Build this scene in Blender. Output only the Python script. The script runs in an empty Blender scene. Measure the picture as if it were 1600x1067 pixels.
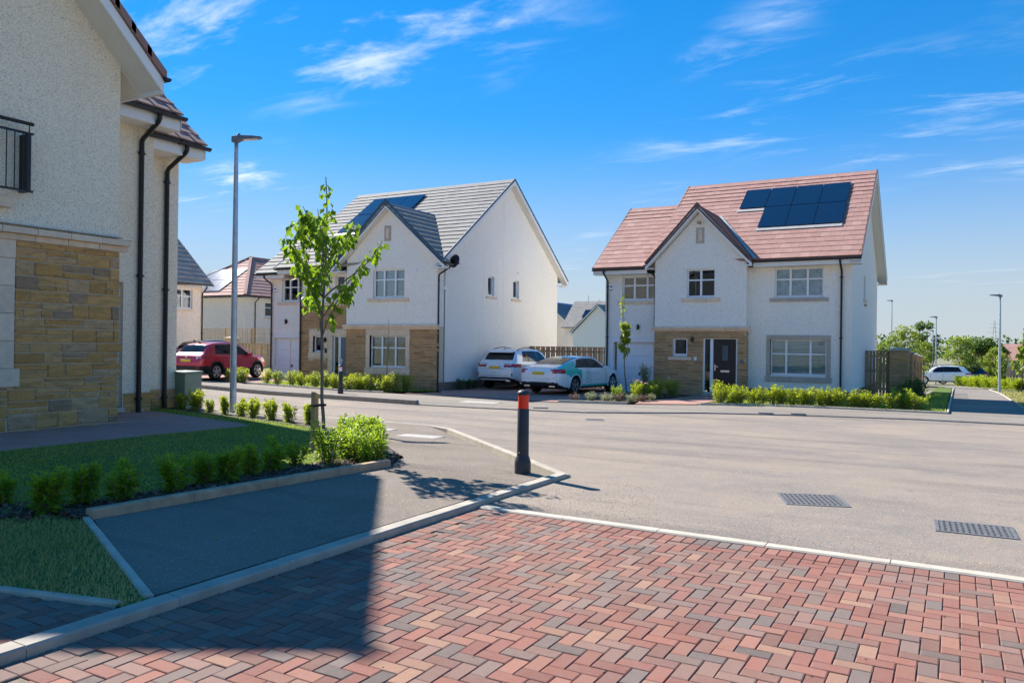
import bpy, bmesh, math, random
import numpy as np
from mathutils import Vector, Matrix
from mathutils.bvhtree import BVHTree
R = math.radians
random.seed(7); rng = np.random.default_rng(7)
SC = bpy.context.scene
COL = SC.collection

# ------------------------------------------------------------------ camera
EYE = 1.58
def cam_axes():
    p, r, y = R(.1155), R(.7238), R(29.64)
    fw = np.array([-math.sin(y)*math.cos(p), math.cos(y)*math.cos(p), math.sin(p)])
    rt = np.array([math.cos(y), math.sin(y), 0.]); up = np.cross(rt, fw)
    return math.cos(r)*rt+math.sin(r)*up, -math.sin(r)*rt+math.cos(r)*up, fw
RT, UP, FW = cam_axes()
cd = bpy.data.cameras.new('camera'); cam = bpy.data.objects.new('camera', cd); COL.objects.link(cam)
cam.matrix_world = Matrix(((RT[0], UP[0], -FW[0], 0), (RT[1], UP[1], -FW[1], 0), (RT[2], UP[2], -FW[2], EYE), (0, 0, 0, 1)))
cd.sensor_width = 36; cd.lens = 36*1225.9/1600; cd.clip_start = .05; cd.clip_end = 6000
SC.camera = cam

# ------------------------------------------------------------------ sky, sun, exposure
SKY_G, SKY_V = .66, .45
SUN_D = Vector((-1.085, .36, 1.0)).normalized()          # towards the sun
sun_el = math.asin(SUN_D.z)
W = bpy.data.worlds.new('World'); SC.world = W; W.use_nodes = True
nt = W.node_tree; nt.nodes.clear(); N = nt.nodes.new; Lk = nt.links.new
out = N('ShaderNodeOutputWorld'); bg = N('ShaderNodeBackground'); sky = N('ShaderNodeTexSky')
sky.sky_type = 'NISHITA'; sky.sun_disc = False; sky.sun_elevation = sun_el
sky.sun_rotation = math.atan2(SUN_D.x, SUN_D.y)
sky.altitude = 30; sky.air_density = 1.0; sky.dust_density = 0; sky.ozone_density = 3.0
hs = N('ShaderNodeHueSaturation'); hs.inputs['Saturation'].default_value = 1.34; hs.inputs['Hue'].default_value = .5
gm = N('ShaderNodeGamma'); gm.inputs[1].default_value = SKY_G; Lk(sky.outputs[0], gm.inputs[0]); tn = N('ShaderNodeMix'); tn.data_type = 'RGBA'; tn.blend_type = 'MULTIPLY'; tn.inputs[0].default_value = 1; Lk(gm.outputs[0], tn.inputs[6]); tn.inputs[7].default_value = (.58, .765, 1.0, 1); Lk(tn.outputs[2], hs.inputs['Color']); hs.inputs['Value'].default_value = SKY_V
# thin wind-drawn clouds, laid out on a flat layer far above
geo = N('ShaderNodeNewGeometry'); sep = N('ShaderNodeSeparateXYZ'); Lk(geo.outputs['Incoming'], sep.inputs[0])
def mth(op, a, b=None, clamp=False):
    m = N('ShaderNodeMath'); m.operation = op; m.use_clamp = clamp
    for i, x in enumerate((a, b)):
        if x is None: continue
        if isinstance(x, (int, float)): m.inputs[i].default_value = x
        else: Lk(x, m.inputs[i])
    return m.outputs[0]
dz = mth('MAXIMUM', mth('MULTIPLY', sep.outputs[2], -1), .03)
dzz = mth('ADD', dz, .06)
cx = mth('DIVIDE', mth('MULTIPLY', sep.outputs[0], -1), dzz); cy = mth('DIVIDE', mth('MULTIPLY', sep.outputs[1], -1), dzz)
cmb = N('ShaderNodeCombineXYZ'); Lk(cx, cmb.inputs[0]); Lk(cy, cmb.inputs[1])
def noise(vec, scale, detail, rough, rot=0, sx=1, sy=1, dist=0, off=(0, 0)):
    mp = N('ShaderNodeMapping'); Lk(vec, mp.inputs[0]); mp.inputs['Rotation'].default_value = (0, 0, rot)
    mp.inputs['Scale'].default_value = (sx, sy, 1); mp.inputs['Location'].default_value = (off[0], off[1], 3.1)
    n = N('ShaderNodeTexNoise'); Lk(mp.outputs[0], n.inputs['Vector']); n.inputs['Scale'].default_value = scale
    n.inputs['Detail'].default_value = detail; n.inputs['Roughness'].default_value = rough; n.inputs['Distortion'].default_value = dist
    return n.outputs['Fac']
def ramp(fac, a, b):
    m = N('ShaderNodeMapRange'); m.interpolation_type = 'SMOOTHSTEP'; Lk(fac, m.inputs[0])
    m.inputs[1].default_value = a; m.inputs[2].default_value = b; return m.outputs[0]
CLOUD_OFF = (2.1, 4.6)
big = ramp(noise(cmb.outputs[0], .55, 3, .5, R(20), 1, 1.2, .3, CLOUD_OFF), .50, .72)
fine = ramp(noise(cmb.outputs[0], 1.9, 9, .62, R(35), .8, 2.0, .4, (1.3, 5.2)), .47, .74)
cl = mth('MULTIPLY', big, fine, True)
wisp = mth('MULTIPLY', ramp(noise(cmb.outputs[0], .5, 7, .6, R(12), .35, 2.2, .5, (7.7, 2.4)), .64, .9), .4)
cl = mth('MAXIMUM', mth('MULTIPLY', cl, .95), wisp)
cl = mth('MULTIPLY', cl, ramp(dz, .04, .16))
mix = N('ShaderNodeMix'); mix.data_type = 'RGBA'; Lk(cl, mix.inputs['Factor'])
hz = N('ShaderNodeMix'); hz.data_type = 'RGBA'; Lk(hs.outputs[0], hz.inputs[7]); hz.inputs[6].default_value = (.88, .98, 1.04, 1); Lk(ramp(mth('MULTIPLY', sep.outputs[2], -1), -.02, .28), hz.inputs['Factor']); Lk(hz.outputs[2], mix.inputs[6])
mix.inputs[7].default_value = (1.75, 1.85, 1.95, 1)
Lk(mix.outputs[2], bg.inputs['Color']); bg.inputs['Strength'].default_value = .15
Lk(bg.outputs[0], out.inputs['Surface'])
sl = bpy.data.lights.new('sun', 'SUN'); sl.energy = 2.2; sl.angle = R(.53); sl.color = (1, .96, .90)
so = bpy.data.objects.new('sun', sl); COL.objects.link(so)
so.rotation_euler = SUN_D.to_track_quat('Z', 'Y').to_euler(); so.location = (-30, 20, 40)
SC.view_settings.view_transform = 'Standard'; SC.view_settings.look = 'None'
SC.view_settings.exposure = 2.15; SC.view_settings.gamma = 1
SC.render.engine = 'CYCLES'; SC.cycles.use_denoising = True; SC.cycles.max_bounces = 8
SC.cycles.transparent_max_bounces = 16; SC.cycles.sample_clamp_indirect = 6

# ------------------------------------------------------------------ helpers
def sstep(a, b, t):
    t = np.clip((np.asarray(t, float)-a)/(b-a), 0, 1); return t*t*(3-2*t)
def G0(u, v):                                           # lie of the land
    u = np.asarray(u, float); v = np.asarray(v, float)
    return -.38*sstep(7, 26, v)-.024*np.clip(v-30, 0, 75)+.02*np.clip(-20-u, 0, 14)
def G(u, v): return G0(u, v)
def gz(u, v): return float(G(u, v))

def setp(o, label=None, cat=None, group=None, kind=None):
    for k, x in (('label', label), ('category', cat), ('group', group), ('kind', kind)):
        if x: o[k] = x
    return o
def empty(name, loc, rz=0, label=None, cat=None, group=None):
    o = bpy.data.objects.new(name, None); COL.objects.link(o); o.location = loc; o.rotation_euler = (0, 0, rz); o.empty_display_size = .2
    return setp(o, label, cat, group)
def meshdata(name, verts, faces, smooth=False, cols=None):
    me = bpy.data.meshes.new(name)
    if isinstance(verts, np.ndarray) and isinstance(faces, np.ndarray):
        nv, nf, k = len(verts), len(faces), faces.shape[1]
        me.vertices.add(nv); me.vertices.foreach_set('co', verts.astype(np.float32).ravel())
        me.loops.add(nf*k); me.loops.foreach_set('vertex_index', faces.astype(np.int32).ravel())
        me.polygons.add(nf); me.polygons.foreach_set('loop_start', np.arange(0, nf*k, k, dtype=np.int32))
        me.update(calc_edges=True)
    else:
        me.from_pydata([tuple(p) for p in verts], [], [tuple(q) for q in faces])
    me.polygons.foreach_set('use_smooth', np.full(len(me.polygons), bool(smooth)))
    if cols is not None:
        at = me.color_attributes.new('Col', 'FLOAT_COLOR', 'POINT'); at.data.foreach_set('color', np.asarray(cols, np.float32).ravel())
    me.update(); return me
def mobj(name, me, mat, parent=None, loc=None):
    o = bpy.data.objects.new(name, me); COL.objects.link(o)
    if mat is not None and not me.materials: me.materials.append(mat)
    if parent is not None: o.parent = parent
    if loc is not None: o.location = loc
    return o
class MB:
    def __init__(s): s.v = []; s.f = []
    def add(s, vs, fs):
        n = len(s.v); s.v += [tuple(float(c) for c in p) for p in vs]; s.f += [tuple(i+n for i in q) for q in fs]; return s
    def hexa(s, p):                                      # p: 8 points, bottom 4 then top 4
        return s.add(p, [(3, 2, 1, 0), (4, 5, 6, 7), (0, 1, 5, 4), (1, 2, 6, 5), (2, 3, 7, 6), (3, 0, 4, 7)])
    def box(s, x0, x1, y0, y1, z0, z1):
        return s.hexa([(x0, y0, z0), (x1, y0, z0), (x1, y1, z0), (x0, y1, z0), (x0, y0, z1), (x1, y0, z1), (x1, y1, z1), (x0, y1, z1)])
    def cbox(s, c, sx, sy, sz, rz=0):
        ca, sa = math.cos(rz), math.sin(rz); P = []
        for z in (0, sz):
            for x, y in ((-sx/2, -sy/2), (sx/2, -sy/2), (sx/2, sy/2), (-sx/2, sy/2)): P.append((c[0]+x*ca-y*sa, c[1]+x*sa+y*ca, c[2]+z))
        return s.hexa(P)
    def poly(s, pts): return s.add(pts, [tuple(range(len(pts)))])
    def prism(s, base, vec):                             # polygon points extruded by vec
        n = len(base); t = [tuple(a+b for a, b in zip(p, vec)) for p in base]
        return s.add(list(base)+t, [tuple(range(n))[::-1], tuple(range(n, 2*n))]+[(i, (i+1) % n, (i+1) % n+n, i+n) for i in range(n)])
    def tube(s, path, rad, n=8, cap=True):
        path = [Vector(p) for p in path]; k = len(path); rad = rad if isinstance(rad, (list, tuple)) else [rad]*k
        vs, fs = [], []; ref = None
        for i, p in enumerate(path):
            d = (path[min(i+1, k-1)]-path[max(i-1, 0)]).normalized()
            if ref is None: ref = Vector((0, 0, 1)) if abs(d.z) < .9 else Vector((1, 0, 0))
            a = d.cross(ref).normalized(); b = d.cross(a).normalized(); ref = -b if False else ref
            if abs(d.dot(ref)) > .97: ref = Vector((0, 1, 0)) if abs(d.y) < .9 else Vector((1, 0, 0))
            for j in range(n):
                t = 2*math.pi*j/n; vs.append(p+(a*math.cos(t)+b*math.sin(t))*rad[i])
        for i in range(k-1):
            for j in range(n): fs.append((i*n+j, i*n+(j+1) % n, (i+1)*n+(j+1) % n, (i+1)*n+j))
        if cap: fs += [tuple(range(n))[::-1], tuple(range((k-1)*n, k*n))]
        return s.add(vs, fs)
    def lathe(s, c, prof, n=24, axis='z', cap=True):               # prof: (radius, height)
        vs, fs = [], []; k = len(prof)
        for r_, h in prof:
            for j in range(n):
                t = 2*math.pi*j/n; x, y = r_*math.cos(t), r_*math.sin(t)
                vs.append((c[0]+x, c[1]+y, c[2]+h) if axis == 'z' else (c[0]+x, c[1]+h, c[2]+y))
        for i in range(k-1):
            for j in range(n): fs.append((i*n+j, i*n+(j+1) % n, (i+1)*n+(j+1) % n, (i+1)*n+j))
        if cap: fs += [tuple(range(n))[::-1], tuple(range((k-1)*n, k*n))]
        return s.add(vs, fs)
    def build(s, name, mat, parent=None, world=False, smooth=False, bevel=0, loc=None):
        v = s.v
        if world and parent is not None:
            o_ = parent
            base = Vector((0, 0, 0))
            while o_ is not None: base = base+o_.location; o_ = o_.parent
            v = [(p[0]-base.x, p[1]-base.y, p[2]-base.z) for p in v]
        elif world and loc is not None:
            v = [(p[0]-loc[0], p[1]-loc[1], p[2]-loc[2]) for p in v]
        me = bpy.data.meshes.new(name); me.from_pydata(v, [], s.f)
        bm = bmesh.new(); bm.from_mesh(me); bmesh.ops.recalc_face_normals(bm, faces=bm.faces); bm.to_mesh(me); bm.free()
        if smooth: me.polygons.foreach_set('use_smooth', np.ones(len(me.polygons), bool))
        me.update(); o = mobj(name, me, mat, parent, loc)
        if bevel:
            b = o.modifiers.new('bevel', 'BEVEL'); b.width = bevel; b.segments = 2; b.limit_method = 'ANGLE'; b.angle_limit = R(40)
        if smooth: smooth_angle(me, 35)
        return o
def smooth_angle(me, deg):
    bm = bmesh.new(); bm.from_mesh(me); c = math.cos(R(deg))
    for e in bm.edges:
        if len(e.link_faces) == 2 and e.link_faces[0].normal.dot(e.link_faces[1].normal) < c: e.smooth = False
    bm.to_mesh(me); bm.free()
def copy_tree(o, parent=None):
    c = o.copy(); COL.objects.link(c); c.parent = parent
    for ch in list(o.children): copy_tree(ch, c)
    return c

# polygon cut into a grid and draped over the land
def clip_half(poly, axis, val, keep_less):
    outp = []
    for i in range(len(poly)):
        a, b = poly[i], poly[(i+1) % len(poly)]
        ina = (a[axis] <= val) == keep_less or a[axis] == val; inb = (b[axis] <= val) == keep_less or b[axis] == val
        if ina: outp.append(a)
        if ina != inb:
            t = (val-a[axis])/(b[axis]-a[axis]); outp.append((a[0]+t*(b[0]-a[0]), a[1]+t*(b[1]-a[1])))
    return outp
def drape(name, poly, mat, dz=0., cell=1., hf=G, kind='structure'):
    us = [p[0] for p in poly]; vs = [p[1] for p in poly]; mb = MB()
    for i in range(int(math.floor(min(us)/cell)), int(math.ceil(max(us)/cell))):
        col = clip_half(clip_half(poly, 0, i*cell, False), 0, (i+1)*cell, True)
        if len(col) < 3: continue
        for j in range(int(math.floor(min(p[1] for p in col)/cell)), int(math.ceil(max(p[1] for p in col)/cell))):
            q = clip_half(clip_half(col, 1, j*cell, False), 1, (j+1)*cell, True)
            if len(q) < 3: continue
            ar = sum(q[k][0]*q[(k+1) % len(q)][1]-q[(k+1) % len(q)][0]*q[k][1] for k in range(len(q)))
            if abs(ar) < 1e-5: continue
            if ar < 0: q = q[::-1]
            mb.poly([(x, y, float(hf(x, y))+dz) for x, y in q])
    me = bpy.data.meshes.new(name); me.from_pydata(mb.v, [], mb.f)
    bm = bmesh.new(); bm.from_mesh(me); bmesh.ops.remove_doubles(bm, verts=bm.verts, dist=1e-4); bm.to_mesh(me); bm.free()
    o = mobj(name, me, mat); me.polygons.foreach_set('use_smooth', np.ones(len(me.polygons), bool))
    return setp(o, kind=kind)
def in_poly(pts, poly):
    x, y = pts[:, 0], pts[:, 1]; c = np.zeros(len(pts), bool); n = len(poly)
    for i in range(n):
        (x0, y0), (x1, y1) = poly[i], poly[(i+1) % n]
        if y0 == y1: continue
        c ^= ((y0 > y) != (y1 > y)) & (x < (x1-x0)*(y-y0)/(y1-y0)+x0)
    return c
def scatter(poly, n):
    p = np.array(poly); lo, hi = p.min(0), p.max(0); q = rng.uniform(lo, hi, (n, 2)); return q[in_poly(q, poly)]
def project(p):
    d = np.asarray(p, float)-np.array([0, 0, EYE]); z = d@FW; z = np.where(np.abs(z) < 1e-6, 1e-6, z)
    return 800+1225.9*(d@RT)/z, 533.5-1225.9*(d@UP)/z, z

# ------------------------------------------------------------------ materials
class NT:
    def __init__(s, name):
        s.m = bpy.data.materials.new(name); s.m.use_nodes = True; s.t = s.m.node_tree; s.n = s.t.nodes; s.n.clear()
        s.out = s.new('ShaderNodeOutputMaterial'); s.b = s.new('ShaderNodeBsdfPrincipled'); s.link(s.b.outputs[0], s.out.inputs[0])
    def new(s, t): return s.n.new(t)
    def link(s, a, b): s.t.links.new(a, b)
    def val(s, sock, x):
        if isinstance(x, (int, float)): sock.default_value = x
        elif isinstance(x, (tuple, list)): sock.default_value = tuple(x)+((1,) if len(x) == 3 and len(sock.default_value) == 4 else ())
        else: s.link(x, sock)
    def math(s, op, a, b=0., clamp=False):
        m = s.new('ShaderNodeMath'); m.operation = op; m.use_clamp = clamp; s.val(m.inputs[0], a); s.val(m.inputs[1], b); return m.outputs[0]
    def mix(s, f, a, b, mode='MIX'):
        m = s.new('ShaderNodeMix'); m.data_type = 'RGBA'; m.blend_type = mode; s.val(m.inputs[0], f); s.val(m.inputs[6], a); s.val(m.inputs[7], b); return m.outputs[2]
    def pos(s, sc=(1, 1, 1), obj=False, rot=(0, 0, 0)):
        mp = s.new('ShaderNodeMapping'); mp.inputs['Scale'].default_value = sc; mp.inputs['Rotation'].default_value = rot
        if obj: c = s.new('ShaderNodeTexCoord'); s.link(c.outputs['Object'], mp.inputs[0])
        else: c = s.new('ShaderNodeNewGeometry'); s.link(c.outputs['Position'], mp.inputs[0])
        return mp.outputs[0]
    def noise(s, vec, scale, detail=4, rough=.55, dist=0):
        n = s.new('ShaderNodeTexNoise'); s.link(vec, n.inputs['Vector']); n.inputs['Scale'].default_value = scale
        n.inputs['Detail'].default_value = detail; n.inputs['Roughness'].default_value = rough; n.inputs['Distortion'].default_value = dist; return n
    def voro(s, vec, scale, feat='F1'):
        n = s.new('ShaderNodeTexVoronoi'); n.feature = feat; s.link(vec, n.inputs['Vector']); n.inputs['Scale'].default_value = scale; return n
    def rng(s, f, a, b, c=0., d=1.):
        m = s.new('ShaderNodeMapRange'); s.val(m.inputs[0], f); m.inputs[1].default_value = a; m.inputs[2].default_value = b; m.inputs[3].default_value = c; m.inputs[4].default_value = d; return m.outputs[0]
    def bump(s, h, strength=.3, dist=.01):
        b = s.new('ShaderNodeBump'); b.inputs['Strength'].default_value = strength; b.inputs['Distance'].default_value = dist; s.link(h, b.inputs['Height']); s.link(b.outputs[0], s.b.inputs['Normal'])
    def set(s, col=None, rough=None, metal=None, spec=None):
        for k, x in (('Base Color', col), ('Roughness', rough), ('Metallic', metal), ('Specular IOR Level', spec)):
            if x is not None: s.val(s.b.inputs[k], x)
        return s
MT = {}
def plain(name, col, rough=.6, metal=0, spec=.4, var=.12, scale=6., bump=0, bscale=120., obj=False, coat=0, orand=0):
    t = NT(name); p = t.pos(obj=obj); n = t.noise(p, scale, 5)
    c = t.mix(t.rng(n.outputs[0], .3, .7), tuple(x*(1-var) for x in col), tuple(min(1, x*(1+var)) for x in col))
    if orand:
        oi = t.new('ShaderNodeObjectInfo'); h = t.new('ShaderNodeHueSaturation'); t.link(c, h.inputs['Color']); t.link(t.rng(oi.outputs['Random'], 0, 1, 1-orand, 1+orand), h.inputs['Value']); c = h.outputs[0]
    t.set(c, t.rng(n.outputs[0], .2, .8, max(.02, rough-.06), min(1, rough+.06)), metal, spec)
    if bump: t.bump(t.noise(p, bscale, 3).outputs[0], bump, .004)
    if coat: t.b.inputs['Coat Weight'].default_value = coat; t.b.inputs['Coat Roughness'].default_value = .03
    MT[name] = t.m; return t.m
def harl(name, base, speck, dens=.5, sc=95.):
    t = NT(name); p = t.pos(); v = t.voro(p, sc); cs = t.new('ShaderNodeSeparateColor'); t.link(v.outputs['Color'], cs.inputs[0])
    n = t.noise(p, .9, 5); n2 = t.noise(p, 260, 2); st = t.noise(t.pos((3, 3, .35)), 1.1, 4)
    c = t.mix(t.rng(cs.outputs[0], 1-dens, 1-dens+.12), base, speck)
    c = t.mix(t.rng(cs.outputs[1], .93, .97), c, tuple(x*.45 for x in speck))
    c = t.mix(t.math('MULTIPLY', t.rng(v.outputs['Distance'], .3, .75), .15), c, tuple(x*.6 for x in base))
    c = t.mix(t.rng(n.outputs[0], .35, .75, 0, .10), c, tuple(x*.8 for x in base))
    c = t.mix(t.rng(st.outputs[0], .58, .8, 0, .24), c, tuple(x*.66 for x in base))
    t.set(c, .92, 0, .2); t.bump(t.math('ADD', v.outputs['Distance'], t.math('MULTIPLY', n2.outputs[0], .4)), .55, .008); MT[name] = t.m
harl('harl_white', (.97, .92, .84), (.90, .845, .76), .30, 90.)
harl('harl_cream', (.97, .87, .70), (.70, .54, .36), .30, 110.)
harl('harl_far', (.96, .82, .68), (.84, .70, .58), .3, 50.)
def stonemat(name, cols, obj=True):
    t = NT(name); oi = t.new('ShaderNodeObjectInfo'); cr = t.new('ShaderNodeValToRGB'); t.link(oi.outputs['Random'], cr.inputs[0])
    e = cr.color_ramp.elements
    for i, (q, c) in enumerate(cols):
        x = e[i] if i < 2 else e.new(q); x.position = q; x.color = (*c, 1)
    p = t.pos((2.2, 2.2, 11)); n = t.noise(p, 1.3, 7, .65, .6); n2 = t.noise(t.pos(), 34, 4, .6); n3 = t.noise(t.pos((1, 1, 5)), 5, 5, .6, .4)
    c = t.mix(t.rng(n.outputs[0], .42, .74, 0, .8), cr.outputs[0], (.24, .17, .10))
    c = t.mix(t.rng(n3.outputs[0], .52, .72, 0, .55), c, (.74, .44, .15))
    c = t.mix(t.rng(n2.outputs[0], .35, .75, 0, .4), c, (.12, .09, .06))
    t.set(c, .9, 0, .15); t.bump(t.math('ADD', t.math('MULTIPLY', n.outputs[0], 1.3), n2.outputs[0]), .8, .02); MT[name] = t.m
stonemat('stone_ochre', [(0, (0.594, 0.295, 0.085)), (.35, (0.736, 0.379, 0.117)), (.7, (0.807, 0.442, 0.160)), (.88, (0.712, 0.453, 0.255)), (1, (0.332, 0.221, 0.149))])
stonemat('stone_brown', [(0, (0.427, 0.247, 0.117)), (.4, (0.570, 0.337, 0.160)), (.75, (0.617, 0.379, 0.202)), (1, (0.689, 0.379, 0.149))])
plain('mortar', (.62, .52, .40), .95, var=.15, scale=30, bump=.5)
plain('sandstone', (.78, .60, .44), .85, var=.1, scale=9, bump=.25, bscale=200, orand=.07)
plain('sandstone_grey', (.47, .40, .34), .85, var=.1, scale=9, bump=.25, bscale=200, orand=.07)
plain('upvc', (.84, .85, .87), .3, var=.02)
plain('fascia_white', (.80, .80, .80), .45, var=.03)
plain('soffit', (.74, .71, .66), .5, var=.03)
plain('garage_white', (.82, .84, .88), .4, var=.02)
plain('black_plastic', (.012, .013, .016), .35, var=.2)
plain('gutter_dark', (.02, .022, .03), .4, var=.2)
plain('door_black', (.012, .013, .018), .35, var=.2)
plain('door_grey', (.13, .16, .20), .4, var=.05)
plain('steel', (.62, .63, .64), .3, 1, var=.05)
plain('room', (.05, .055, .065), .9)
plain('verge_blue', (.045, .085, .125), .55, var=.15)
plain('verge_red', (.14, .085, .075), .6, var=.15)
plain('plinth_brick', (.22, .16, .12), .9, var=.25, scale=14, bump=.4)
def tilemat(name, cols, dirt):
    t = NT(name); oi = t.new('ShaderNodeObjectInfo'); at = t.new('ShaderNodeAttribute'); at.attribute_name = 'Col'
    r_ = t.math('FRACT', t.math('ADD', oi.outputs['Random'], at.outputs['Fac'])); cr = t.new('ShaderNodeValToRGB'); t.link(r_, cr.inputs[0]); e = cr.color_ramp.elements
    for i, (q, c) in enumerate(cols):
        x = e[i] if i < 2 else e.new(q); x.position = q; x.color = (*c, 1)
    n = t.noise(t.pos(), 3, 6, .6); n2 = t.noise(t.pos(), 70, 3)
    c = t.mix(t.rng(n.outputs[0], .4, .75, 0, .45), cr.outputs[0], dirt); c = t.mix(t.rng(n2.outputs[0], .45, .8, 0, .3), c, dirt)
    t.set(c, .8, 0, .25); t.bump(n2.outputs[0], .3, .004); MT[name] = t.m
tilemat('tile_red', [(0, (.40, .21, .165)), (.3, (.46, .255, .205)), (.6, (.42, .23, .185)), (.85, (.51, .30, .245)), (1, (.40, .21, .165))], (.30, .175, .145))
tilemat('tile_grey', [(0, (0.270, 0.252, 0.227)), (.4, (0.333, 0.307, 0.274)), (.8, (0.301, 0.281, 0.255)), (1, (0.270, 0.252, 0.227))], (0.197, 0.183, 0.167))
tilemat('tile_plum', [(0, (0.297, 0.182, 0.160)), (.5, (0.383, 0.235, 0.204)), (1, (0.297, 0.182, 0.160))], (0.210, 0.135, 0.127))
def glass(name, tint, rough=.01, ior=1.5):
    t = NT(name); t.n.remove(t.b); g_ = t.new('ShaderNodeBsdfGlossy'); g_.inputs['Roughness'].default_value = rough; g_.inputs['Color'].default_value = (.95, .97, 1, 1)
    tr = t.new('ShaderNodeBsdfTransparent'); tr.inputs[0].default_value = (*tint, 1); fr = t.new('ShaderNodeFresnel'); fr.inputs[0].default_value = ior
    n = t.noise(t.pos(), 2.2, 2); bp = t.new('ShaderNodeBump'); bp.inputs['Strength'].default_value = .05; bp.inputs['Distance'].default_value = .01; t.link(n.outputs[0], bp.inputs['Height']); t.link(bp.outputs[0], g_.inputs['Normal'])
    mx = t.new('ShaderNodeMixShader'); t.link(t.math('ADD', fr.outputs[0], .02), mx.inputs[0]); t.link(tr.outputs[0], mx.inputs[1]); t.link(g_.outputs[0], mx.inputs[2]); t.link(mx.outputs[0], t.out.inputs[0]); MT[name] = t.m
glass('glass', (.80, .86, .88));  glass('car_glass_clear', (.45, .5, .5))
def darkglass():
    t = NT('car_glass'); n = t.noise(t.pos(), 1.5, 2); t.set(t.mix(n.outputs[0], (.008, .010, .012), (.02, .024, .028)), .04, 0, .35); MT['car_glass'] = t.m
darkglass()
def blindmat():
    t = NT('blind'); w = t.new('ShaderNodeTexWave'); w.bands_direction = 'Z'; w.inputs['Scale'].default_value = 6.5; t.link(t.pos(), w.inputs['Vector'])
    t.set(t.mix(t.rng(w.outputs['Fac'], .2, .6), (.30, .33, .36), (.82, .86, .90)), .7); MT['blind'] = t.m
blindmat()
plain('curtain', (.75, .76, .78), .9, var=.3, scale=5)
def solarmat():
    t = NT('solar'); b = t.new('ShaderNodeTexBrick'); t.link(t.pos(obj=True), b.inputs['Vector'])
    t.set(t.mix(t.noise(t.pos(), 2, 3).outputs[0], (.006, .010, .022), (.010, .016, .034)), .09, 0, .5); t.b.inputs['Coat Weight'].default_value = .6; MT['solar'] = t.m
solarmat()
plain('alu', (.42, .44, .46), .35, .9, var=.05); plain('lead', (.46, .44, .40), .55, .2)
plain('galv', (.50, .52, .54), .45, .75, var=.15, scale=9); plain('lamp_head', (.20, .21, .22), .5, .4)
plain('bollard_body', (.030, .033, .040), .5, var=.35, scale=7, bump=.15); plain('bollard_red', (.80, .035, .012), .35, var=.08, scale=30); plain('white_reflect', (.8, .8, .8), .35)
plain('cabinet', (.23, .27, .20), .55, var=.06)
plain('concrete', (0.408, 0.353, 0.282), .9, var=.16, scale=5, bump=.4, bscale=160, orand=.06)
plain('concrete_pale', (0.494, 0.435, 0.342), .9, var=.16, scale=5, bump=.4, bscale=160, orand=.06)
plain('edging', (0.470, 0.306, 0.193), .9, var=.2, scale=7, bump=.4, bscale=160, orand=.05)
plain('manhole', (.40, .375, .335), .9, var=.15, scale=8, bump=.3)
plain('cast_iron', (.17, .165, .16), .65, .3, var=.3, scale=30)
def wood(name, a, b):
    t = NT(name); oi = t.new('ShaderNodeObjectInfo'); n = t.noise(t.pos((9, 9, .7)), 3, 6, .6, .5); n2 = t.noise(t.pos((40, 40, 2)), 3, 3)
    c = t.mix(t.rng(n.outputs[0], .3, .7), a, b); c = t.mix(t.rng(n2.outputs[0], .5, .7, 0, .5), c, tuple(x*.5 for x in a))
    h = t.new('ShaderNodeHueSaturation'); t.link(c, h.inputs['Color']); t.link(t.rng(oi.outputs['Random'], 0, 1, .72, 1.25), h.inputs['Value']); t.link(t.rng(oi.outputs['Random'], 0, 1, .85, 1.1), h.inputs['Saturation'])
    t.set(h.outputs[0], .85, 0, .2); t.bump(n2.outputs[0], .4, .004); MT[name] = t.m
wood('wood_weathered', (.33, .21, .12), (.56, .37, .21)); wood('wood_pale', (.44, .31, .175), (.58, .43, .26)); wood('wood_stake', (.58, .31, .09), (.78, .46, .16)); wood('bark', (.17, .125, .10), (.30, .24, .20))
def asphalt(name, a, b, chip, chipd, dust, big=.35):
    t = NT(name); p = t.pos(); n = t.noise(p, big, 6, .6); n1 = t.noise(p, 2.3, 5, .6); v = t.voro(p, 105); cs = t.new('ShaderNodeSeparateColor'); t.link(v.outputs['Color'], cs.inputs[0]); n2 = t.noise(p, 330, 2)
    v2 = t.voro(p, 55); cs2 = t.new('ShaderNodeSeparateColor'); t.link(v2.outputs['Color'], cs2.inputs[0])
    c = t.mix(t.rng(n.outputs[0], .38, .62), a, b); c = t.mix(t.rng(n1.outputs[0], .45, .75, 0, .5), c, dust); tr_ = t.noise(t.pos((.16, 1.1, 1), rot=(0, 0, .35)), 1.1, 5, .55); c = t.mix(t.rng(tr_.outputs[0], .5, .7, 0, .75), c, tuple(x*.68 for x in a)); sp = t.noise(p, 5.5, 3, .5); c = t.mix(t.rng(sp.outputs[0], .68, .74, 0, .5), c, tuple(x*.6 for x in a))
    c = t.mix(t.rng(n2.outputs[0], .3, .7, 0, .45), c, tuple(x*.45 for x in a))
    g_ = t.math('MULTIPLY', t.rng(cs.outputs[0], 1-chipd, 1-chipd+.02), t.rng(v.outputs['Distance'], .42, .3))
    c = t.mix(g_, c, chip)
    g2 = t.math('MULTIPLY', t.rng(cs2.outputs[1], 1-chipd*.5, 1-chipd*.5+.02), t.rng(v2.outputs['Distance'], .35, .22)); c = t.mix(g2, c, tuple(x*.75 for x in chip))
    t.set(c, .92, 0, .2); t.bump(t.math('ADD', n2.outputs[0], v.outputs['Distance']), .5, .006); MT[name] = t.m
asphalt('asphalt_road', (.235, .212, .19), (.335, .28, .222), (.66, .42, .26), .26, (.395, .32, .245))
plain('kerb_grey', (.24, .22, .195), .9, var=.16, scale=5, bump=.4, bscale=160, orand=.06)
asphalt('asphalt_path', (0.232, 0.188, 0.148), (0.294, 0.238, 0.186), (0.772, 0.720, 0.635), .05, (0.309, 0.265, 0.221), .5)
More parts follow.
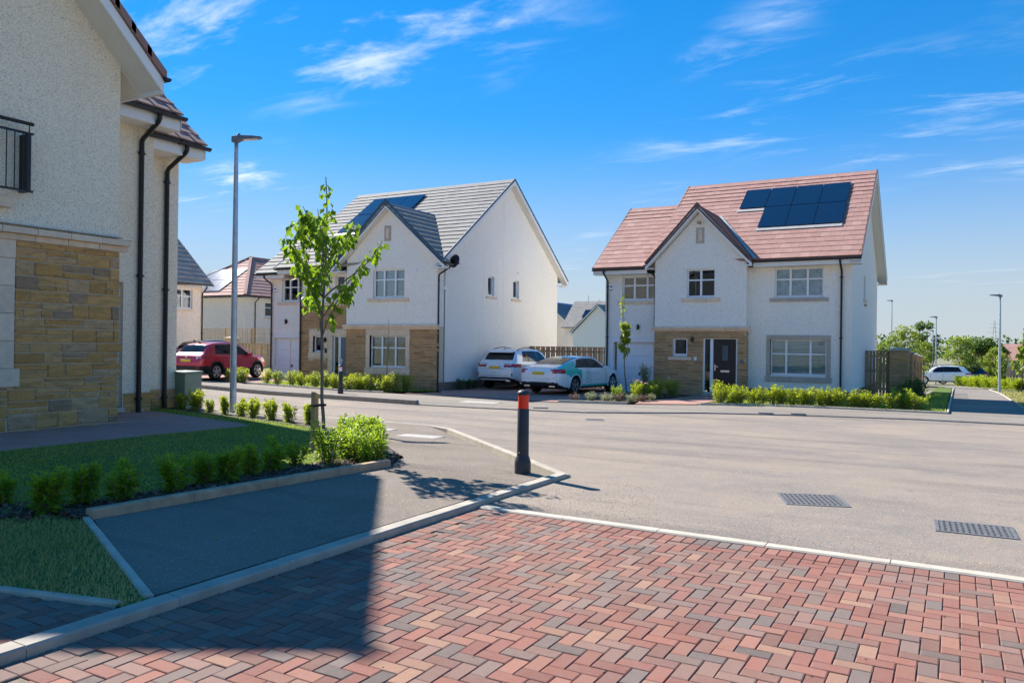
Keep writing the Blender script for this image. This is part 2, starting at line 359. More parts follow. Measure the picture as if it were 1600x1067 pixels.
asphalt('asphalt_far', (0.260, 0.223, 0.188), (0.321, 0.276, 0.226), (0.445, 0.376, 0.309), .05, (0.346, 0.294, 0.237), .3)
def pavermat(name, src):
    t = NT(name)
    if src == 'obj': oi = t.new('ShaderNodeObjectInfo'); c = oi.outputs['Color']
    else: at = t.new('ShaderNodeAttribute'); at.attribute_name = 'Col'; c = at.outputs['Color']
    p = t.pos(); n = t.noise(p, 14, 6, .7); n2 = t.noise(p, 240, 3, .7); n3 = t.noise(p, .5, 4, .6); n4 = t.noise(p, 55, 4, .7); n5 = t.noise(t.pos((1, .35, 1), rot=(0, 0, .3)), 1.3, 5, .6)
    c = t.mix(t.rng(n.outputs[0], .42, .75, 0, .45), c, (.27, .185, .155)); c = t.mix(t.rng(n.outputs[0], .22, .42, .45, 0), c, (.12, .075, .062))
    c = t.mix(t.rng(n4.outputs[0], .55, .75, 0, .3), c, (.34, .25, .21)); c = t.mix(t.rng(n2.outputs[0], .3, .7, .4, 0), c, (.06, .045, .04)); c = t.mix(t.rng(n3.outputs[0], .42, .7, 0, .3), c, (.36, .22, .155)); c = t.mix(t.rng(n5.outputs[0], .52, .72, 0, .4), c, (.19, .15, .135))
    t.set(c, .9, 0, .2); t.bump(t.math('ADD', n2.outputs[0], n4.outputs[0]), .5, .004); MT[name] = t.m
pavermat('paver_obj', 'obj'); pavermat('paver_attr', 'attr')
plain('sand_joint', (.20, .155, .115), .95, var=.3, scale=40)
plain('soil', (.055, .042, .032), .95, var=.35, scale=16, bump=.6, bscale=60)
def grassmat():
    t = NT('grass_ground'); p = t.pos(); n = t.noise(p, 1.6, 5, .6); n2 = t.noise(p, 60, 4, .7); n3 = t.noise(p, .25, 3)
    c = t.mix(t.rng(n.outputs[0], .35, .7), (.11, .18, .04), (.20, .24, .065)); c = t.mix(t.rng(n3.outputs[0], .5, .75, 0, .5), c, (.28, .24, .11))
    c = t.mix(t.rng(n2.outputs[0], .35, .7, .6, 0), c, (.06, .09, .022)); t.set(c, .95, 0, .1); t.bump(n2.outputs[0], .8, .02); MT['grass_ground'] = t.m
grassmat()
def earthmat():
    t = NT('ground_earth'); p = t.pos(); n = t.noise(p, .12, 5, .6); n2 = t.noise(p, 2.5, 5, .6)
    c = t.mix(t.rng(n.outputs[0], .4, .62), (.30, .265, .20), (.20, .22, .10)); t.set(t.mix(t.rng(n2.outputs[0], .4, .7, 0, .5), c, (.16, .14, .095)), .95, 0, .1); MT['ground_earth'] = t.m
earthmat()
def brickpath():
    t = NT('path_paving'); b = t.new('ShaderNodeTexBrick'); t.link(t.pos(rot=(0, 0, R(90))), b.inputs['Vector']); b.inputs['Scale'].default_value = 5; b.inputs['Mortar Size'].default_value = .025; b.inputs['Brick Width'].default_value = 1.; b.inputs['Row Height'].default_value = .5
    b.inputs['Color1'].default_value = (.46, .21, .16, 1); b.inputs['Color2'].default_value = (.38, .25, .21, 1); b.inputs['Mortar'].default_value = (.14, .105, .09, 1)
    n = t.noise(t.pos(), 2, 4); t.set(t.mix(t.rng(n.outputs[0], .4, .75, 0, .5), b.outputs[0], (.50, .31, .24)), .9, 0, .2); t.bump(b.outputs['Fac'], -.4, .006); MT['path_paving'] = t.m
brickpath()
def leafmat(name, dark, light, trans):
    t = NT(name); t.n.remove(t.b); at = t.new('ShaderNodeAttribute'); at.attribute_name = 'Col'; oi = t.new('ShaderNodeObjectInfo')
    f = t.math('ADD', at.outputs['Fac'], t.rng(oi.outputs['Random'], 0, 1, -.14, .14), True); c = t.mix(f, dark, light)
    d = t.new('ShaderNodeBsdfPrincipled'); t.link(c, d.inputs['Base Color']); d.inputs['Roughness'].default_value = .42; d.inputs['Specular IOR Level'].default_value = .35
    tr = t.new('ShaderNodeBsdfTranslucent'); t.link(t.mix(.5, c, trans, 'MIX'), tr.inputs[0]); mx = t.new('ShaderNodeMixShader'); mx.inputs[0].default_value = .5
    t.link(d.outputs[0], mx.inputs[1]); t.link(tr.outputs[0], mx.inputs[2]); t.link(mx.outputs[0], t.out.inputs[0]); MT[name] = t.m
leafmat('leaf_shrub', (0.081, 0.172, 0.017), (0.391, 0.506, 0.032), (0.575, 0.782, 0.034))
leafmat('leaf_hedge', (0.127, 0.207, 0.017), (0.460, 0.506, 0.034), (0.713, 0.805, 0.034))
leafmat('leaf_tree', (0.052, 0.127, 0.016), (0.184, 0.299, 0.028), (0.460, 0.667, 0.023))
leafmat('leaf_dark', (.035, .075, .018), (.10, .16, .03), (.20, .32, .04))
leafmat('leaf_far', (0.092, 0.149, 0.029), (0.322, 0.380, 0.057), (0.517, 0.632, 0.057))
leafmat('leaf_variegated', (.16, .22, .08), (.55, .58, .36), (.5, .55, .25))
leafmat('leaf_heather', (.10, .075, .055), (.24, .17, .12), (.25, .18, .10))
leafmat('grass_blade', (.16, .23, .03), (.54, .54, .12), (.60, .75, .08))
leafmat('grass_dry', (.22, .23, .05), (.74, .60, .26), (.6, .55, .15))
plain('petal', (.75, .42, .48), .6, var=.2)

# ------------------------------------------------------------------ shared pieces
def chamfer_box_mesh(name, c=.06):
    """unit box, -0.5..0.5 in x,y and 0..1 in z, with a chamfered top rim"""
    h = .5; i = .5-c; v = []
    for z, e in ((0, h), (1-c*2, h), (1, i)): v += [(-e, -e, z), (e, -e, z), (e, e, z), (-e, e, z)]
    f = [(3, 2, 1, 0), (8, 9, 10, 11)]
    for b in (0, 4): f += [(b+k, b+(k+1) % 4, b+4+(k+1) % 4, b+4+k) for k in range(4)]
    return meshdata(name, v, f)
_pcs = {}
def piece(name, mat, parent, c, size, rz=0, rx=0, ry=0, cham=.03, mirror=None):
    """one piece as an object: c is the centre of its base, mesh data shared by material"""
    key = (mat.name, cham)
    if key not in _pcs: _pcs[key] = chamfer_box_mesh('piece_'+mat.name, cham); _pcs[key].materials.append(mat)
    o = bpy.data.objects.new(name, _pcs[key]); COL.objects.link(o)
    base = Vector((0, 0, 0)); q = parent
    while q is not None: base = base+q.location; q = q.parent
    o.parent = parent; o.location = Vector(c)-base; o.scale = size; o.rotation_euler = (rx, ry, rz); return o
def merged_boxes(name, mat, items, cham=.004, parent=None, kind='stuff'):
    """items: (cx,cy,cz(base),sx,sy,sz,(r,g,b)); many small chamfered boxes in one mesh"""
    n = len(items)
    if not n: return None
    A = np.array([it[:6] for it in items], float); C = np.array([it[6] for it in items], float)
    sgn = np.array([(-1, -1), (1, -1), (1, 1), (-1, 1)], float)
    V = np.zeros((n, 12, 3))
    for r_, (zf, ins, zc) in enumerate(((0, 0, 0), (1, 0, cham), (1, cham, 0))):
        V[:, r_*4:r_*4+4, 0] = A[:, 0, None]+sgn[:, 0]*(A[:, 3, None]/2-ins); V[:, r_*4:r_*4+4, 1] = A[:, 1, None]+sgn[:, 1]*(A[:, 4, None]/2-ins)
        V[:, r_*4:r_*4+4, 2] = A[:, 2, None]+A[:, 5, None]*zf-zc
    f = [(8, 9, 10, 11)]
    for b in (0, 4): f += [(b+k, b+(k+1) % 4, b+4+(k+1) % 4, b+4+k) for k in range(4)]
    F = (np.array(f)[None]+np.arange(n)[:, None, None]*12).reshape(-1, 4)
    cols = np.concatenate([np.repeat(C, 12, 0), np.ones((n*12, 1))], 1)
    if parent is not None: V = V-np.array(parent.location)
    o = mobj(name, meshdata(name, V.reshape(-1, 3), F, cols=cols), mat, parent); return setp(o, kind=kind)

# ------------------------------------------------------------------ land, road, pavements
def axis_pts(lo, hi, fine_lo, fine_hi, step):
    a = [fine_lo-(fine_lo-lo)*(k/14)**2.2 for k in range(14, 0, -1)]; b = list(np.arange(fine_lo, fine_hi, step)); c = [fine_hi+(hi-fine_hi)*(k/14)**2.2 for k in range(15)]
    return np.array(a+b+c)
ax_u = axis_pts(-3000, 3000, -70, 40, 1.6); ax_v = axis_pts(-600, 5000, -6, 115, 1.6)
UU, VV = np.meshgrid(ax_u, ax_v); ZZ = G(UU, VV)-.07
nu, nv_ = len(ax_u), len(ax_v); idx = np.arange(nu*nv_).reshape(nv_, nu)
gf = np.stack([idx[:-1, :-1], idx[:-1, 1:], idx[1:, 1:], idx[1:, :-1]], -1).reshape(-1, 4)
setp(mobj('ground', meshdata('ground', np.stack([UU, VV, ZZ], -1).reshape(-1, 3), gf, True), MT['ground_earth']), kind='structure')

road_far = [(-70, 19.6), (-23.7, 19.0), (-18, 18.8), (-13.6, 18.4), (-11.4, 18.6), (-8.7, 19.3), (-6.2, 21.9), (-3.7, 23.2), (-.85, 24.0), (2, 24.1), (30, 24.2)]
near_edge = [(-70, 12.62), (-8.95, 12.62), (-8.3, 12.25), (-4.0, 8.42)]
drape('road', near_edge+[(-4.0, 6.52), (30, 6.3)]+road_far[::-1], MT['asphalt_road'], 0, 1.)
path_edge = [(-6.15, 7.75), (-6.30, 6.0), (-6.46, 4.1)]
bed_back = [(-6.5, 8.5), (-7.3, 9.2), (-8.6, 9.95), (-10.4, 10.95), (-15.9, 11.95), (-20, 12.0)]
drape('footpath', [(-4.2, 3.0), (-4.2, 8.2), (-8.4, 12.0), (-9.0, 12.5), (-70, 12.5), (-70, 12.0)]+bed_back[::-1]+path_edge, MT['asphalt_path'], .03, .8, G0)
bed_far = [(-70, 22.8), (-25.2, 22.5), (-20, 22.6), (-18.4, 22.8), (-17.4, 22.8), (-11.3, 22.7), (-9.1, 23.5), (-7.3, 25.0), (-5.6, 26.0), (-3.6, 26.3), (-1.4, 26.4), (-.2, 26.4), (2.0, 26.5), (30, 26.6)]
drape('footpath', [(p[0], p[1]+.1) for p in road_far]+bed_far[::-1], MT['asphalt_far'], .035, 1.)
drape('driveway', [(-17.45, 22.8), (-11.25, 22.62), (-11.2, 30.1), (-12.7, 30.2), (-12.7, 32.8), (-17.65, 32.8), (-17.65, 25.4), (-17.0, 24.5)], MT['path_paving'], .057, 1.)
drape('driveway', [(-32.5, 23.1), (-25.3, 22.95), (-25.3, 26.1), (-27.6, 26.1), (-27.6, 32.5), (-32.5, 32.5)], MT['path_paving'], .057, 1.)
drape('path', [(-8.95, 23.7), (-7.35, 24.9), (-7.0, 29.7), (-8.6, 29.7), (-8.8, 27.5), (-9.4, 25.5)], MT['path_paving'], .062, .8)
drape('path', [(-.22, 26.3), (1.85, 26.4), (1.98, 50), (1.75, 60), (.9, 67.5), (-3, 71), (-14, 74), (-14, 71.5), (-4, 68), (-.9, 64.5), (-.28, 58)], MT['asphalt_far'], .03, 1.2)
LAWN = [(-6.95, 4.0), (-6.85, 6.0), (-6.8, 8.0), (-7.6, 9.0), (-8.8, 9.8), (-10.4, 10.7), (-15.9, 11.7), (-15.9, 11.1), (-11.7, 10.27), (-11.1, 10.0), (-11.1, 1.2), (-7.4, 1.2)]
drape('lawn', LAWN, MT['grass_ground'], .05, .5)
drape('path', [(-11.1, .5), (-11.1, 10.0), (-11.7, 10.27), (-15.7, 11.05), (-15.2, 8.6), (-13.2, 8.6), (-13.2, .5)], MT['path_paving'], .052, .5)
TRI = [(-6.5, 4.02), (-4.16, 2.98), (-4.16, 2.84), (-5.14, 2.66), (-9.2, 1.78), (-9.2, 2.6), (-7.2, 3.2), (-6.9, 3.95)]
drape('lawn', TRI, MT['grass_ground'], .03, .4)
BED = [(-6.15, 7.75), (-6.30, 6.0), (-6.46, 4.05), (-6.9, 3.95), (-7.4, 3.0), (-9.2, 2.2), (-9.2, 3.2), (-7.7, 3.95), (-7.05, 4.4), (-6.98, 6.0), (-6.95, 7.9), (-7.7, 8.95), (-8.8, 9.6), (-10.4, 10.55), (-15.9, 11.6), (-15.9, 11.93), (-10.4, 10.93), (-8.6, 9.92), (-7.3, 9.15), (-6.5, 8.45)]
drape('planting_bed', BED, MT['soil'], .058, .4)
drape('lawn', [(-7.25, 25.1), (-5.6, 26.05), (-3.6, 26.35), (-.3, 26.45), (-.35, 58), (-1.2, 64), (-1.2, 36), (-3.3, 35), (-3.3, 29.9), (-6.9, 29.9)], MT['grass_ground'], .06, 1.)
drape('lawn', [(-25.2, 22.6), (-18.4, 22.85), (-17.7, 25.2), (-17.7, 25.6), (-25.2, 25.8)], MT['grass_ground'], .06, 1.)
drape('planting_bed', [(-11.2, 22.75), (-9.15, 23.6), (-9.45, 25.5), (-8.85, 27.5), (-8.7, 29.4), (-10.3, 29.4), (-11.2, 28.5)], MT['soil'], .07, .8)

_kb = {}
def kerb_mesh(L, w, h, mat, c=.012):
    key = (round(L, 2), w, h, mat.name)
    if key not in _kb:
        v = []
        for z, ix, iy in ((0, 0, 0), (h-c, 0, 0), (h, .002, c)): v += [(-L/2+ix, -w/2+iy, z), (L/2-ix, -w/2+iy, z), (L/2-ix, w/2-iy, z), (-L/2+ix, w/2-iy, z)]
        f = [(3, 2, 1, 0), (8, 9, 10, 11)]
        for b in (0, 4): f += [(b+k, b+(k+1) % 4, b+4+(k+1) % 4, b+4+k) for k in range(4)]
        _kb[key] = meshdata('kerb_stone', v, f); _kb[key].materials.append(mat)
    return _kb[key]
def lay_kerb(name, pts, mat, w, top, drop, step=.9, side=0., hf=G0):
    """a run of kerb stones along a polyline, each a piece of its own"""
    par = empty(name, (pts[0][0], pts[0][1], 0)); setp(par, kind='structure')
    for (x0, y0), (x1, y1) in zip(pts[:-1], pts[1:]):
        L = math.hypot(x1-x0, y1-y0); n = max(1, round(L/step)); a = math.atan2(y1-y0, x1-x0)
        for k in range(n):
            t = (k+.5)/n; x = x0+(x1-x0)*t-math.sin(a)*side; y = y0+(y1-y0)*t+math.cos(a)*side
            sl_ = (float(hf(x+math.cos(a)*.4, y+math.sin(a)*.4))-float(hf(x-math.cos(a)*.4, y-math.sin(a)*.4)))/.8
            o = bpy.data.objects.new('kerb_stone', kerb_mesh(L/n-.004, w, drop, mat)); COL.objects.link(o); o.parent = par; o.location = Vector((x, y, float(hf(x, y))+top-drop+random.uniform(-.0015, .0015)))-par.location; o.rotation_euler = (random.uniform(-.004, .004), -math.atan(sl_)+random.uniform(-.0015, .0015), a)
    return par
lay_kerb('kerb', [(-4.085, -4.0), (-4.085, 8.42)], MT['concrete'], .14, .045, .2)
lay_kerb('kerb', [(-4.02, 8.42), (-8.3, 12.25), (-8.95, 12.57), (-34, 12.57)], MT['concrete'], .10, .033, .2)
lay_kerb('kerb', [(-4.0, 6.47), (30, 6.25)], MT['concrete_pale'], .12, .004, .2)
lay_kerb('kerb', road_far[1:4], MT['kerb_grey'], .14, .14, .3)
lay_kerb('kerb', road_far[3:], MT['kerb_grey'], .13, .037, .25)
lay_kerb('edging', [(-6.15, 7.72), (-6.30, 6.0), (-6.46, 4.06)], MT['edging'], .11, .115, .25, 1.0)
lay_kerb('edging', [(-6.50, 4.06), (-4.2, 3.02)], MT['concrete_pale'], .06, .05, .2, 1.0)
lay_kerb('edging', [(-4.24, 2.86), (-5.14, 2.64), (-9.2, 1.72)], MT['concrete_pale'], .06, .045, .2, 1.0)
lay_kerb('edging', [(-25.2, 22.5), (-20, 22.6), (-18.4, 22.8)], MT['concrete_pale'], .06, .10, .2, 1.0)
lay_kerb('edging', [(-7.25, 25.05), (-5.6, 26.02), (-3.6, 26.32), (-1.4, 26.42), (-.25, 26.42), (-.25, 58)], MT['concrete_pale'], .06, .10, .2, 1.2, hf=G)
lay_kerb('edging', [(-11.2, 22.75), (-9.15, 23.55)], MT['concrete_pale'], .06, .12, .2, 1.0)
lay_kerb('edging', [(1.9, 26.5), (2.02, 50), (1.8, 60)], MT['concrete_pale'], .06, .06, .2, 1.2)

# ------------------------------------------------------------------ block paving in the foreground
PAL = [((0.346, 0.141, 0.100), 6), ((0.300, 0.123, 0.092), 6), ((0.262, 0.132, 0.100), 5), ((0.384, 0.177, 0.123), 4), ((0.253, 0.173, 0.140), 3), ((0.215, 0.169, 0.144), 2), ((0.168, 0.136, 0.118), 1.0), ((0.309, 0.181, 0.140), 4), ((0.412, 0.228, 0.149), 2)]
pal_c = np.array([c for c, w_ in PAL]); pal_w = np.array([w_ for c, w_ in PAL]); pal_w = pal_w/pal_w.sum()
def pick_col(x=0, y=0):
    w_ = pal_w.copy(); s_ = .5+.5*math.sin(x*1.1+y*.7+1.0)*math.sin(y*1.3-x*.4); w_[4:7] *= .3+1.7*s_; w_ /= w_.sum()
    return pal_c[rng.choice(len(pal_c), p=w_)]*rng.uniform(.86, 1.14)
def herringbone(u0, u1, v0, v1, unit=.0938):
    r_ = []
    for i in range(int((u1-u0)/unit)+3):
        for j in range(-2, int((v1-v0)/unit)+3):
            k = (i-j) % 4; a, b = u0+i*unit, v0+j*unit
            if k == 0: q = (a, a+2*unit, b, b+unit)
            elif k == 3: q = (a, a+unit, b, b+2*unit)
            else: continue
            q = (max(q[0], u0), min(q[1], u1), max(q[2], v0), min(q[3], v1))
            if q[1]-q[0] > .02 and q[3]-q[2] > .02: r_.append(q)
    return r_
def lay_pavers(name, rects, zb, inside=lambda x, y: True, keep=300):
    par = setp(empty(name, (rects[0][0], rects[0][2], 0)), kind='structure'); items = []
    for (a, b, c, d) in rects:
        x, y = (a+b)/2, (c+d)/2
        if not inside(x, y): continue
        px, py, z = project((x, y, 0)); vis = z > .5 and -30 < px < 1630 and py < 1090
        items.append((x, y, b-a-.005, d-c-.005, pick_col(x, y), z if vis else 1e9))
    order = sorted(range(len(items)), key=lambda k: items[k][5]); near = set(k for k in order[:keep] if items[k][5] < 1e8)
    rest = []
    for k, (x, y, sx, sy, c, z) in enumerate(items):
        h = zb+rng.uniform(-.0018, .0018)
        if k in near:
            o = piece('paver', MT['paver_obj'], par, (x, y, h-.05), (sx, sy, .05), rng.normal(0, .006), rng.normal(0, .006), rng.normal(0, .006), .035); o.color = (*c, 1)
        else: rest.append((x, y, h-.05, sx, sy, .05, c))
    merged_boxes('pavers', MT['paver_attr'], rest, .0035, par)
    return par
SV = 6.405
rects = herringbone(-3.82, 3.4, .2, SV-.190)
rects += [(-4.01, -3.822, .2+k*.0938, .2+(k+1)*.0938) for k in range(66) if .2+(k+1)*.0938 < SV]
rects += [(-3.82+k*.0938, -3.82+(k+1)*.0938, SV-.188, SV-.003) for k in range(77)]
lay_pavers('block_paving', rects, -.012)
m_ = MB(); m_.box(-4.05, 3.6, 0, 6.45, -.09, -.022)
setp(m_.build('joint_sand', MT['sand_joint']), kind='structure')
r2 = [q for q in herringbone(-8.6, -4.16, .2, 2.8) if (q[2]+q[3])/2 < 2.78+.225*((q[0]+q[1])/2+4.34)]
lay_pavers('block_paving', r2, .02)
m_ = MB(); m_.poly([(-8.7, 0, .008), (-4.16, 0, .008), (-4.16, 2.84, .008), (-8.7, 1.82, .008)])
setp(m_.build('joint_sand', MT['sand_joint']), kind='structure')

# ------------------------------------------------------------------ ironwork and covers in the road
plain('pit', (.05, .048, .045), .8)
def grating(c, sx, sy, rz, label, bars):
    z = float(G0(c[0], c[1])); e = empty('drain_grating', (c[0], c[1], z), rz, label, 'drain cover')
    f = MB(); t = .035
    f.box(-sx/2, sx/2, -sy/2, -sy/2+t, -.05, .009); f.box(-sx/2, sx/2, sy/2-t, sy/2, -.05, .009); f.box(-sx/2, -sx/2+t, -sy/2+t, sy/2-t, -.05, .009); f.box(sx/2-t, sx/2, -sy/2+t, sy/2-t, -.05, .009)
    f.build('frame', MT['cast_iron'], e, bevel=.003)
    p = MB(); p.box(-sx/2+.01, sx/2-.01, -sy/2+.01, sy/2-.01, -.1, .0035); p.build('pit', MT['pit'], e)
    n = bars; b_ = MB()
    for k in range(n):
        x = -sx/2+t+(k+.5)*(sx-2*t)/n; b_.box(x-.013, x+.013, -sy/2+t, sy/2-t, .002, .0075)
    for k in range(1, 6):
        y = -sy/2+t+k*(sy-2*t)/6; b_.box(-sx/2+t, sx/2-t, y-.011, y+.011, .0025, .0085)
    setp(b_.build('bars', MT['cast_iron'], e), kind='stuff')
    return e
grating((-1.30, 8.62), .62, .62, R(20), 'square dark iron grating in the road, nearer the bollard', 11)
grating((.14, 8.0), .62, .5, R(3), 'dark iron grating in the road at the right edge of the picture', 12)
grating((-7.43, 17.05), .45, .45, R(25), 'dark iron grating in the road before the white and teal car', 8)
for (x, y, s, l) in [(-7.85, 10.7, .36, 'pale square concrete cover in the footpath by the corner bush'), (-9.2, 11.2, .33, 'pale concrete cover in the footpath half hidden by the corner bush'), (-12.9, 20.7, .6, 'pale rectangular cover in the far footpath before the driveway')]:
    e = empty('manhole_cover', (x, y, float(G(x, y))+(.035 if y > 15 else .03)), R(4), l, 'manhole cover')
    q = MB(); q.box(-s, s, -s*.45, s*.45, -.05, .008); q.build('cover', MT['manhole'], e); q = MB()
    for a, b, c, d in ((-s-.03, s+.03, -s*.45-.03, -s*.45-.005), (-s-.03, s+.03, s*.45+.005, s*.45+.03), (-s-.03, -s-.005, -s*.45, s*.45), (s+.005, s+.03, -s*.45, s*.45)): q.box(a, b, c, d, -.05, .006)
    q.build('rim', MT['concrete'], e)
for (x, y, l) in [(-4.7, 22.75, 'small left kerb inlet grid beside the far footpath'), (-3.9, 23.15, 'small right kerb inlet grid beside the far footpath'), (-10.2, 19.6, 'small stopcock cover in the far footpath')]:
    e = empty('drain_grating', (x, y, float(G(x, y))+.02), R(20), l, 'drain cover'); q = MB(); q.box(-.2, .2, -.1, .1, -.04, .045); q.build('frame', MT['cast_iron'], e)
# loose grit washed against the kerbs and over the road
gp = np.concatenate([scatter([(-4.0, 6.55), (3, 6.5), (3, 10.5), (-4.0, 8.3)], 2600), scatter([(-3.95, 6.55), (-2.2, 6.55), (-3.0, 8.4), (-3.9, 8.3)], 1500), scatter([(-4.0, 6.52), (4, 6.4), (4, 6.75), (-4.0, 6.85)], 2600)])
merged_boxes('grit', MT['paver_attr'], [(x, y, float(G0(x, y))-.002, s, s*.8, s*.7, np.array((.74, .50, .33))*rng.uniform(.6, 1.25)) for (x, y), s in zip(gp, rng.uniform(.003, .008, len(gp)))], .001)
gp = np.concatenate([scatter([(-4.15, 3.0), (-4.15, 8.2), (-5, 8.8), (-6.3, 7.9), (-6.4, 4.1)], 700), rng.normal((-4.5, 8.2), (.12, .12), (260, 2))])
merged_boxes('grit', MT['paver_attr'], [(x, y, float(G0(x, y))+.029, s, s*.8, s*.6, np.array((.62, .54, .45))*rng.uniform(.6, 1.4)) for (x, y), s in zip(gp, rng.uniform(.003, .008, len(gp)))], .001)
gp = np.concatenate([scatter([(-3.9, 2), (1, 2), (1, 6.3), (-3.9, 6.3)], 90), np.stack([rng.normal(-3.99, .012, 160), rng.uniform(2, 6.4, 160)], 1)])
merged_boxes('grit', MT['paver_attr'], [(x, y, -.013, s, s*.8, s*.6, np.array((.30, .25, .2))*rng.uniform(.15, 1.5)) for (x, y), s in zip(gp, rng.uniform(.004, .011, len(gp)))], .001)

# ------------------------------------------------------------------ house building kit
class Fc:
    """a wall face: 'v' looks towards -v, 'u' looks towards +u, 'U' towards -u, 'V' towards +v"""
    def __init__(s, kind, at): s.k = kind; s.at = at
    def p(s, a, b, d=0):
        if s.k == 'v': return (a, s.at-d, b)
        if s.k == 'u': return (s.at+d, a, b)
        if s.k == 'V': return (a, s.at+d, b)
        return (s.at-d, a, b)
    def rz(s): return {'v': 0, 'u': math.pi/2, 'V': math.pi, 'U': -math.pi/2}[s.k]
def fbox(mb, F, a0, a1, b0, b1, d0, d1):
    return mb.hexa([F.p(a0, b0, d0), F.p(a1, b0, d0), F.p(a1, b0, d1), F.p(a0, b0, d1), F.p(a0, b1, d0), F.p(a1, b1, d0), F.p(a1, b1, d1), F.p(a0, b1, d1)])
def wall(mb, F, a0, a1, b0, b1, holes=(), rev=.16, gable=None):
    As = sorted({a0, a1, *[h[0] for h in holes], *[h[1] for h in holes]}); Bs = sorted({b0, b1, *[h[2] for h in holes], *[h[3] for h in holes]})
    As = [x for x in As if a0 <= x <= a1]; Bs = [x for x in Bs if b0 <= x <= b1]
    for x0, x1 in zip(As[:-1], As[1:]):
        for y0, y1 in zip(Bs[:-1], Bs[1:]):
            xm, ym = (x0+x1)/2, (y0+y1)/2
            if any(h[0] < xm < h[1] and h[2] < ym < h[3] for h in holes): continue
            mb.poly([F.p(x0, y0), F.p(x1, y0), F.p(x1, y1), F.p(x0, y1)])
    for h in holes:
        c = [(h[0], h[2]), (h[1], h[2]), (h[1], h[3]), (h[0], h[3])]
        for k in range(4):
            (xa, ya), (xb, yb) = c[k], c[(k+1) % 4]; mb.poly([F.p(xa, ya, 0), F.p(xb, yb, 0), F.p(xb, yb, -rev), F.p(xa, ya, -rev)])
    if gable: mb.poly([F.p(a, b) for a, b in gable])
def oriented(name, mesh, parent, O, ax, ay, az):
    o = bpy.data.objects.new(name, mesh); COL.objects.link(o); base = Vector((0, 0, 0)); q = parent
    while q is not None: base = base+q.location; q = q.parent
    o.parent = parent; O = Vector(O)-base
    o.matrix_local = Matrix(((ax[0], ay[0], az[0], O.x), (ax[1], ay[1], az[1], O.y), (ax[2], ay[2], az[2], O.z), (0, 0, 0, 1))); return o
_st = {}
def stone_meshes(mat, rough):
    key = (mat.name, rough)
    if key in _st: return _st[key]
    res = []
    for k in range(5):
        r_ = np.random.default_rng(40+k); xs = (-.5, -.46, -.16, .16, .46, .5); zs = (-.5, -.40, 0, .40, .5); v = []; f = []
        for j, z in enumerate(zs):
            for i, x in enumerate(xs):
                edge = i in (0, 5) or j in (0, 4)
                v.append((x, -.55 if edge else -.82-r_.uniform(-rough, rough)*.6, z))
        for j in range(4):
            for i in range(5): a = j*6+i; f.append((a, a+1, a+7, a+6))
        n = len(v); v += [(-.5, 0, -.5), (.5, 0, -.5), (.5, 0, .5), (-.5, 0, .5)]
        f += [(n, n+1, 5, 0), (n+3, n+2, 29, 24), (n, 0, 24, n+3), (n+1, n+2, 29, 5)]
        me = meshdata('stone_'+mat.name, v, f); me.materials.append(mat); res.append(me)
    _st[key] = res; return res
def stonework(parent, F, a0, a1, b0, b1, holes, mat, seed, rows=(.13, .22), lens=(.22, .62), proud=.03, gap=.014, split=.25, keep=300):
    """coursed squared rubble: every stone a piece of its own in front of the mortar"""
    r_ = np.random.default_rng(seed); ms = stone_meshes(mat, .28); z = b0; cnt = 0
    while z < b1-.01:
        h = r_.uniform(*rows); h = b1-z if b1-z < rows[0]*1.6 else h; a = a0
        while a < a1-.01:
            L = r_.uniform(*lens); L = a1-a if a1-a < lens[0]*1.5 else L
            cells = [(a, a+L, z, z+h)]
            q = r_.random()
            if q < split and h > .12:
                t = z+h*r_.uniform(.38, .6); cells = [(a, a+L, z, t), (a, a+L, t, z+h)]
                if r_.random() < .5: m = a+L*r_.uniform(.35, .65); cells = [(a, m, z, t), (m, a+L, z, t), (a, a+L, t, z+h)]
            for (x0, x1, y0, y1) in cells:
                segs = [(x0, x1)]
                for hh in holes:
                    if hh[2] < (y0+y1)/2 < hh[3]:
                        ns = []
                        for s0, s1 in segs:
                            if hh[1] <= s0 or hh[0] >= s1: ns.append((s0, s1)); continue
                            if s0 < hh[0]: ns.append((s0, hh[0]))
                            if s1 > hh[1]: ns.append((hh[1], s1))
                        segs = ns
                for s0, s1 in segs:
                    if s1-s0 < .04: continue
                    me = ms[r_.integers(5)]; o = bpy.data.objects.new('stone', me); COL.objects.link(o); base = Vector((0, 0, 0)); pq = parent
                    while pq is not None: base = base+pq.location; pq = pq.parent
                    o.parent = parent; o.location = Vector(F.p((s0+s1)/2, (y0+y1)/2, -.005))-base; sgn = -1 if r_.random() < .5 else 1
                    o.scale = ((s1-s0-gap)*sgn, proud*r_.uniform(.75, 1.25), y1-y0-gap); o.rotation_euler = (0, 0, F.rz()); cnt += 1
            a += L
        z += h
    return cnt
def blocks_along(parent, name, F, a0, a1, b0, b1, d0, d1, n, mat, vertical=False, gap=.004, bevel=.006):
    """dressed stone laid end to end, each block a piece"""
    for k in range(n):
        q = MB()
        if vertical: t0, t1 = b0+(b1-b0)*k/n, b0+(b1-b0)*(k+1)/n; fbox(q, F, a0, a1, t0+gap/2, t1-gap/2, d0, d1)
        else: t0, t1 = a0+(a1-a0)*k/n, a0+(a1-a0)*(k+1)/n; fbox(q, F, t0+gap/2, t1-gap/2, b0, b1, d0, d1)
        q.build(name, mat, parent, True, bevel=bevel)
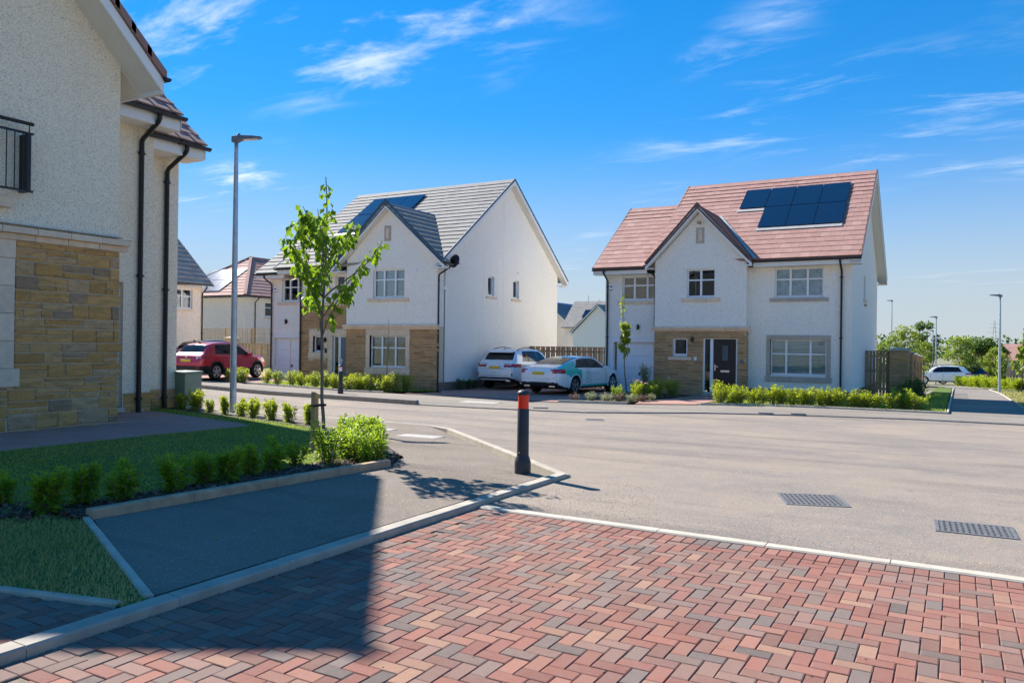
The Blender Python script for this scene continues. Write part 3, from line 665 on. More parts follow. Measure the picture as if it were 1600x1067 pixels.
def window(house, F, a0, a1, b0, b1, cols, transom=.36, back='blind', rec=.10, sill=None, sn=3, surround=None, mat='sandstone', fw=.055, lower_sill=True, label=None):
    """cols: relative widths of the lights; surround = (jamb, lintel, sill) sizes in metres"""
    f = MB(); d1, d0 = -rec, -rec-.07; mw = .075
    fbox(f, F, a0, a1, b0, b0+fw+.015, d0, d1); fbox(f, F, a0, a1, b1-fw, b1, d0, d1); fbox(f, F, a0, a0+fw, b0+fw+.015, b1-fw, d0, d1); fbox(f, F, a1-fw, a1, b0+fw+.015, b1-fw, d0, d1)
    ia0, ia1, ib0, ib1 = a0+fw, a1-fw, b0+fw+.015, b1-fw; tot = sum(cols); x = ia0; xs = []
    for k, c in enumerate(cols):
        w_ = (ia1-ia0-mw*(len(cols)-1))*c/tot; xs.append((x, x+w_)); x += w_
        if k < len(cols)-1: fbox(f, F, x, x+mw, ib0, ib1, d0, d1+.008); x += mw
    zt = ib1-(ib1-ib0)*transom if transom else None
    if transom:
        for (p0, p1) in xs: fbox(f, F, p0, p1, zt-.028, zt+.028, d0, d1-.004)
    fbox(f, F, a0-.0, a1+.0, b0-.035, b0, -rec-.07, -rec+.05)
    w = f.build('window', MT['upvc'], house, True, bevel=.004)
    if label: w['label'] = label
    for (p0, p1) in xs:
        for (z0, z1) in ([(ib0, zt-.028), (zt+.028, ib1)] if transom else [(ib0, ib1)]):
            q = MB(); fbox(q, F, p0, p1, z0, z1, -rec-.045, -rec-.03); q.build('pane', MT['glass'], w, True)
    q = MB(); fbox(q, F, a0+.02, a1-.02, b0+.02, b1-.02, -rec-.14, -rec-.13); q.build('blind' if back == 'blind' else 'curtain' if back == 'curtain' else 'lining', MT[back], w, True) if back != 'room' else None
    q = MB(); fbox(q, F, a0-.3, a1+.3, b0-.3, b1+.3, -rec-.75, -rec-.7); q.build('room_back', MT['room'], w, True)
    if sill: blocks_along(w, 'sill', F, a0-sill[0], a1+sill[0], b0-.035-sill[1], b0-.035, -.10, .055, sn, MT[mat])
    if surround:
        j, l, s = surround; ex = .04
        blocks_along(w, 'surround_block', F, a0-j, a1+j, b1, b1+l, -.12, .028, 3, MT[mat]); blocks_along(w, 'surround_block', F, a0-j-ex, a1+j+ex, b0-.035-s, b0-.035, -.12, .045, 5 if a1-a0 > 1 else 3, MT[mat])
        blocks_along(w, 'surround_block', F, a0-j, a0, b0-.035, b1, -.12, .027, 3, MT[mat], True); blocks_along(w, 'surround_block', F, a1, a1+j, b0-.035, b1, -.12, .027, 3, MT[mat], True)
    return w
_tile = {}
def roof_slope(house, O, A, S, nrow, gauge, amin, amax, mat, indiv=(), tw=.33, name='roof', thick=.024, under=None, jit=.25):
    """O: a point of the eave line, A along the eave, S up the slope. Tiles lap row over row; rows in `indiv` are single pieces."""
    O, A, S = Vector(O), Vector(A).normalized(), Vector(S).normalized(); Nn = A.cross(S); Nn = -Nn if Nn.z < 0 else Nn
    key = mat.name
    if key not in _tile:
        c = .02; v = [(0, 0, 0), (1, 0, 0), (1, 1, 0), (0, 1, 0), (0, 0, 1), (1, 0, 1), (1, 1, 1), (0, 1, 1)]
        me = meshdata('tile_'+key, v, [(3, 2, 1, 0), (4, 5, 6, 7), (0, 1, 5, 4), (1, 2, 6, 5), (2, 3, 7, 6), (3, 0, 4, 7)]); me.materials.append(mat); _tile[key] = me
    Ls = nrow*gauge; pl = [(amin(0), 0), (amax(0), 0)]; steps = 8
    right = [(amax(Ls*k/steps), Ls*k/steps) for k in range(steps+1)]; left = [(amin(Ls*k/steps), Ls*k/steps) for k in range(steps, -1, -1)]
    u_ = MB(); u_.prism([tuple(O+A*a+S*s-Nn*.07) for a, s in right+left], tuple(Nn*.07)); roof = u_.build(name, MT[under] if under else mat, house, True)
    V = []; Cc = []; tot = 0
    for r_ in range(nrow):
        s0 = r_*gauge; lo, hi = amin(s0+gauge*.5), amax(s0+gauge*.5)
        if hi-lo < .03: continue
        a = lo-(tw/2 if r_ % 2 else 0)
        while a < hi-.005:
            x0, x1 = max(a, lo), min(a+tw, hi); a += tw
            if x1-x0 < .012: continue
            q = O+A*(x0+.002)+S*s0+Nn*(.036+rng.uniform(-.002, .002)); ex = A*(x1-x0-.004); ey = S*(gauge*1.1)-Nn*.03; ez = Nn*thick
            if r_ in indiv and x1-x0 > .1: oriented('roof_tile', _tile[key], roof, q, ex, ey, ez); tot += 1
            else:
                V.append([q, q+ex, q+ex+ey, q+ey, q+ez, q+ex+ez, q+ex+ey+ez, q+ey+ez]); Cc.append(rng.uniform(0, 1))
    if V:
        A8 = np.array([[tuple(p) for p in b] for b in V]).reshape(-1, 3); base = np.array(house.location); A8 = A8-base
        F8 = (np.array([(3, 2, 1, 0), (4, 5, 6, 7), (0, 1, 5, 4), (1, 2, 6, 5), (2, 3, 7, 6), (3, 0, 4, 7)])[None]+np.arange(len(V))[:, None, None]*8).reshape(-1, 4)
        cc = np.repeat(np.array(Cc), 8); cols = np.stack([cc, cc, cc, np.ones_like(cc)], 1)
        setp(mobj('roof_tiles', meshdata('roof_tiles', A8, F8, cols=cols), mat, roof), kind='stuff')
    return roof
def strip(house, name, p0, p1, up, w, h, mat, parent=None, side=0):
    """a straight board from p0 to p1, h tall along up and w thick sideways"""
    p0, p1, up = Vector(p0), Vector(p1), Vector(up).normalized(); d = (p1-p0).normalized(); n = d.cross(up).normalized()*w/2; up = up*h
    q = MB(); q.hexa([p0-n, p0+n, p1+n, p1-n, p0-n+up, p0+n+up, p1+n+up, p1-n+up]); return q.build(name, mat, parent or house, True)
def gutter(house, p0, p1, mat='gutter_dark', r=.058):
    p0, p1 = Vector(p0), Vector(p1); d = (p1-p0).normalized(); s = d.cross(Vector((0, 0, 1))).normalized(); q = MB(); vs, fs = [], []
    prof = [(-r, 0), (-r*.95, -r*.45), (-r*.6, -r*.85), (0, -r), (r*.6, -r*.85), (r*.95, -r*.45), (r, 0), (r*.88, 0), (r*.8, -r*.4), (r*.5, -r*.72), (0, -r*.86), (-r*.5, -r*.72), (-r*.8, -r*.4), (-r*.88, 0)]
    q.prism([tuple(p0+s*x+Vector((0, 0, z))) for x, z in prof], tuple(p1-p0)); 
    for e_, o_ in ((p0, d*.012), (p1-d*.012, d*.012)): q.prism([tuple(e_+s*x+Vector((0, 0, z))) for x, z in prof[:7]], tuple(o_))
    g_ = q.build('gutter', MT[mat], house, True)
    L = (p1-p0).length; n = max(1, int(L/.9))
    for k in range(n):
        c = p0+d*(L*(k+.5)/n); b_ = MB(); b_.prism([tuple(c-d*.012+s*x*1.12+Vector((0, 0, z*1.12-.002))) for x, z in prof[:7]], tuple(d*.024)); b_.build('bracket', MT[mat], g_, True)
    return g_
def downpipe(house, top, foot_z, wall_dir, off, mat='black_plastic', r=.036, swan=.35):
    """top: outlet under the gutter; wall_dir points from the gutter back to the wall"""
    t = Vector(top); w = Vector(wall_dir).normalized()*off; q = MB()
    path = [t, t-Vector((0, 0, .07)), t-Vector((0, 0, .12))+w*.08, t-Vector((0, 0, swan))+w*.92, t-Vector((0, 0, swan+.06))+w, Vector((t.x, t.y, foot_z))+w]
    q.tube(path, r, 10); p_ = q.build('downpipe', MT[mat], house, True, smooth=True); n = max(2, int((t.z-swan-foot_z)/1.75)+1)
    for k in range(n):
        z = foot_z+.35+(t.z-swan-.25-foot_z-.35)*k/(n-1); c = Vector((t.x, t.y, z))+w; b_ = MB(); b_.tube([c-Vector((0, 0, .03)), c+Vector((0, 0, .03))], r*1.22, 10)
        e = Vector(wall_dir).normalized(); sd = e.cross(Vector((0, 0, 1))); b_.tube([c-sd*.075, c+sd*.075], .012, 6); b_.build('bracket', MT[mat], p_, True)
    return p_
def tilt_box(house, name, O, A, S, a0, a1, s0, s1, n0, n1, mat, parent=None, bevel=0):
    O, A, S = Vector(O), Vector(A).normalized(), Vector(S).normalized(); Nn = A.cross(S); Nn = -Nn if Nn.z < 0 else Nn
    q = MB(); q.hexa([O+A*a+S*s+Nn*n for n in (n0, n1) for a, s in ((a0, s0), (a1, s0), (a1, s1), (a0, s1))]); return q.build(name, mat, parent or house, True, bevel=bevel)
def solar(house, roof, O, A, S, a0, s0, w, h):
    p_ = tilt_box(house, 'solar_panel', O, A, S, a0+.012, a0+w-.012, s0+.012, s0+h-.012, .085, .12, MT['solar'], roof)
    for (x0, x1, y0, y1) in ((a0, a0+w, s0, s0+.02), (a0, a0+w, s0+h-.02, s0+h), (a0, a0+.02, s0+.02, s0+h-.02), (a0+w-.02, a0+w, s0+.02, s0+h-.02)):
        pass
    return p_
def alarm_box(house, F, a, b, s=.26):
    q = MB(); q.prism([F.p(a-s/2, b+s*.45, 0), F.p(a+s/2, b+s*.45, 0), F.p(a+s*.42, b-.05, 0), F.p(a, b-s*.6, 0), F.p(a-s*.42, b-.05, 0)], tuple(Vector(F.p(0, 0, .07))-Vector(F.p(0, 0, 0))))
    o = q.build('alarm_box', MT['upvc'], house, True, bevel=.01); q = MB(); q.prism([F.p(a-s*.3, b-.09, .072), F.p(a+s*.3, b-.09, .072), F.p(a, b-s*.52, .072)], tuple(Vector(F.p(0, 0, .004))-Vector(F.p(0, 0, 0)))); q.build('badge', MT['badge_blue'], o, True)
    q = MB(); fbox(q, F, a-s*.25, a+s*.25, b, b+.06, .071, .074); q.build('badge', MT['badge_blue'], o, True)
    return o
plain('badge_blue', (.05, .13, .42), .4)
def wall_light(house, F, a, b):
    q = MB(); c = Vector(F.p(a, b, .09)); q.lathe((c.x, c.y, c.z-.11), [(.02, 0), (.045, .005), (.045, .215), (.02, .22)], 12); q2 = Vector(F.p(a, b, .03)); fbox(q, F, a-.04, a+.04, b-.06, b+.06, 0, .05); return q.build('wall_light', MT['black_plastic'], house, True, smooth=True)
def garage_door(house, F, a0, a1, b0, b1, d):
    n = 4; h = (b1-b0)/n; q = MB(); fbox(q, F, a0, a1, b0, b1, d-.06, d-.045); g_ = q.build('garage_door', MT['garage_white'], house, True)
    for k in range(n):
        q = MB(); fbox(q, F, a0+.004, a1-.004, b0+k*h+.004, b0+(k+1)*h-.004, d-.045, d); q.build('panel', MT['garage_white'], g_, True, bevel=.006)
    q = MB(); am = a0+.55*(a1-a0); fbox(q, F, am-.05, am+.02, b0+.42*(b1-b0)-.14, b0+.42*(b1-b0)-.02, d, d+.03); q.build('handle', MT['black_plastic'], g_, True)
    q = MB(); fbox(q, F, a0-.05, a0, b0, b1, d-.05, d+.012); fbox(q, F, a0-.05, a1+.05, b1, b1+.05, d-.05, d+.012); q.build('frame', MT['upvc'], g_, True)
    return g_
def entry_door(house, F, a0, a1, b0, b1, split, mat, d, glazed=True):
    """a0..split sidelight, split..a1 door leaf"""
    q = MB(); t = .055
    for x0, x1, y0, y1 in ((a0, a1, b1-t, b1), (a0, a0+t, b0, b1-t), (a1-t, a1, b0, b1-t), (split-.06, split+.06, b0, b1-t), (a0, a1, b0, b0+.07)): fbox(q, F, x0, x1, y0, y1, d-.07, d)
    fr = q.build('door_frame', MT['upvc'], house, True, bevel=.004)
    q = MB(); fbox(q, F, a0+t, split-.06, b0+.07, b1-t, d-.04, d-.03); q.build('pane', MT['glass'], fr, True)
    q = MB(); fbox(q, F, a0, split, b0, b1, d-.6, d-.58); q.build('room_back', MT['room'], fr, True)
    q = MB(); fbox(q, F, split+.06, a1-t, b0+.07, b1-t, d-.055, d-.012); dr = q.build('door', MT[mat], house, True, bevel=.004); L0, L1 = split+.06, a1-t; W_ = L1-L0; H_ = b1-b0
    if glazed:
        q = MB(); am = (L0+L1)/2+.02*W_; fbox(q, F, am-.13*W_, am+.13*W_, b0+.60*H_, b0+.86*H_, d-.012, d-.004); q.build('pane', MT['glass_obscure'], dr, True)
        q = MB()
        for x0, x1, y0, y1 in ((am-.17*W_, am-.13*W_, b0+.58*H_, b0+.88*H_), (am+.13*W_, am+.17*W_, b0+.58*H_, b0+.88*H_), (am-.13*W_, am+.13*W_, b0+.58*H_, b0+.60*H_), (am-.13*W_, am+.13*W_, b0+.86*H_, b0+.88*H_)): fbox(q, F, x0, x1, y0, y1, d-.012, d+.002)
        q.build('moulding', MT[mat], dr, True); q = MB(); fbox(q, F, am-.19*W_, am+.19*W_, b0+.395*H_, b0+.432*H_, d-.012, d); q.build('letter_plate', MT['steel'], dr, True, bevel=.003)
    q = MB(); hx = L0+.07; fbox(q, F, hx-.02, hx+.02, b0+.42*H_, b0+.53*H_, d-.012, d); fbox(q, F, hx-.012, hx+.12, b0+.485*H_, b0+.497*H_, d+.02, d+.04); fbox(q, F, hx-.012, hx+.01, b0+.485*H_, b0+.497*H_, d, d+.03); q.build('handle', MT['steel'], dr, True)
    q = MB(); fbox(q, F, a0-.03, a1+.03, b0-.06, b0, d-.1, .06); q.build('threshold', MT['concrete_pale'], house, True)
    return dr
plain('glass_obscure', (.10, .12, .14), .12, spec=.6)
def cornice(house, F, a0, a1, b0, b1, n, mat='sandstone', proj=.11, ret=None):
    h = b1-b0
    for k in range(n):
        x0, x1 = a0+(a1-a0)*k/n+.003, a0+(a1-a0)*(k+1)/n-.003; q = MB()
        fbox(q, F, x0, x1, b0, b0+h*.42, -.02, proj*.45); fbox(q, F, x0, x1, b0+h*.42+.002, b0+h*.86, -.02, proj); q.hexa([F.p(x0, b0+h*.862, -.02), F.p(x1, b0+h*.862, -.02), F.p(x1, b0+h*.862, proj*.98), F.p(x0, b0+h*.862, proj*.98), F.p(x0, b1, -.02), F.p(x1, b1, -.02), F.p(x1, b1-.035, proj*.7), F.p(x0, b1-.035, proj*.7)])
        q.build('cornice_block', MT[mat], house, True, bevel=.004)

FL = -.25
# ------------------------------------------------------------------ right house: red tiles
def right_house():
    H = empty('house', (-8, 33, FL-.15), 0, 'white rendered house with red roof tiles, dark solar panels and a black front door', 'house')
    fm, fp, fw_, fr = Fc('v', 30.), Fc('v', 29.6), Fc('v', 30.1), Fc('u', -3.3)
    Z0, EZ = FL-.35, 4.52
    hm = [(-5.93, -4.23, 3.39, 4.46), (-6.06, -4.10, .52, 1.84)]; hp = [(-9.13, -8.03, 3.42, 4.50), (-9.66, -9.07, 1.16, 1.87), (-8.46, -7.17, FL-.02, 1.88)]
    hw = [(-11.97, -10.42, 3.38, 4.35), (-12.33, -10.40, FL-.1, 1.68)]; hs = [(34.05, 34.75, 3.55, 4.45)]
    w = MB(); wall(w, fm, -6.9, -3.3, .0, EZ, hm)
    mz = lambda v: 4.78+.727*(v-29.5)
    wall(w, fr, 30., 40., .0, EZ, hs, gable=[(30., EZ), (40., EZ), (40., 4.91), (35., 8.56), (30., 4.91)])
    wall(w, Fc('V', 40.), -10.6, -3.3, Z0, EZ); wall(w, Fc('U', -10.6), 30.1, 40., Z0, EZ, gable=[(30.1, EZ), (40., EZ), (35., 8.55)])
    wall(w, fw_, -12.7, -10.3, Z0, EZ-.08, hw, .24); wall(w, Fc('U', -12.7), 30.1, 37.6, Z0, EZ-.08, gable=[(30.1, EZ-.08), (37.6, EZ-.08), (33.8, 7.35)]); wall(w, Fc('V', 37.6), -12.7, -10.6, Z0, EZ-.08)
    wall(w, fp, -10.4, -6.86, 2.25, 4.84, hp[:1], gable=[(-10.4, 4.84), (-6.86, 4.84), (-8.63, 6.68)])
    wall(w, Fc('u', -6.86), 29.6, 30., .0, 4.55); wall(w, Fc('U', -10.4), 29.6, 30.1, .0, 4.55)
    w.build('wall', MT['harl_white'], H, True)
    q = MB(); fbox(q, fm, -6.84, -3.29, Z0-.3, 0, -.02, .012); q.box(-3.32, -3.288, 30.0, 40., Z0-.6, 0); q.build('plinth', MT['plinth_brick'], H, True)
    q = MB(); wall(q, fp, -10.4, -6.86, Z0, 2.25, hp[1:], .16); q.build('mortar_wall', MT['mortar'], H, True)
    stonework(H, fp, -10.4, -6.86, Z0, 2.13, hp[1:], MT['stone_brown'], 5, (.10, .15), (.25, .6), .022, .010, .15)
    stonework(H, Fc('u', -6.86), 29.6, 29.99, Z0, 2.13, [], MT['stone_brown'], 6, (.10, .15), (.18, .25), .012, .010, 0)
    cornice(H, fp, -10.52, -6.70, 2.13, 2.31, 8)
    window(H, fm, *hm[0], (1, 1.15, 1), .38, 'curtain', sill=(.17, .13), sn=3, mat='sandstone_grey'); window(H, fm, *hm[1], (1, 1.65, 1), .40, 'blind', surround=(.14, .16, .20), mat='sandstone_grey')
    window(H, fp, *hp[0], (1, 1.05), .38, 'room', sill=(.2, .14), sn=3); window(H, fp, *hp[1], (1,), None, 'room', sill=(.17, .12), sn=1, fw=.075)
    window(H, fw_, *hw[0], (1, 1.15, 1), .38, 'room', sill=(.18, .13), sn=3); window(H, fr, *hs[0], (1,), None, 'room', sill=(.1, .11), sn=1)
    entry_door(H, fp, -8.46, -7.17, FL-.02, 1.88, -8.14, 'door_black', -.05)
    garage_door(H, fw_, -12.20, -10.45, FL-.1, 1.62, -.2)
    q = MB(); fbox(q, fw_, -12.64, -12.33, FL-.1, 1.68, 0, .012); fbox(q, fw_, -12.64, -10.4, 1.68, 1.92, 0, .012); q.build('garage_surround', MT['fascia_white'], H, True)
    # roofs
    A, S = (1, 0, 0), (0, 5.5, 4.0); O = Vector((0, 29.48, 4.74)); Sl = math.hypot(5.52, 4.01)
    main = roof_slope(H, O, A, S, 19, Sl/19, lambda s: -6.64 if s < .3 else -10.72, lambda s: -2.95, MT['tile_red'], set(range(0, 13)))
    roof_slope(H, (0, 40.52, 4.74), A, (0, -5.5, 4.0), 19, Sl/19, lambda s: -10.72, lambda s: -2.95, MT['tile_red'])
    q = MB(); q.prism([(-10.74, 35-.13, 8.71), (-10.74, 35, 8.80), (-10.74, 35+.13, 8.71), (-10.74, 35+.10, 8.67), (-10.74, 35-.10, 8.67)], (7.81, 0, 0)); q.build('ridge', MT['tile_red'], main, True)
    Ow = Vector((0, 29.58, 4.65)); Sw = math.hypot(4.22, 3.07)
    wing = roof_slope(H, Ow, A, (0, 5.5, 4.0), 15, Sw/15, lambda s: -13.05, lambda s: -10.55, MT['tile_red'], set(range(0, 11)))
    roof_slope(H, (0, 38.02, 4.65), A, (0, -5.5, 4.0), 15, Sw/15, lambda s: -13.05, lambda s: -10.72, MT['tile_red'])
    q = MB(); q.prism([(-13.07, 33.8-.13, 7.68), (-13.07, 33.8, 7.77), (-13.07, 33.8+.13, 7.68), (-13.07, 33.8, 7.60)], (2.4, 0, 0)); q.build('ridge', MT['tile_red'], wing, True)
    # porch gable over the door
    zf, half = 4.74, 2.02; uc = -8.66; pr = (6.86-zf)/half; vf = 29.28
    vint = lambda z: 29.5+max(0, (z-4.76))/.727
    sl = math.hypot(half, 6.86-zf); rr = 10
    for sg in (1, -1):
        OO = Vector((uc+sg*half, 0, zf)); SS = (-sg*half, 0, 6.86-zf)
        pr_ = roof_slope(H, OO, (0, 1, 0), SS, rr, sl/rr, lambda s: vf, lambda s: vint(zf+s/sl*(6.86-zf))+.25, MT['tile_red'] if sg > 0 else MT['tile_red'], set(range(0, 10)) if sg > 0 else (), under='verge_red')
        d = Vector(SS).normalized(); p0 = Vector((uc+sg*(half+.03), vf-.012, zf-.02)); p1 = Vector((uc, vf-.012, 6.92)); strip(H, 'verge_cap', p0, p1, (0, 0, 1), .05, .09, MT['verge_red'])
        strip(H, 'bargeboard', p0+Vector((0, .03, -.22)), p1+Vector((0, .03, -.22)), (0, 0, 1), .03, .2, MT['fascia_white'])
        q = MB(); q.hexa([(uc+sg*half, vf+.03, zf-.16), (uc+sg*half, 29.62, zf-.16), (uc, 29.62, 6.68), (uc, vf+.03, 6.68), (uc+sg*half, vf+.03, zf-.13), (uc+sg*half, 29.62, zf-.13), (uc, 29.62, 6.71), (uc, vf+.03, 6.71)]); q.build('soffit', MT['soffit'], H, True)
        q = MB(); x0, x1 = sorted((uc+sg*half, uc+sg*1.78)); q.box(x0, x1, vf+.02, 29.62, zf-.20, zf-.165); q.build('soffit', MT['fascia_white'], H, True)
        gutter(H, (uc+sg*(half+.04), vf-.02, zf-.04), (uc+sg*(half+.04), 29.5, zf-.04))
    q = MB(); q.prism([(uc-.13, vf-.03, 6.82), (uc, vf-.03, 6.93), (uc+.13, vf-.03, 6.82), (uc, vf-.03, 6.76)], (0, 3.2, 0)); q.build('ridge', MT['verge_red'], H, True)
    # lead valley where the porch roof meets the main slope
    strip(H, 'valley', (uc+half+.10, 29.48, 4.80), (uc+.1, 32.25, 6.88), (0, -.6, .8), .10, .035, MT['lead'])
    q = MB(); fbox(q, fp, -8.78, -8.46, 5.47, 6.08, 0, .02); v_ = q.build('gable_vent', MT['sandstone_grey'], H, True, bevel=.006); q = MB(); fbox(q, fp, -8.68, -8.55, 5.56, 5.99, .02, .026); q.build('vent_slot', MT['sandstone'], v_, True)
    q = MB(); fbox(q, fp, -8.70, -8.58, 6.21, 6.30, .05, .2); q.build('bat_box', MT['wood_weathered'], H, True)
    # eaves
    for (x0, x1, fce, ez) in ((-6.62, -2.93, 29.5, 4.72), (-13.08, -10.72, 29.6, 4.63)):
        q = MB(); q.box(x0+.02, x1-.03, fce+.02, fce+.045, ez-.22, ez-.01); q.build('fascia', MT['fascia_white'], H, True); q = MB(); q.box(x0+.02, x1-.02, fce+.045, 30.12, ez-.225, ez-.205); q.build('soffit', MT['soffit'], H, True); gutter(H, (x0, fce-.045, ez-.02), (x1, fce-.045, ez-.02))
    q = MB(); q.box(-10.6, -2.95, 40., 40.5, 4.49, 4.51); q.build('soffit', MT['soffit'], H, True)
    for s_, ve in ((1, 29.46), (-1, 40.54)):
        p0, p1 = Vector((-2.935, ve, 4.72)), Vector((-2.935, 35, 8.76)); strip(H, 'verge_cap', p0, p1, (0, 0, 1), .045, .07, MT['verge_red']); strip(H, 'bargeboard', p0+Vector((0, 0, -.24)), p1+Vector((0, 0, -.24)), (0, 0, 1), .03, .22, MT['fascia_white'])
        q = MB(); q.hexa([(-3.31, ve, 4.52), (-2.95, ve, 4.52), (-2.95, 35, 8.56), (-3.31, 35, 8.56), (-3.31, ve, 4.55), (-2.95, ve, 4.55), (-2.95, 35, 8.59), (-3.31, 35, 8.59)]); q.build('soffit', MT['soffit'], H, True)
        p0, p1 = Vector((-10.735, ve, 4.74)), Vector((-10.735, 35, 8.78)); strip(H, 'verge_cap', p0, p1, (0, 0, 1), .045, .05, MT['tile_red'])
        p0, p1 = Vector((-13.065, 29.56 if s_ > 0 else 38.04, 4.62)), Vector((-13.065, 33.8, 7.72)); strip(H, 'verge_cap', p0, p1, (0, 0, 1), .045, .07, MT['verge_red'])
    downpipe(H, (-3.62, 29.455, 4.66), FL-.35, (0, 1, 0), .47); downpipe(H, (-12.58, 29.555, 4.56), FL-.3, (0, 1, 0), .47); downpipe(H, (-10.62, 29.5, 4.64), 2.3, (.2, 1, 0), .5)
    # solar array: eight panels, two rows with a gap at lower left
    sN = Vector((0, 5.52, 4.01)).normalized(); Sd = tuple(sN); base = 1.78; ph = 1.70; pw = 1.03
    for k in range(3): solar(H, main, O, A, Sd, -6.88+k*pw, 2.36, pw, ph)
    for k in range(4): solar(H, main, O, A, Sd, -7.95+k*pw+.03, 2.36+ph+.02, pw, ph)
    tilt_box(H, 'flashing', O, A, Sd, -6.9, -3.78, 2.14, 2.36, .075, .085, MT['lead'], main); tilt_box(H, 'flashing', O, A, Sd, -8.0, -6.9, 3.86, 4.06, .075, .085, MT['lead'], main)
    alarm_box(H, fw_, -12.43, 3.92); wall_light(H, fw_, -11.25, 2.29); wall_light(H, fp, -8.86, 1.80)
    q = MB(); fbox(q, fm, -3.92, -3.79, 3.99, 4.12, 0, .06); q.build('vent_box', MT['upvc'], H, True); q = MB(); fbox(q, fp, -8.80, -8.70, 1.0, 1.14, .01, .03); q.build('doorbell_box', MT['upvc'], H, True); q = MB(); fbox(q, fp, -7.07, -6.93, .95, 1.05, .02, .035); q.build('number_plate', MT['door_grey'], H, True)
    q = MB(); fbox(q, fr, 34.3, 34.42, 3.22, 3.32, 0, .1); q.build('vent_box', MT['sandstone_grey'], H, True)
    return H
right_house()

# ------------------------------------------------------------------ centre house: grey tiles
def centre_house():
    H = empty('house', (-22, 29, FL-.15), 0, 'white rendered house with grey roof tiles, blue-edged gable and a grey front door', 'house')
    fp, fm, fw_, fr = Fc('v', 25.2), Fc('v', 25.7), Fc('v', 25.9), Fc('u', -17.7)
    Z0, EZ = FL-.4, 4.5
    hp = [(-20.95, -19.34, 3.36, 4.52), (-21.08, -19.23, .52, 1.82)]; hs = [(28.95, 29.48, 3.62, 4.46), (31.15, 31.70, 3.62, 4.45)]
    hm = [(-23.45, -22.5, 3.3, 4.40), (-24.70, -24.05, 1.08, 1.78), (-23.55, -22.40, FL-.02, 1.80)]; hw = [(-26.85, -25.60, 3.34, 4.38), (-27.36, -25.5, FL-.05, 1.68)]
    w = MB(); wall(w, fp, -22.36, -17.72, 2.2, 4.55, hp[:1], gable=[(-22.36, 4.55), (-17.72, 4.55), (-17.72, 4.90), (-20.1, 6.96), (-22.36, 4.98)])
    wall(w, Fc('u', -17.74), 25.2, 25.72, .0, 4.55); wall(w, Fc('U', -22.36), 25.2, 25.7, .0, 4.55)
    wall(w, fr, 25.7, 35.7, .0, EZ, hs, gable=[(25.7, EZ), (35.7, EZ), (35.7, 4.98), (30.66, 8.70), (25.7, 5.05)]); wall(w, Fc('V', 35.7), -26.4, -17.7, Z0, EZ); wall(w, Fc('U', -26.4), 26., 35.7, Z0, EZ, gable=[(26., EZ), (35.7, EZ), (30.65, 8.62)])
    wall(w, fm, -25.5, -22.3, 3.16, 4.6, hm[:1]); wall(w, fw_, -27.55, -25.45, Z0+.35, 4.4, hw, .2); wall(w, Fc('U', -27.55), 25.9, 33.5, Z0, 4.4, gable=[(25.9, 4.4), (33.5, 4.4), (29.7, 7.2)]); wall(w, Fc('V', 33.5), -27.55, -26.4, Z0, 4.4)
    wall(w, Fc('u', -22.36+.0), 25.2, 25.21, 2.2, 2.3)
    w.build('wall', MT['harl_white'], H, True)
    q = MB(); q.box(-17.72, -17.688, 25.21, 35.7, Z0-.4, .0); q.build('plinth', MT['plinth_brick'], H, True); q = MB(); q.box(-27.57, -25.5, 25.885, 25.95, Z0-.3, Z0+.36); q.build('plinth', MT['plinth_brick'], H, True)
    q = MB(); wall(q, fp, -22.36, -17.72, Z0, 2.2, hp[1:], .16); wall(q, fm, -25.5, -22.3, Z0, 3.16, hm[1:], .16); wall(q, Fc('u', -17.735), 25.2, 25.7, Z0, 2.2); q.build('mortar_wall', MT['mortar'], H, True)
    sur = [(-21.28, -19.03, .22, 2.08), (-24.95, -23.95, .78, 2.08), (-23.82, -22.36, FL-.4, 2.08)]
    stonework(H, fp, -22.36, -17.72, Z0, 2.08, sur[:1], MT['stone_brown'], 11, (.10, .16), (.25, .62), .022, .010, .12); stonework(H, fm, -25.5, -22.37, Z0, 3.10, sur[1:], MT['stone_brown'], 12, (.10, .16), (.25, .62), .022, .010, .12)
    cornice(H, fp, -22.5, -17.6, 2.08, 2.28, 11); q = MB(); fbox(q, fm, -25.5, -22.36, 3.10, 3.24, -.02, .06); q.build('band_course', MT['sandstone'], H, True)
    window(H, fp, *hp[0], (1, 1.15, 1), .36, 'blind', sill=(.25, .13), sn=3); window(H, fp, *hp[1], (1, 1.25, 1), .38, 'room', surround=(.20, .24, .24))
    window(H, fm, *hm[0], (1, 1), .36, 'room'); window(H, fm, *hm[1], (1,), None, 'room', surround=(.22, .26, .22)); window(H, fw_, *hw[0], (1, 1.2, .7), .38, 'curtain', sill=(.25, .13), sn=3)
    for k, lab in enumerate(hs): window(H, fr, *lab, (1,), None, 'room', sill=(.16, .10), sn=1, rec=.1)
    entry_door(H, fm, -23.55, -22.40, FL-.02, 1.80, -23.22, 'door_grey', -.06, False)
    blocks_along(H, 'door_surround', fm, -23.82, -22.37, 1.80, 2.06, -.05, .03, 3, MT['sandstone']); blocks_along(H, 'door_surround', fm, -23.82, -23.56, FL-.1, 1.80, -.05, .03, 4, MT['sandstone'], True)
    garage_door(H, fw_, -27.28, -25.5, FL-.05, 1.62, -.17); q = MB(); fbox(q, fw_, -27.5, -27.36, Z0+.36, 1.68, 0, .012); fbox(q, fw_, -27.5, -25.5, 1.68, 1.88, 0, .012); q.build('garage_surround', MT['fascia_white'], H, True)
    A = (1, 0, 0); S = (0, 5.6, 4.14); Sl = math.hypot(5.62, 4.16); O = Vector((0, 25.05, 4.74))
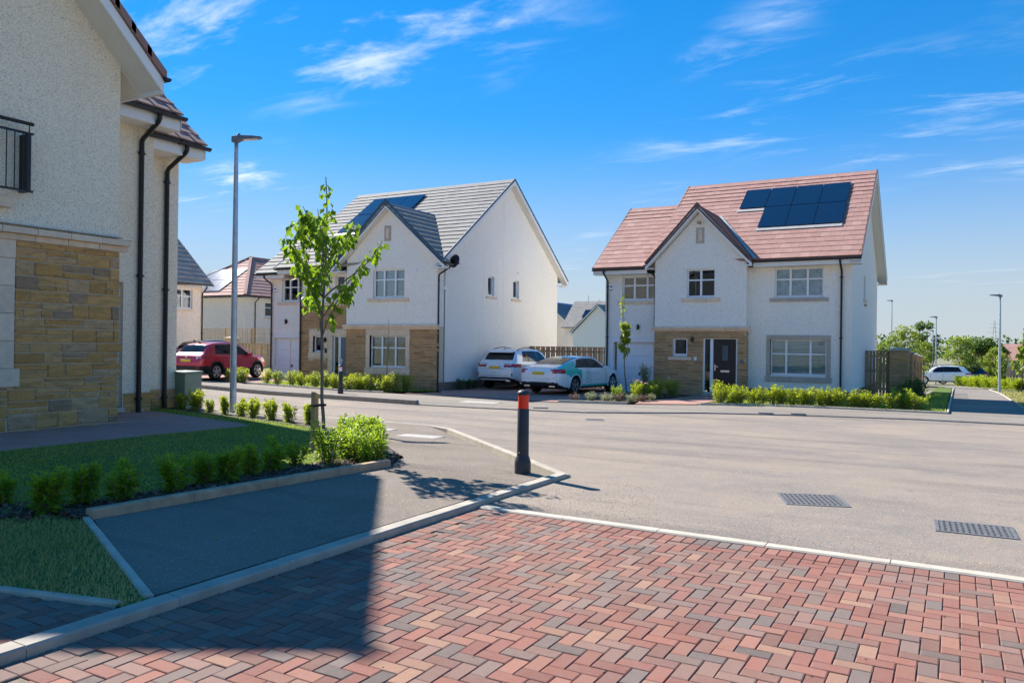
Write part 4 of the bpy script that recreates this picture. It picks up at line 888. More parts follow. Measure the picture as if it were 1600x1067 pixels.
    main = roof_slope(H, O, A, S, 21, Sl/21, lambda s: -26.45, lambda s: -22.62 if s < .4 else -17.42, MT['tile_grey']); roof_slope(H, (0, 36.28, 4.74), A, (0, -5.6, 4.14), 21, Sl/21, lambda s: -26.45, lambda s: -17.42, MT['tile_grey'])
    q = MB(); q.prism([(-26.47, 30.66-.13, 8.85), (-26.47, 30.66, 8.95), (-26.47, 30.66+.13, 8.85), (-26.47, 30.66, 8.78)], (9.08, 0, 0)); q.build('ridge', MT['tile_grey'], main, True)
    Ow = Vector((0, 25.38, 4.58)); Sw = math.hypot(4.32, 3.19); wing = roof_slope(H, Ow, A, S, 16, Sw/16, lambda s: -28.05, lambda s: -26.40, MT['tile_grey']); roof_slope(H, (0, 34.02, 4.58), A, (0, -5.6, 4.14), 16, Sw/16, lambda s: -28.05, lambda s: -26.40, MT['tile_grey'])
    zf, half, uc, vf, zp = 4.66, 2.86, -20.1, 24.88, 7.14; vint = lambda z: 25.1+max(0, z-4.74)/.742; sl = math.hypot(half, zp-zf)
    for sg in (1, -1):
        OO = Vector((uc+sg*half, 0, zf)); SS = (-sg*half, 0, zp-zf)
        roof_slope(H, OO, (0, 1, 0), SS, 11, sl/11, lambda s: vf, lambda s: vint(zf+s/sl*(zp-zf))+.2, MT['tile_grey'], under='verge_blue', thick=.03)
        p0 = Vector((uc+sg*(half+.03), vf-.012, zf-.03)); p1 = Vector((uc, vf-.012, zp+.05)); strip(H, 'verge_cap', p0, p1, (0, 0, 1), .05, .13, MT['verge_blue']); strip(H, 'bargeboard', p0+Vector((0, .03, -.2)), p1+Vector((0, .03, -.2)), (0, 0, 1), .03, .19, MT['fascia_white'])
        q = MB(); q.hexa([(uc+sg*half, vf+.03, zf-.17), (uc+sg*half, 25.22, zf-.17), (uc, 25.22, zp-.20), (uc, vf+.03, zp-.20), (uc+sg*half, vf+.03, zf-.14), (uc+sg*half, 25.22, zf-.14), (uc, 25.22, zp-.17), (uc, vf+.03, zp-.17)]); q.build('soffit', MT['soffit'], H, True)
        q = MB(); x0, x1 = sorted((uc+sg*half, uc+sg*2.3)); q.box(x0, x1, vf+.02, 25.45, zf-.22, zf-.175); q.build('soffit', MT['fascia_white'], H, True); gutter(H, (uc+sg*(half+.05), vf-.02, zf-.03), (uc+sg*(half+.05), 25.45, zf-.03))
    q = MB(); q.prism([(uc-.15, vf-.04, zp-.05), (uc, vf-.04, zp+.055), (uc+.15, vf-.04, zp-.05), (uc, vf-.04, zp-.1)], (0, 3.4, 0)); q.build('ridge', MT['verge_blue'], H, True)
    strip(H, 'valley', (-17.44, 25.22, 4.86), (uc+.08, 28.38, 7.17), (0, -.6, .8), .14, .04, MT['verge_blue'])
    q = MB(); fbox(q, fp, -20.38, -20.04, 5.66, 6.28, 0, .02); v_ = q.build('gable_vent', MT['sandstone_grey'], H, True, bevel=.006); q = MB(); fbox(q, fp, -20.29, -20.14, 5.75, 6.19, .02, .026); q.build('vent_slot', MT['sandstone'], v_, True)
    q = MB(); q.box(-26.3, -22.6, 25.07, 25.1, 4.52, 4.73); q.build('fascia', MT['fascia_white'], H, True); q = MB(); q.box(-26.3, -22.3, 25.1, 25.95, 4.50, 4.52); q.build('soffit', MT['soffit'], H, True); gutter(H, (-26.4, 25.02, 4.72), (-22.6, 25.02, 4.72))
    q = MB(); q.box(-28.0, -26.2, 25.40, 25.43, 4.37, 4.57); q.build('fascia', MT['fascia_white'], H, True); q = MB(); q.box(-28.0, -26.3, 25.43, 25.95, 4.35, 4.37); q.build('soffit', MT['soffit'], H, True); gutter(H, (-28.08, 25.35, 4.56), (-26.2, 25.35, 4.56))
    for s_, ve in ((1, 25.0), (-1, 36.3)):
        p0, p1 = Vector((-17.40, ve, 4.70)), Vector((-17.40, 30.66, 8.87)); strip(H, 'verge_cap', p0, p1, (0, 0, 1), .045, .10, MT['verge_blue']); strip(H, 'bargeboard', p0+Vector((0, 0, -.18)), p1+Vector((0, 0, -.18)), (0, 0, 1), .03, .17, MT['fascia_white'])
        q = MB(); q.hexa([(-17.71, ve, 4.54), (-17.41, ve, 4.54), (-17.41, 30.66, 8.7), (-17.71, 30.66, 8.7), (-17.71, ve, 4.57), (-17.41, ve, 4.57), (-17.41, 30.66, 8.73), (-17.71, 30.66, 8.73)]); q.build('soffit', MT['soffit'], H, True)
        strip(H, 'verge_cap', (-26.46, ve, 4.74), (-26.46, 30.66, 8.9), (0, 0, 1), .045, .05, MT['tile_grey'])
    q = MB(); q.box(-17.72, -17.42, 35.7, 36.3, 4.46, 4.50); q.build('soffit', MT['soffit'], H, True)
    downpipe(H, (-17.20, 25.3, 4.60), FL-.4, (-1, -.15, 0), .48); downpipe(H, (-27.42, 25.35, 4.50), FL-.3, (0, 1, 0), .48); downpipe(H, (-25.4, 25.02, 4.66), FL-.3, (0, 1, 0), .60)
    Sd = tuple(Vector((0, 5.62, 4.16)).normalized())
    for k in range(3): solar(H, main, O, A, Sd, -24.85+k*1.03, 4.55, 1.03, 1.65)
    for k in range(2): solar(H, main, O, A, Sd, -24.85+k*1.03, 2.86, 1.03, 1.65)
    tilt_box(H, 'flashing', O, A, Sd, -24.9, -22.75, 2.66, 2.86, .075, .085, MT['lead'], main)
    q = MB(); q.lathe((0, 0, 0), [(.01, .05), (.13, .04), (.23, .0), (.27, -.055), (.275, -.06), (.26, -.05), (.20, -.01), (.01, .02)], 24); d_ = q.build('satellite_dish', MT['black_plastic'], H, smooth=True)
    d_.location = Vector((-17.36, 25.75, 4.80))-H.location; d_.rotation_euler = (R(78), 0, R(-12)); q = MB(); q.tube([(0, .0, .03), (0, -.12, -.22), (0, -.02, -.30)], .014, 6); q.lathe((0, -.02, -.34), [(.03, 0), (.03, .06)], 8); q.build('arm', MT['black_plastic'], d_); q = MB(); q.tube([(-17.7, 25.75, 4.70), (-17.5, 25.75, 4.62), (-17.38, 25.76, 4.76)], .02, 6); q.build('dish_bracket', MT['black_plastic'], H, True, smooth=True)
    q = MB(); fbox(q, fr, 30.25, 30.262, .0, 8.2, -.004, .003); q.build('movement_joint', MT['soffit'], H, True); alarm_box(H, fw_, -27.2, 3.88); wall_light(H, fw_, -26.5, 2.42); wall_light(H, fm, -23.93, 1.62); q = MB(); fbox(q, fm, -24.0, -23.86, 1.05, 1.25, .02, .035); q.build('number_plate', MT['black_plastic'], H, True); q = MB(); fbox(q, fp, -18.85, -18.70, 4.35, 4.5, 0, .06); q.build('vent_box', MT['upvc'], H, True); q = MB(); fbox(q, fr, 31.55, 31.62, 4.75, 4.85, 0, .04); q.build('vent_box', MT['upvc'], H, True)
    return H
centre_house()

# ------------------------------------------------------------------ left house, close to the camera
def left_house():
    H = empty('house', (-13, 6, .3), 0, 'cream roughcast house end with ochre stone bay, plum tiles and a juliet balcony', 'house')
    U1, U2, U3 = -10.7, -12.2, -12.75; f1, f2, f3 = Fc('u', U1), Fc('u', U2), Fc('u', U3); VA, VB = 3.32, 7.12
    hw = [(4.45, 5.42, 1.17, 2.60)]; hd = [(7.3, 8.22, .42, 2.52)]; hb = [(4.2, 5.28, 3.45, 5.2)]
    w = MB(); zt = lambda v: 5.58+.965*(7.12-v) if v > 5.22 else 5.58+.965*(v-3.32)
    wall(w, f1, VA, VB, 3.02, 4.55, [(hb[0][0], hb[0][1], 3.45, 4.55)]); w.poly([f1.p(VA, 4.55), f1.p(hb[0][0], 4.55), f1.p(hb[0][0], zt(hb[0][0])), f1.p(VA, zt(VA))]); w.poly([f1.p(hb[0][0], 5.2), f1.p(hb[0][1], 5.2), f1.p(hb[0][1], zt(hb[0][1])), f1.p(5.22, zt(5.221)), f1.p(hb[0][0], zt(hb[0][0]))]); w.poly([f1.p(hb[0][1], 4.55), f1.p(VB, 4.55), f1.p(VB, 5.58), f1.p(hb[0][1], zt(hb[0][1]))])
    wall(w, Fc('V', VB), -16, U1, .2, 5.62); wall(w, Fc('v', VA), -16, U1, .2, zt(VA))
    wall(w, f2, 7.1, 8.75, .66, 5.3, hd, .2); wall(w, Fc('V', 8.75), -19, U2, .2, 5.3); wall(w, f2, -4, 3.6, .2, 5.3); wall(w, f3, 8.72, 9.68, .66, 5.02); wall(w, Fc('V', 9.68), -19, U3, .2, 5.02, gable=[(-19, 5.02), (U3, 5.02), (-15.8, 7.5)]); wall(w, Fc('v', -4), -19, U2, .2, 5.3, gable=[(-19, 5.3), (U2, 5.3), (-15.6, 8.1)]); wall(w, Fc('U', -19), -4, 9.68, .2, 5.1)
    w.build('wall', MT['harl_cream'], H, True)
    q = MB(); fbox(q, f1, VA, VB, .0, 2.84, -.3, -.001) if False else wall(q, f1, VA, VB, .05, 2.84, [(4.45, 5.42, 1.17, 2.60)], .2); q.build('mortar_wall', MT['mortar'], H, True); q = MB(); fbox(q, f2, 8.22, 8.75, .1, .66, -.01, .0); q.build('mortar_wall', MT['mortar'], H, True); q = MB(); fbox(q, f3, 8.72, 9.68, .1, .66, -.01, .0); q.build('mortar_wall', MT['mortar'], H, True)
    sur = [(4.2, 5.70, .92, 2.84)]
    stonework(H, f1, 5.60, VB+.02, .06, 2.83, [(4.2, 5.675, .92, 2.84)], MT['stone_ochre'], 22, (.13, .21), (.22, .56), .03, .014, .34); stonework(H, f1, VA, 5.60, .06, .92, [], MT['stone_ochre'], 25, (.13, .21), (.22, .56), .03, .014, .3); stonework(H, f1, VA, 4.2, .92, 2.83, [], MT['stone_ochre'], 24, (.13, .21), (.22, .5), .03, .014, .3)
    stonework(H, f2, 8.24, 8.75, .12, .65, [], MT['stone_ochre'], 23, (.13, .19), (.2, .4), .025, .012, .1); stonework(H, f3, 8.8, 9.69, .12, .65, [], MT['stone_ochre'], 26, (.13, .19), (.3, .5), .025, .012, .1)
    # window surround in dressed stone, deep reveal
    win = window(H, f1, 4.45, 5.42, 1.17, 2.60, (1, 1), .36, 'blind', rec=.16)
    blocks_along(win, 'surround_block', f1, 4.2, 5.675, 2.60, 2.84, -.18, .035, 2, MT['sandstone'], bevel=.008); blocks_along(win, 'surround_block', f1, 5.42, 5.665, 1.17, 2.597, -.18, .033, 4, MT['sandstone'], True, bevel=.008); blocks_along(win, 'surround_block', f1, 4.2, 4.45, 1.17, 2.597, -.18, .033, 4, MT['sandstone'], True, bevel=.008); blocks_along(win, 'sill', f1, 4.16, 5.725, .93, 1.167, -.18, .07, 2, MT['sandstone'], bevel=.01)
    cornice(H, f1, VA-.1, VB+.12, 2.84, 3.03, 9, proj=.13)
    strip(H, 'flashing', f1.p(VA, 3.035, .04), f1.p(VB+.02, 3.035, .04), (0, 0, 1), .08, .012, MT['lead'])
    # juliet balcony
    win2 = window(H, f1, hb[0][0], hb[0][1], 3.45, 5.2, (1, 1), None, 'room', rec=.14)
    q = MB(); fbox(q, f1, 4.1, 5.60, 3.24, 3.38, -.1, .09); q.build('sill', MT['sandstone'], win2, True, bevel=.008)
    q = MB(); q.tube([f1.p(4.0, 4.35, .16), f1.p(5.80, 4.35, .16)], .024, 10); q.tube([f1.p(4.0, 4.35, .16), f1.p(4.0, 4.35, 0)], .012, 6); ral = q.build('railing', MT['black_plastic'], H, True, smooth=True)
    q = MB(); fbox(q, f1, 4.0, 5.80, 4.21, 4.235, .14, .18); fbox(q, f1, 4.0, 5.80, 3.46, 3.485, .14, .18); q.build('rail', MT['black_plastic'], ral, True)
    for k in range(17): q = MB(); a = 4.07+k*.1; q.tube([f1.p(a, 3.47, .16), f1.p(a, 4.22, .16)], .008, 6); q.build('baluster', MT['black_plastic'], ral, True)
    for a in (4.06, 5.71): q = MB(); fbox(q, f1, a, a+.05, 3.46, 4.21, .005, .19); q.build('post', MT['black_plastic'], ral, True); q = MB(); q.tube([f1.p(a+.04, 4.22, .16), f1.p(a+.04, 4.34, .16)], .008, 6); q.build('post', MT['black_plastic'], ral, True)
    # bay roof
    AP = (5.22, 7.65); ev = 7.48; ez = 5.44; uo = -10.22; S1 = (0, AP[0]-ev, AP[1]-ez); l1 = math.hypot(S1[1], S1[2])
    r1 = roof_slope(H, (0, ev, ez), (1, 0, 0), S1, 10, l1/10, lambda s: -15.5, lambda s: uo, MT['tile_plum'], set(range(10)), tw=.33, thick=.03)
    v2 = 2.96; z2 = 5.44; S2 = (0, AP[0]-v2, AP[1]-z2); l2 = math.hypot(S2[1], S2[2]); roof_slope(H, (0, v2, z2), (1, 0, 0), S2, 10, l2/10, lambda s: -15.5, lambda s: uo, MT['tile_plum'])
    for p0, p1 in (((uo+.01, ev+.02, ez-.03), (uo+.01, AP[0], AP[1]-.0)), ((uo+.01, v2, z2-.03), (uo+.01, AP[0], AP[1]-.0))):
        p0, p1 = Vector(p0), Vector(p1); dn = Vector((0, 0, -1))
        L = (p1-p0).length; n = 9
        for k in range(n): a_, b_ = p0+(p1-p0)*(k/n), p0+(p1-p0)*((k+1)/n+.03); strip(H, 'verge_unit', a_+Vector((.012, 0, -.05+.02)), b_+Vector((.012, 0, -.05+.004)), (0, 0, 1), .06, .135, MT['tile_plum'])
        strip(H, 'bargeboard', p0+Vector((-.012, -.02, -.23)), p1+Vector((-.012, 0, -.23)), (0, 0, 1), .03, .19, MT['fascia_white'])
        q = MB(); q.hexa([(U1-.01, p0.y, p0.z-.235), (uo-.005, p0.y, p0.z-.235), (uo-.005, p1.y, p1.z-.235), (U1-.01, p1.y, p1.z-.235), (U1-.01, p0.y, p0.z-.21), (uo-.005, p0.y, p0.z-.21), (uo-.005, p1.y, p1.z-.21), (U1-.01, p1.y, p1.z-.21)]); q.build('soffit', MT['soffit'], H, True)
    q = MB(); q.hexa([(-12.5, 7.47, 5.18), (U1-.012, 7.47, 5.18), (U1-.012, 7.08, 5.575), (-12.5, 7.08, 5.575), (-12.5, 7.47, 5.21), (U1-.012, 7.47, 5.21), (U1-.012, 7.08, 5.6), (-12.5, 7.08, 5.6)]); q.build('soffit', MT['soffit'], H, True); q = MB(); q.box(-12.5, uo, 7.44, 7.465, 5.18, 5.42); q.build('fascia', MT['fascia_white'], H, True); gutter(H, (-12.6, 7.51, 5.42), (-10.16, 7.51, 5.42), 'gutter_dark', .062)
    # the two stepped roofs behind the bay
    for (ue, ze, va, vb, nm) in ((-11.74, 5.42, 7.1, 8.98, 2), (-12.2, 5.14, 8.6, 9.86, 3)):
        S3 = (-3.6, 0, 2.95); l3 = math.hypot(3.6, 2.95); roof_slope(H, (ue, 0, ze), (0, 1, 0), S3, 14, l3/14, lambda s, a=va: a, lambda s, b=vb: b, MT['tile_plum'], set(range(8)), thick=.03)
        q = MB(); q.box(ue-.06, ue-.03, va, vb-.02, ze-.24, ze-.02); q.build('fascia', MT['fascia_white'], H, True); q = MB(); q.box(ue-.6, ue-.06, va, vb-.02, ze-.245, ze-.225); q.build('soffit', MT['soffit'], H, True); gutter(H, (ue+.045, va, ze-.02), (ue+.045, vb+.03, ze-.02), 'gutter_dark', .06)
        strip(H, 'bargeboard', (ue-.03, vb-.015, ze-.22), (ue-3.6, vb-.015, ze+2.73), (0, 0, 1), .03, .2, MT['fascia_white'])
    roof_slope(H, (-19.3, 0, 5.1), (0, 1, 0), (3.9, 0, 3.2), 14, math.hypot(3.9, 3.2)/14, lambda s: -4.3, lambda s: 9.8, MT['tile_plum']); roof_slope(H, (-11.74, 0, 5.42), (0, 1, 0), (-3.6, 0, 2.95), 14, math.hypot(3.6, 2.95)/14, lambda s: -4.3, lambda s: 3.4, MT['tile_plum'])
    downpipe(H, (-11.70, 8.50, 5.34), .2, (-1, 0, 0), .46, r=.04); downpipe(H, (-12.16, 9.40, 5.06), .15, (-1, 0, 0), .54, r=.04)
    # side door
    F2 = f2; q = MB(); t = .06
    for x0, x1, y0, y1 in ((7.3, 8.22, 2.46, 2.52), (7.3, 7.36, .42, 2.46), (8.16, 8.22, .42, 2.46)): fbox(q, F2, x0, x1, y0, y1, -.2, -.10)
    q.build('door_frame', MT['upvc'], H, True); q = MB(); fbox(q, F2, 7.36, 8.16, .46, 2.46, -.18, -.13); dr = q.build('door', MT['door_black'], H, True); q = MB(); fbox(q, F2, 8.04, 8.10, 1.3, 1.55, -.13, -.08); q.build('handle', MT['steel'], dr, True); q = MB(); fbox(q, F2, 7.28, 8.24, .34, .42, -.2, .06); q.build('threshold', MT['concrete_pale'], H, True)
    H.scale = (1.24, 1.24, 1.24); H.location = (-16.12, 7.44, -.0072)          # a taller house type than the two across the road
    return H
left_house()

# ------------------------------------------------------------------ cars
def carpaint(name, col, flake=.0):
    t = NT(name); n = t.noise(t.pos(obj=True), 3, 3); t.set(t.mix(t.rng(n.outputs[0], .3, .7), tuple(x*.95 for x in col), col), .28, flake, .5); t.b.inputs['Coat Weight'].default_value = 1; t.b.inputs['Coat Roughness'].default_value = .02; MT[name] = t.m
carpaint('paint_white', (.90, .90, .90)); carpaint('paint_pale_blue', (.74, .82, .88), .05); carpaint('paint_red', (.58, .012, .03), .1); carpaint('paint_navy', (.02, .035, .06), .3); carpaint('paint_teal', (.0, .60, .50)); carpaint('paint_silver', (.62, .64, .66), .5)
plain('tyre', (.014, .014, .015), .85, obj=True); plain('trim_black', (.018, .018, .02), .55, obj=True); plain('chrome', (.7, .7, .72), .15, 1, obj=True); plain('rim_silver', (.58, .60, .62), .3, .9, obj=True); plain('plate_yellow', (.80, .52, .04), .45, obj=True, var=.05); plain('lamp_clear', (.75, .75, .75), .12, obj=True); plain('seat_dark', (.03, .03, .033), .8, obj=True)
def redlamp():
    t = NT('lamp_red'); t.set((.42, .012, .012), .12, 0, .6); t.b.inputs['Coat Weight'].default_value = 1; MT['lamp_red'] = t.m
redlamp(); plain('wrap_text', (.36, .38, .42), .4, obj=True); plain('wrap_pink', (.62, .30, .42), .4, obj=True)
def interp(xs, ys, x): # smooth (monotone-ish) interpolation
    xs, ys = np.array(xs, float), np.array(ys, float); m = np.gradient(ys, xs); x = np.clip(x, xs[0], xs[-1]); k = np.clip(np.searchsorted(xs, x)-1, 0, len(xs)-2); h = xs[k+1]-xs[k]; t = (x-xs[k])/h
    sl = (ys[1:]-ys[:-1])/(xs[1:]-xs[:-1])
    for i in range(len(m)):
        a = sl[max(i-1, 0)]; b = sl[min(i, len(sl)-1)]
        if a*b <= 0: m[i] = 0
        else: m[i] = 2*a*b/(a+b)
    return (2*t**3-3*t**2+1)*ys[k]+(t**3-2*t**2+t)*h*m[k]+(-2*t**3+3*t**2)*ys[k+1]+(t**3-t**2)*h*m[k+1]
def car(name, loc, rz, spec, label, group=None):
    """lofted body: x runs from the tail (0) to the nose (L), y to the left, z up; faces are sorted into paint, glass, lamps and trim"""
    L, Wd = spec['L'], spec['W']/2; H = empty(name, loc, rz, label, 'car', group)
    nx, nr = 150, 36; t = np.linspace(0, 1, nx); X = L*(.5-.5*np.cos(math.pi*t))*.35+L*t*.65
    zt = interp(*zip(*spec['top']), X); zb = interp(*zip(*spec['belt']), X); zl = interp(*zip(*spec['low']), X); wm = interp(*zip(*spec['width']), X)*Wd; wr = interp(*zip(*spec['roofw']), X)*Wd
    ring = []
    zb = np.minimum(zb, zt-.012)
    # half ring from bottom centre to roof centre: control points then smoothing by sampling
    cps = np.stack([np.stack([0*X, wm*.80, wm*.955, wm*.995, wm*1.0, wm*.985, wm*.955, wr*1.0+(.0), wr*.86, wr*.45, 0*X], 1),
                    np.stack([zl+.0, zl, zl+.09, zl+.22, (zl+zb)/2+.08, zb-.08, zb, zb+(zt-zb)*.86, zb+(zt-zb)*.965, zt-.008, zt], 1)], -1)   # nx,11,2
    seg = np.array([0, .5, 1.2, 2, 3.4, 4.6, 5.4, 8.2, 9, 10.2, 11.4]); ss_ = np.linspace(0, seg[-1], nr*2)
    ssx = np.array([np.stack([interp(seg, cps[i, :, 0], ss_), interp(seg, cps[i, :, 1], ss_)], 1) for i in range(nx)])   # nx, 2nr, 2
    m = ssx.shape[1]
    # close the tail and the nose: shrink rings to the middle
    capn = 14; rings = []
    def cap(i, sgn):
        base = ssx[i]; zc = (base[0, 1]+base[-1, 1])/2; o = []
        for k in range(capn):
            f = k/capn; o.append((X[i]+sgn*(-.035*(1-f**3)) if True else X[i], np.stack([base[:, 0]*f, zc+(base[:, 1]-zc)*f], 1)))
        return o
    allr = cap(0, 1)+[(X[i], ssx[i]) for i in range(nx)]+cap(nx-1, -1)[::-1]
    P = np.zeros((len(allr), 2*m-1, 3))
    for i, (x, r_) in enumerate(allr):
        P[i, :m, 0] = x; P[i, :m, 1] = -r_[:, 0]; P[i, :m, 2] = r_[:, 1]; P[i, m:, 0] = x; P[i, m:, 1] = r_[-2::-1, 0]; P[i, m:, 2] = r_[-2::-1, 1]
    P[:, :, 0] -= spec.get('rake', .0)*0
    nR, nC = P.shape[:2]; idx = np.arange(nR*nC).reshape(nR, nC); F = np.stack([idx[:-1, :-1], idx[:-1, 1:], idx[1:, 1:], idx[1:, :-1]], -1).reshape(-1, 4); V = P.reshape(-1, 3)
    nn_ = np.cross(V[F[:, 1]]-V[F[:, 0]], V[F[:, 2]]-V[F[:, 0]]); F = F if (nn_[:, 1]*V[F].mean(1)[:, 1]).sum() > 0 else F[:, ::-1].copy()
    Cn = V[F].mean(1); rr_ = np.repeat(np.arange(nR-1), nC-1); cc_ = np.tile(np.arange(nC-1), nR-1); sring = ss_[np.minimum(np.where(cc_ < m-1, cc_, 2*m-3-cc_), m-1)]
    x, y, z = Cn.T; ay = np.abs(y); w_at = interp(*zip(*spec['width']), np.clip(x, 0, L))*Wd; tail = x < spec.get('tail', .5)
    key = np.full(len(F), 'body', dtype=object)
    zt_ = interp(*zip(*spec['top']), np.clip(x, 0, L)); zb_ = interp(*zip(*spec['belt']), np.clip(x, 0, L))
    rg = spec['rear_glass']; wg = spec['wind_glass']; sg = spec['side_glass']
    topband = (sring > 8.5)
    key[topband & (x > rg[0]) & (x < rg[1]) & (ay < interp(*zip(*spec['roofw']), np.clip(x, 0, L))*Wd*.93)] = 'rear_window'
    key[topband & (x > wg[0]) & (x < wg[1]) & (ay < interp(*zip(*spec['roofw']), np.clip(x, 0, L))*Wd*.93)] = 'windscreen'
    sideb = (sring > 5.75) & (sring < 7.95); hfrac = (sring-5.4)/2.8
    x0 = sg[0]+sg[2]*hfrac; x1 = sg[1]-sg[3]*hfrac
    side = sideb & (x > x0) & (x < x1); pill = np.zeros(len(F), bool)
    for pp in spec['pillars']: pill |= np.abs(x-pp) < .035
    key[side] = 'side_window'; key[side & pill] = 'trim'
    mid = (rr_ >= capn) & (rr_ < nR-1-capn); key[mid & ((sring < 1.0) | ((sring < 1.75) & spec.get('cladding', False)))] = 'trim'
    for (xw) in spec['wheels']:
        d = np.hypot(x-xw, z-spec['rw'])
        if spec.get('cladding'): key[(d < spec['rw']+.12) & (ay > Wd*.6) & (sring < 5.2)] = 'trim'
        key[(d < spec['rw']+.055) & (ay > Wd*.55) & (sring < 5.2)] = 'drop'
    rule = spec['rules']; key = rule(key, x, y, z, ay, w_at, tail)
    parts = {'body': ('body', spec['paint']), 'rear_window': ('rear_window', 'car_glass'), 'windscreen': ('windscreen', 'car_glass_clear'), 'side_window': ('side_window', 'car_glass'), 'trim': ('trim', 'trim_black'), 'lamp': ('tail_light', 'lamp_red'), 'lampc': ('light_lens', 'lamp_clear'), 'head': ('headlight', 'lamp_clear'), 'accent': ('wrap', spec.get('accent', 'paint_teal')), 'bumper': ('bumper', 'trim_black'), 'chrome': ('trim_strip', 'chrome')}
    body_bvh = BVHTree.FromPolygons([tuple(p) for p in V], [tuple(q) for q in F[key != 'drop']])
    for kk, (nm, mt) in parts.items():
        sides = ((-1, 1) if kk in ('lamp', 'lampc', 'head', 'side_window') else (0,))
        for sd in sides:
            selm = (key == kk) & ((np.sign(y) == sd) if sd else True)
            if not selm.any(): continue
            f = F[selm]; u_, inv = np.unique(f.ravel(), return_inverse=True); me = meshdata(nm, V[u_], inv.reshape(-1, 4), True)
            bm = bmesh.new(); bm.from_mesh(me); bmesh.ops.remove_doubles(bm, verts=bm.verts, dist=.0004); bmesh.ops.recalc_face_normals(bm, faces=bm.faces) if kk == 'body' else None; bm.to_mesh(me); bm.free(); me.polygons.foreach_set('use_smooth', np.ones(len(me.polygons), bool)); mobj(nm, me, MT[mt], H)
    # floor, seats seen through the glass
    q = MB(); q.box(.5, L-.5, -Wd*.78, Wd*.78, spec['low'][1][1]+.02, spec['low'][1][1]+.12); q.build('floor', MT['trim_black'], H)
    for sx in spec['seats']:
        for sy in (-.36, .36):
            q = MB(); q.box(sx, sx+.5, sy-.24, sy+.24, .45, .62); q.hexa([(sx-.05, sy-.24, .6), (sx+.1, sy-.24, .6), (sx+.1, sy+.24, .6), (sx-.05, sy+.24, .6), (sx-.22, sy-.2, 1.02), (sx-.12, sy-.2, 1.02), (sx-.12, sy+.2, 1.02), (sx-.22, sy+.2, 1.02)]); q.box(sx-.23, sx-.15, sy-.11, sy+.11, 1.03, 1.18); q.build('seat', MT['seat_dark'], H, bevel=.03)
    # wheels
    rw = spec['rw']; tw = .225
    for xw in spec['wheels']:
        for sd in (-1, 1):
            yc = sd*(Wd*.985-tw/2-.0); q = MB(); q.lathe((0, 0, 0), [(rw*.66, -tw/2+.01), (rw*.90, -tw/2), (rw*.985, -tw*.36), (rw, -tw*.2), (rw, tw*.2), (rw*.985, tw*.36), (rw*.90, tw/2), (rw*.66, tw/2-.01)], 36, 'y', False); ty = q.build('wheel', MT['tyre'], H, smooth=True); ty.location = (xw, yc, rw)
            q = MB(); fy = sd*tw*.40
            prof = [(rw*.69, -.02), (rw*.69, .012), (rw*.64, .012), (rw*.62, -.03)]; q.lathe((0, fy, 0), prof if sd > 0 else [(a, -b) for a, b in prof], 32, 'y') if False else None
            for k in range(40):
                a0_, a1_ = 2*math.pi*k/40, 2*math.pi*(k+1)/40; pts = []
                for a in (a0_, a1_):
                    for r_, o_ in ((rw*.69, -.03), (rw*.69, .015), (rw*.62, .012), (rw*.61, -.05)): pts.append((r_*math.cos(a), fy+sd*o_, r_*math.sin(a)))
                q.add(pts, [(0, 1, 5, 4), (1, 2, 6, 5), (2, 3, 7, 6)])
            for k in range(spec.get('spokes', 5)):
                a = 2*math.pi*k/spec.get('spokes', 5)+.3
                for da in ((-.13, .13) if spec.get('double') else (0,)):
                    c, s = math.cos(a+da), math.sin(a+da); w0, w1 = (.022, .03) if spec.get('double') else (.035, .055); px_, pz_ = -s, c; pts = []
                    for dpt in (-.02, .004):
                        for r_, w_ in ((rw*.12, w0), (rw*.64, w1)):
                            for sg_ in (-1, 1): pts.append((c*r_+px_*w_*sg_, fy+sd*(dpt+(.0 if r_ > rw*.3 else .004)), s*r_+pz_*w_*sg_))
                    q.add(pts, [(0, 1, 3, 2), (4, 6, 7, 5), (0, 4, 5, 1), (2, 3, 7, 6), (0, 2, 6, 4), (1, 5, 7, 3)])
            q.lathe((0, fy-.012, 0), [(rw*.04, 0), (rw*.2, 0), (rw*.2, .024), (rw*.04, .026)], 20, 'y'); q.build('rim', MT['rim_silver'], ty, smooth=True)
            q = MB(); q.lathe((0, sd*.02, 0), [(.02, -.01), (rw*.66, -.01), (rw*.66, .01), (.02, .01)], 24, 'y'); q.build('brake', MT['trim_black'], ty)
            # wheel well and arch lip
            q = MB(); q.lathe((xw, sd*Wd*.52-.14, rw), [(rw+.09, 0), (rw+.09, .30), (.02, .30) if sd < 0 else (.02, .0)], 28, 'y') if False else None
            arc = [(xw+(rw+.06)*math.cos(a), sd*Wd*.985, rw+(rw+.06)*math.sin(a)) for a in np.linspace(-.25, math.pi+.25, 22)]
            well = MB(); n_ = len(arc)
            vs = [(p[0], sd*Wd*.972, p[2]) for p in arc]+[(p[0], sd*Wd*.45, p[2]) for p in arc]; well.add(vs, [(k, k+1, n_+k+1, n_+k) for k in range(n_-1)]+[tuple(range(n_, 2*n_))]); well.build('wheel_arch', MT['trim_black'], H)
            lip = MB(); pts = []
            for p in arc:
                hit = body_bvh.ray_cast(Vector((p[0], sd*3, p[2]+(.02 if p[2] > rw else 0))), Vector((0, -sd, 0))); yy = hit[0].y if hit[0] is not None else sd*Wd*.97; pts.append((p[0], yy-sd*.004, p[2]))
            lip.tube(pts, .024, 6); lip.build('arch_lip', MT['trim_black' if spec.get('cladding') else spec['paint']], H, smooth=True)
    def on_side(xx, zz, sd=-1, off=.004):
        h = body_bvh.ray_cast(Vector((xx, sd*3, zz)), Vector((0, -sd, 0))); return Vector((xx, (h[0].y if h[0] is not None else sd*Wd)+sd*off, zz))
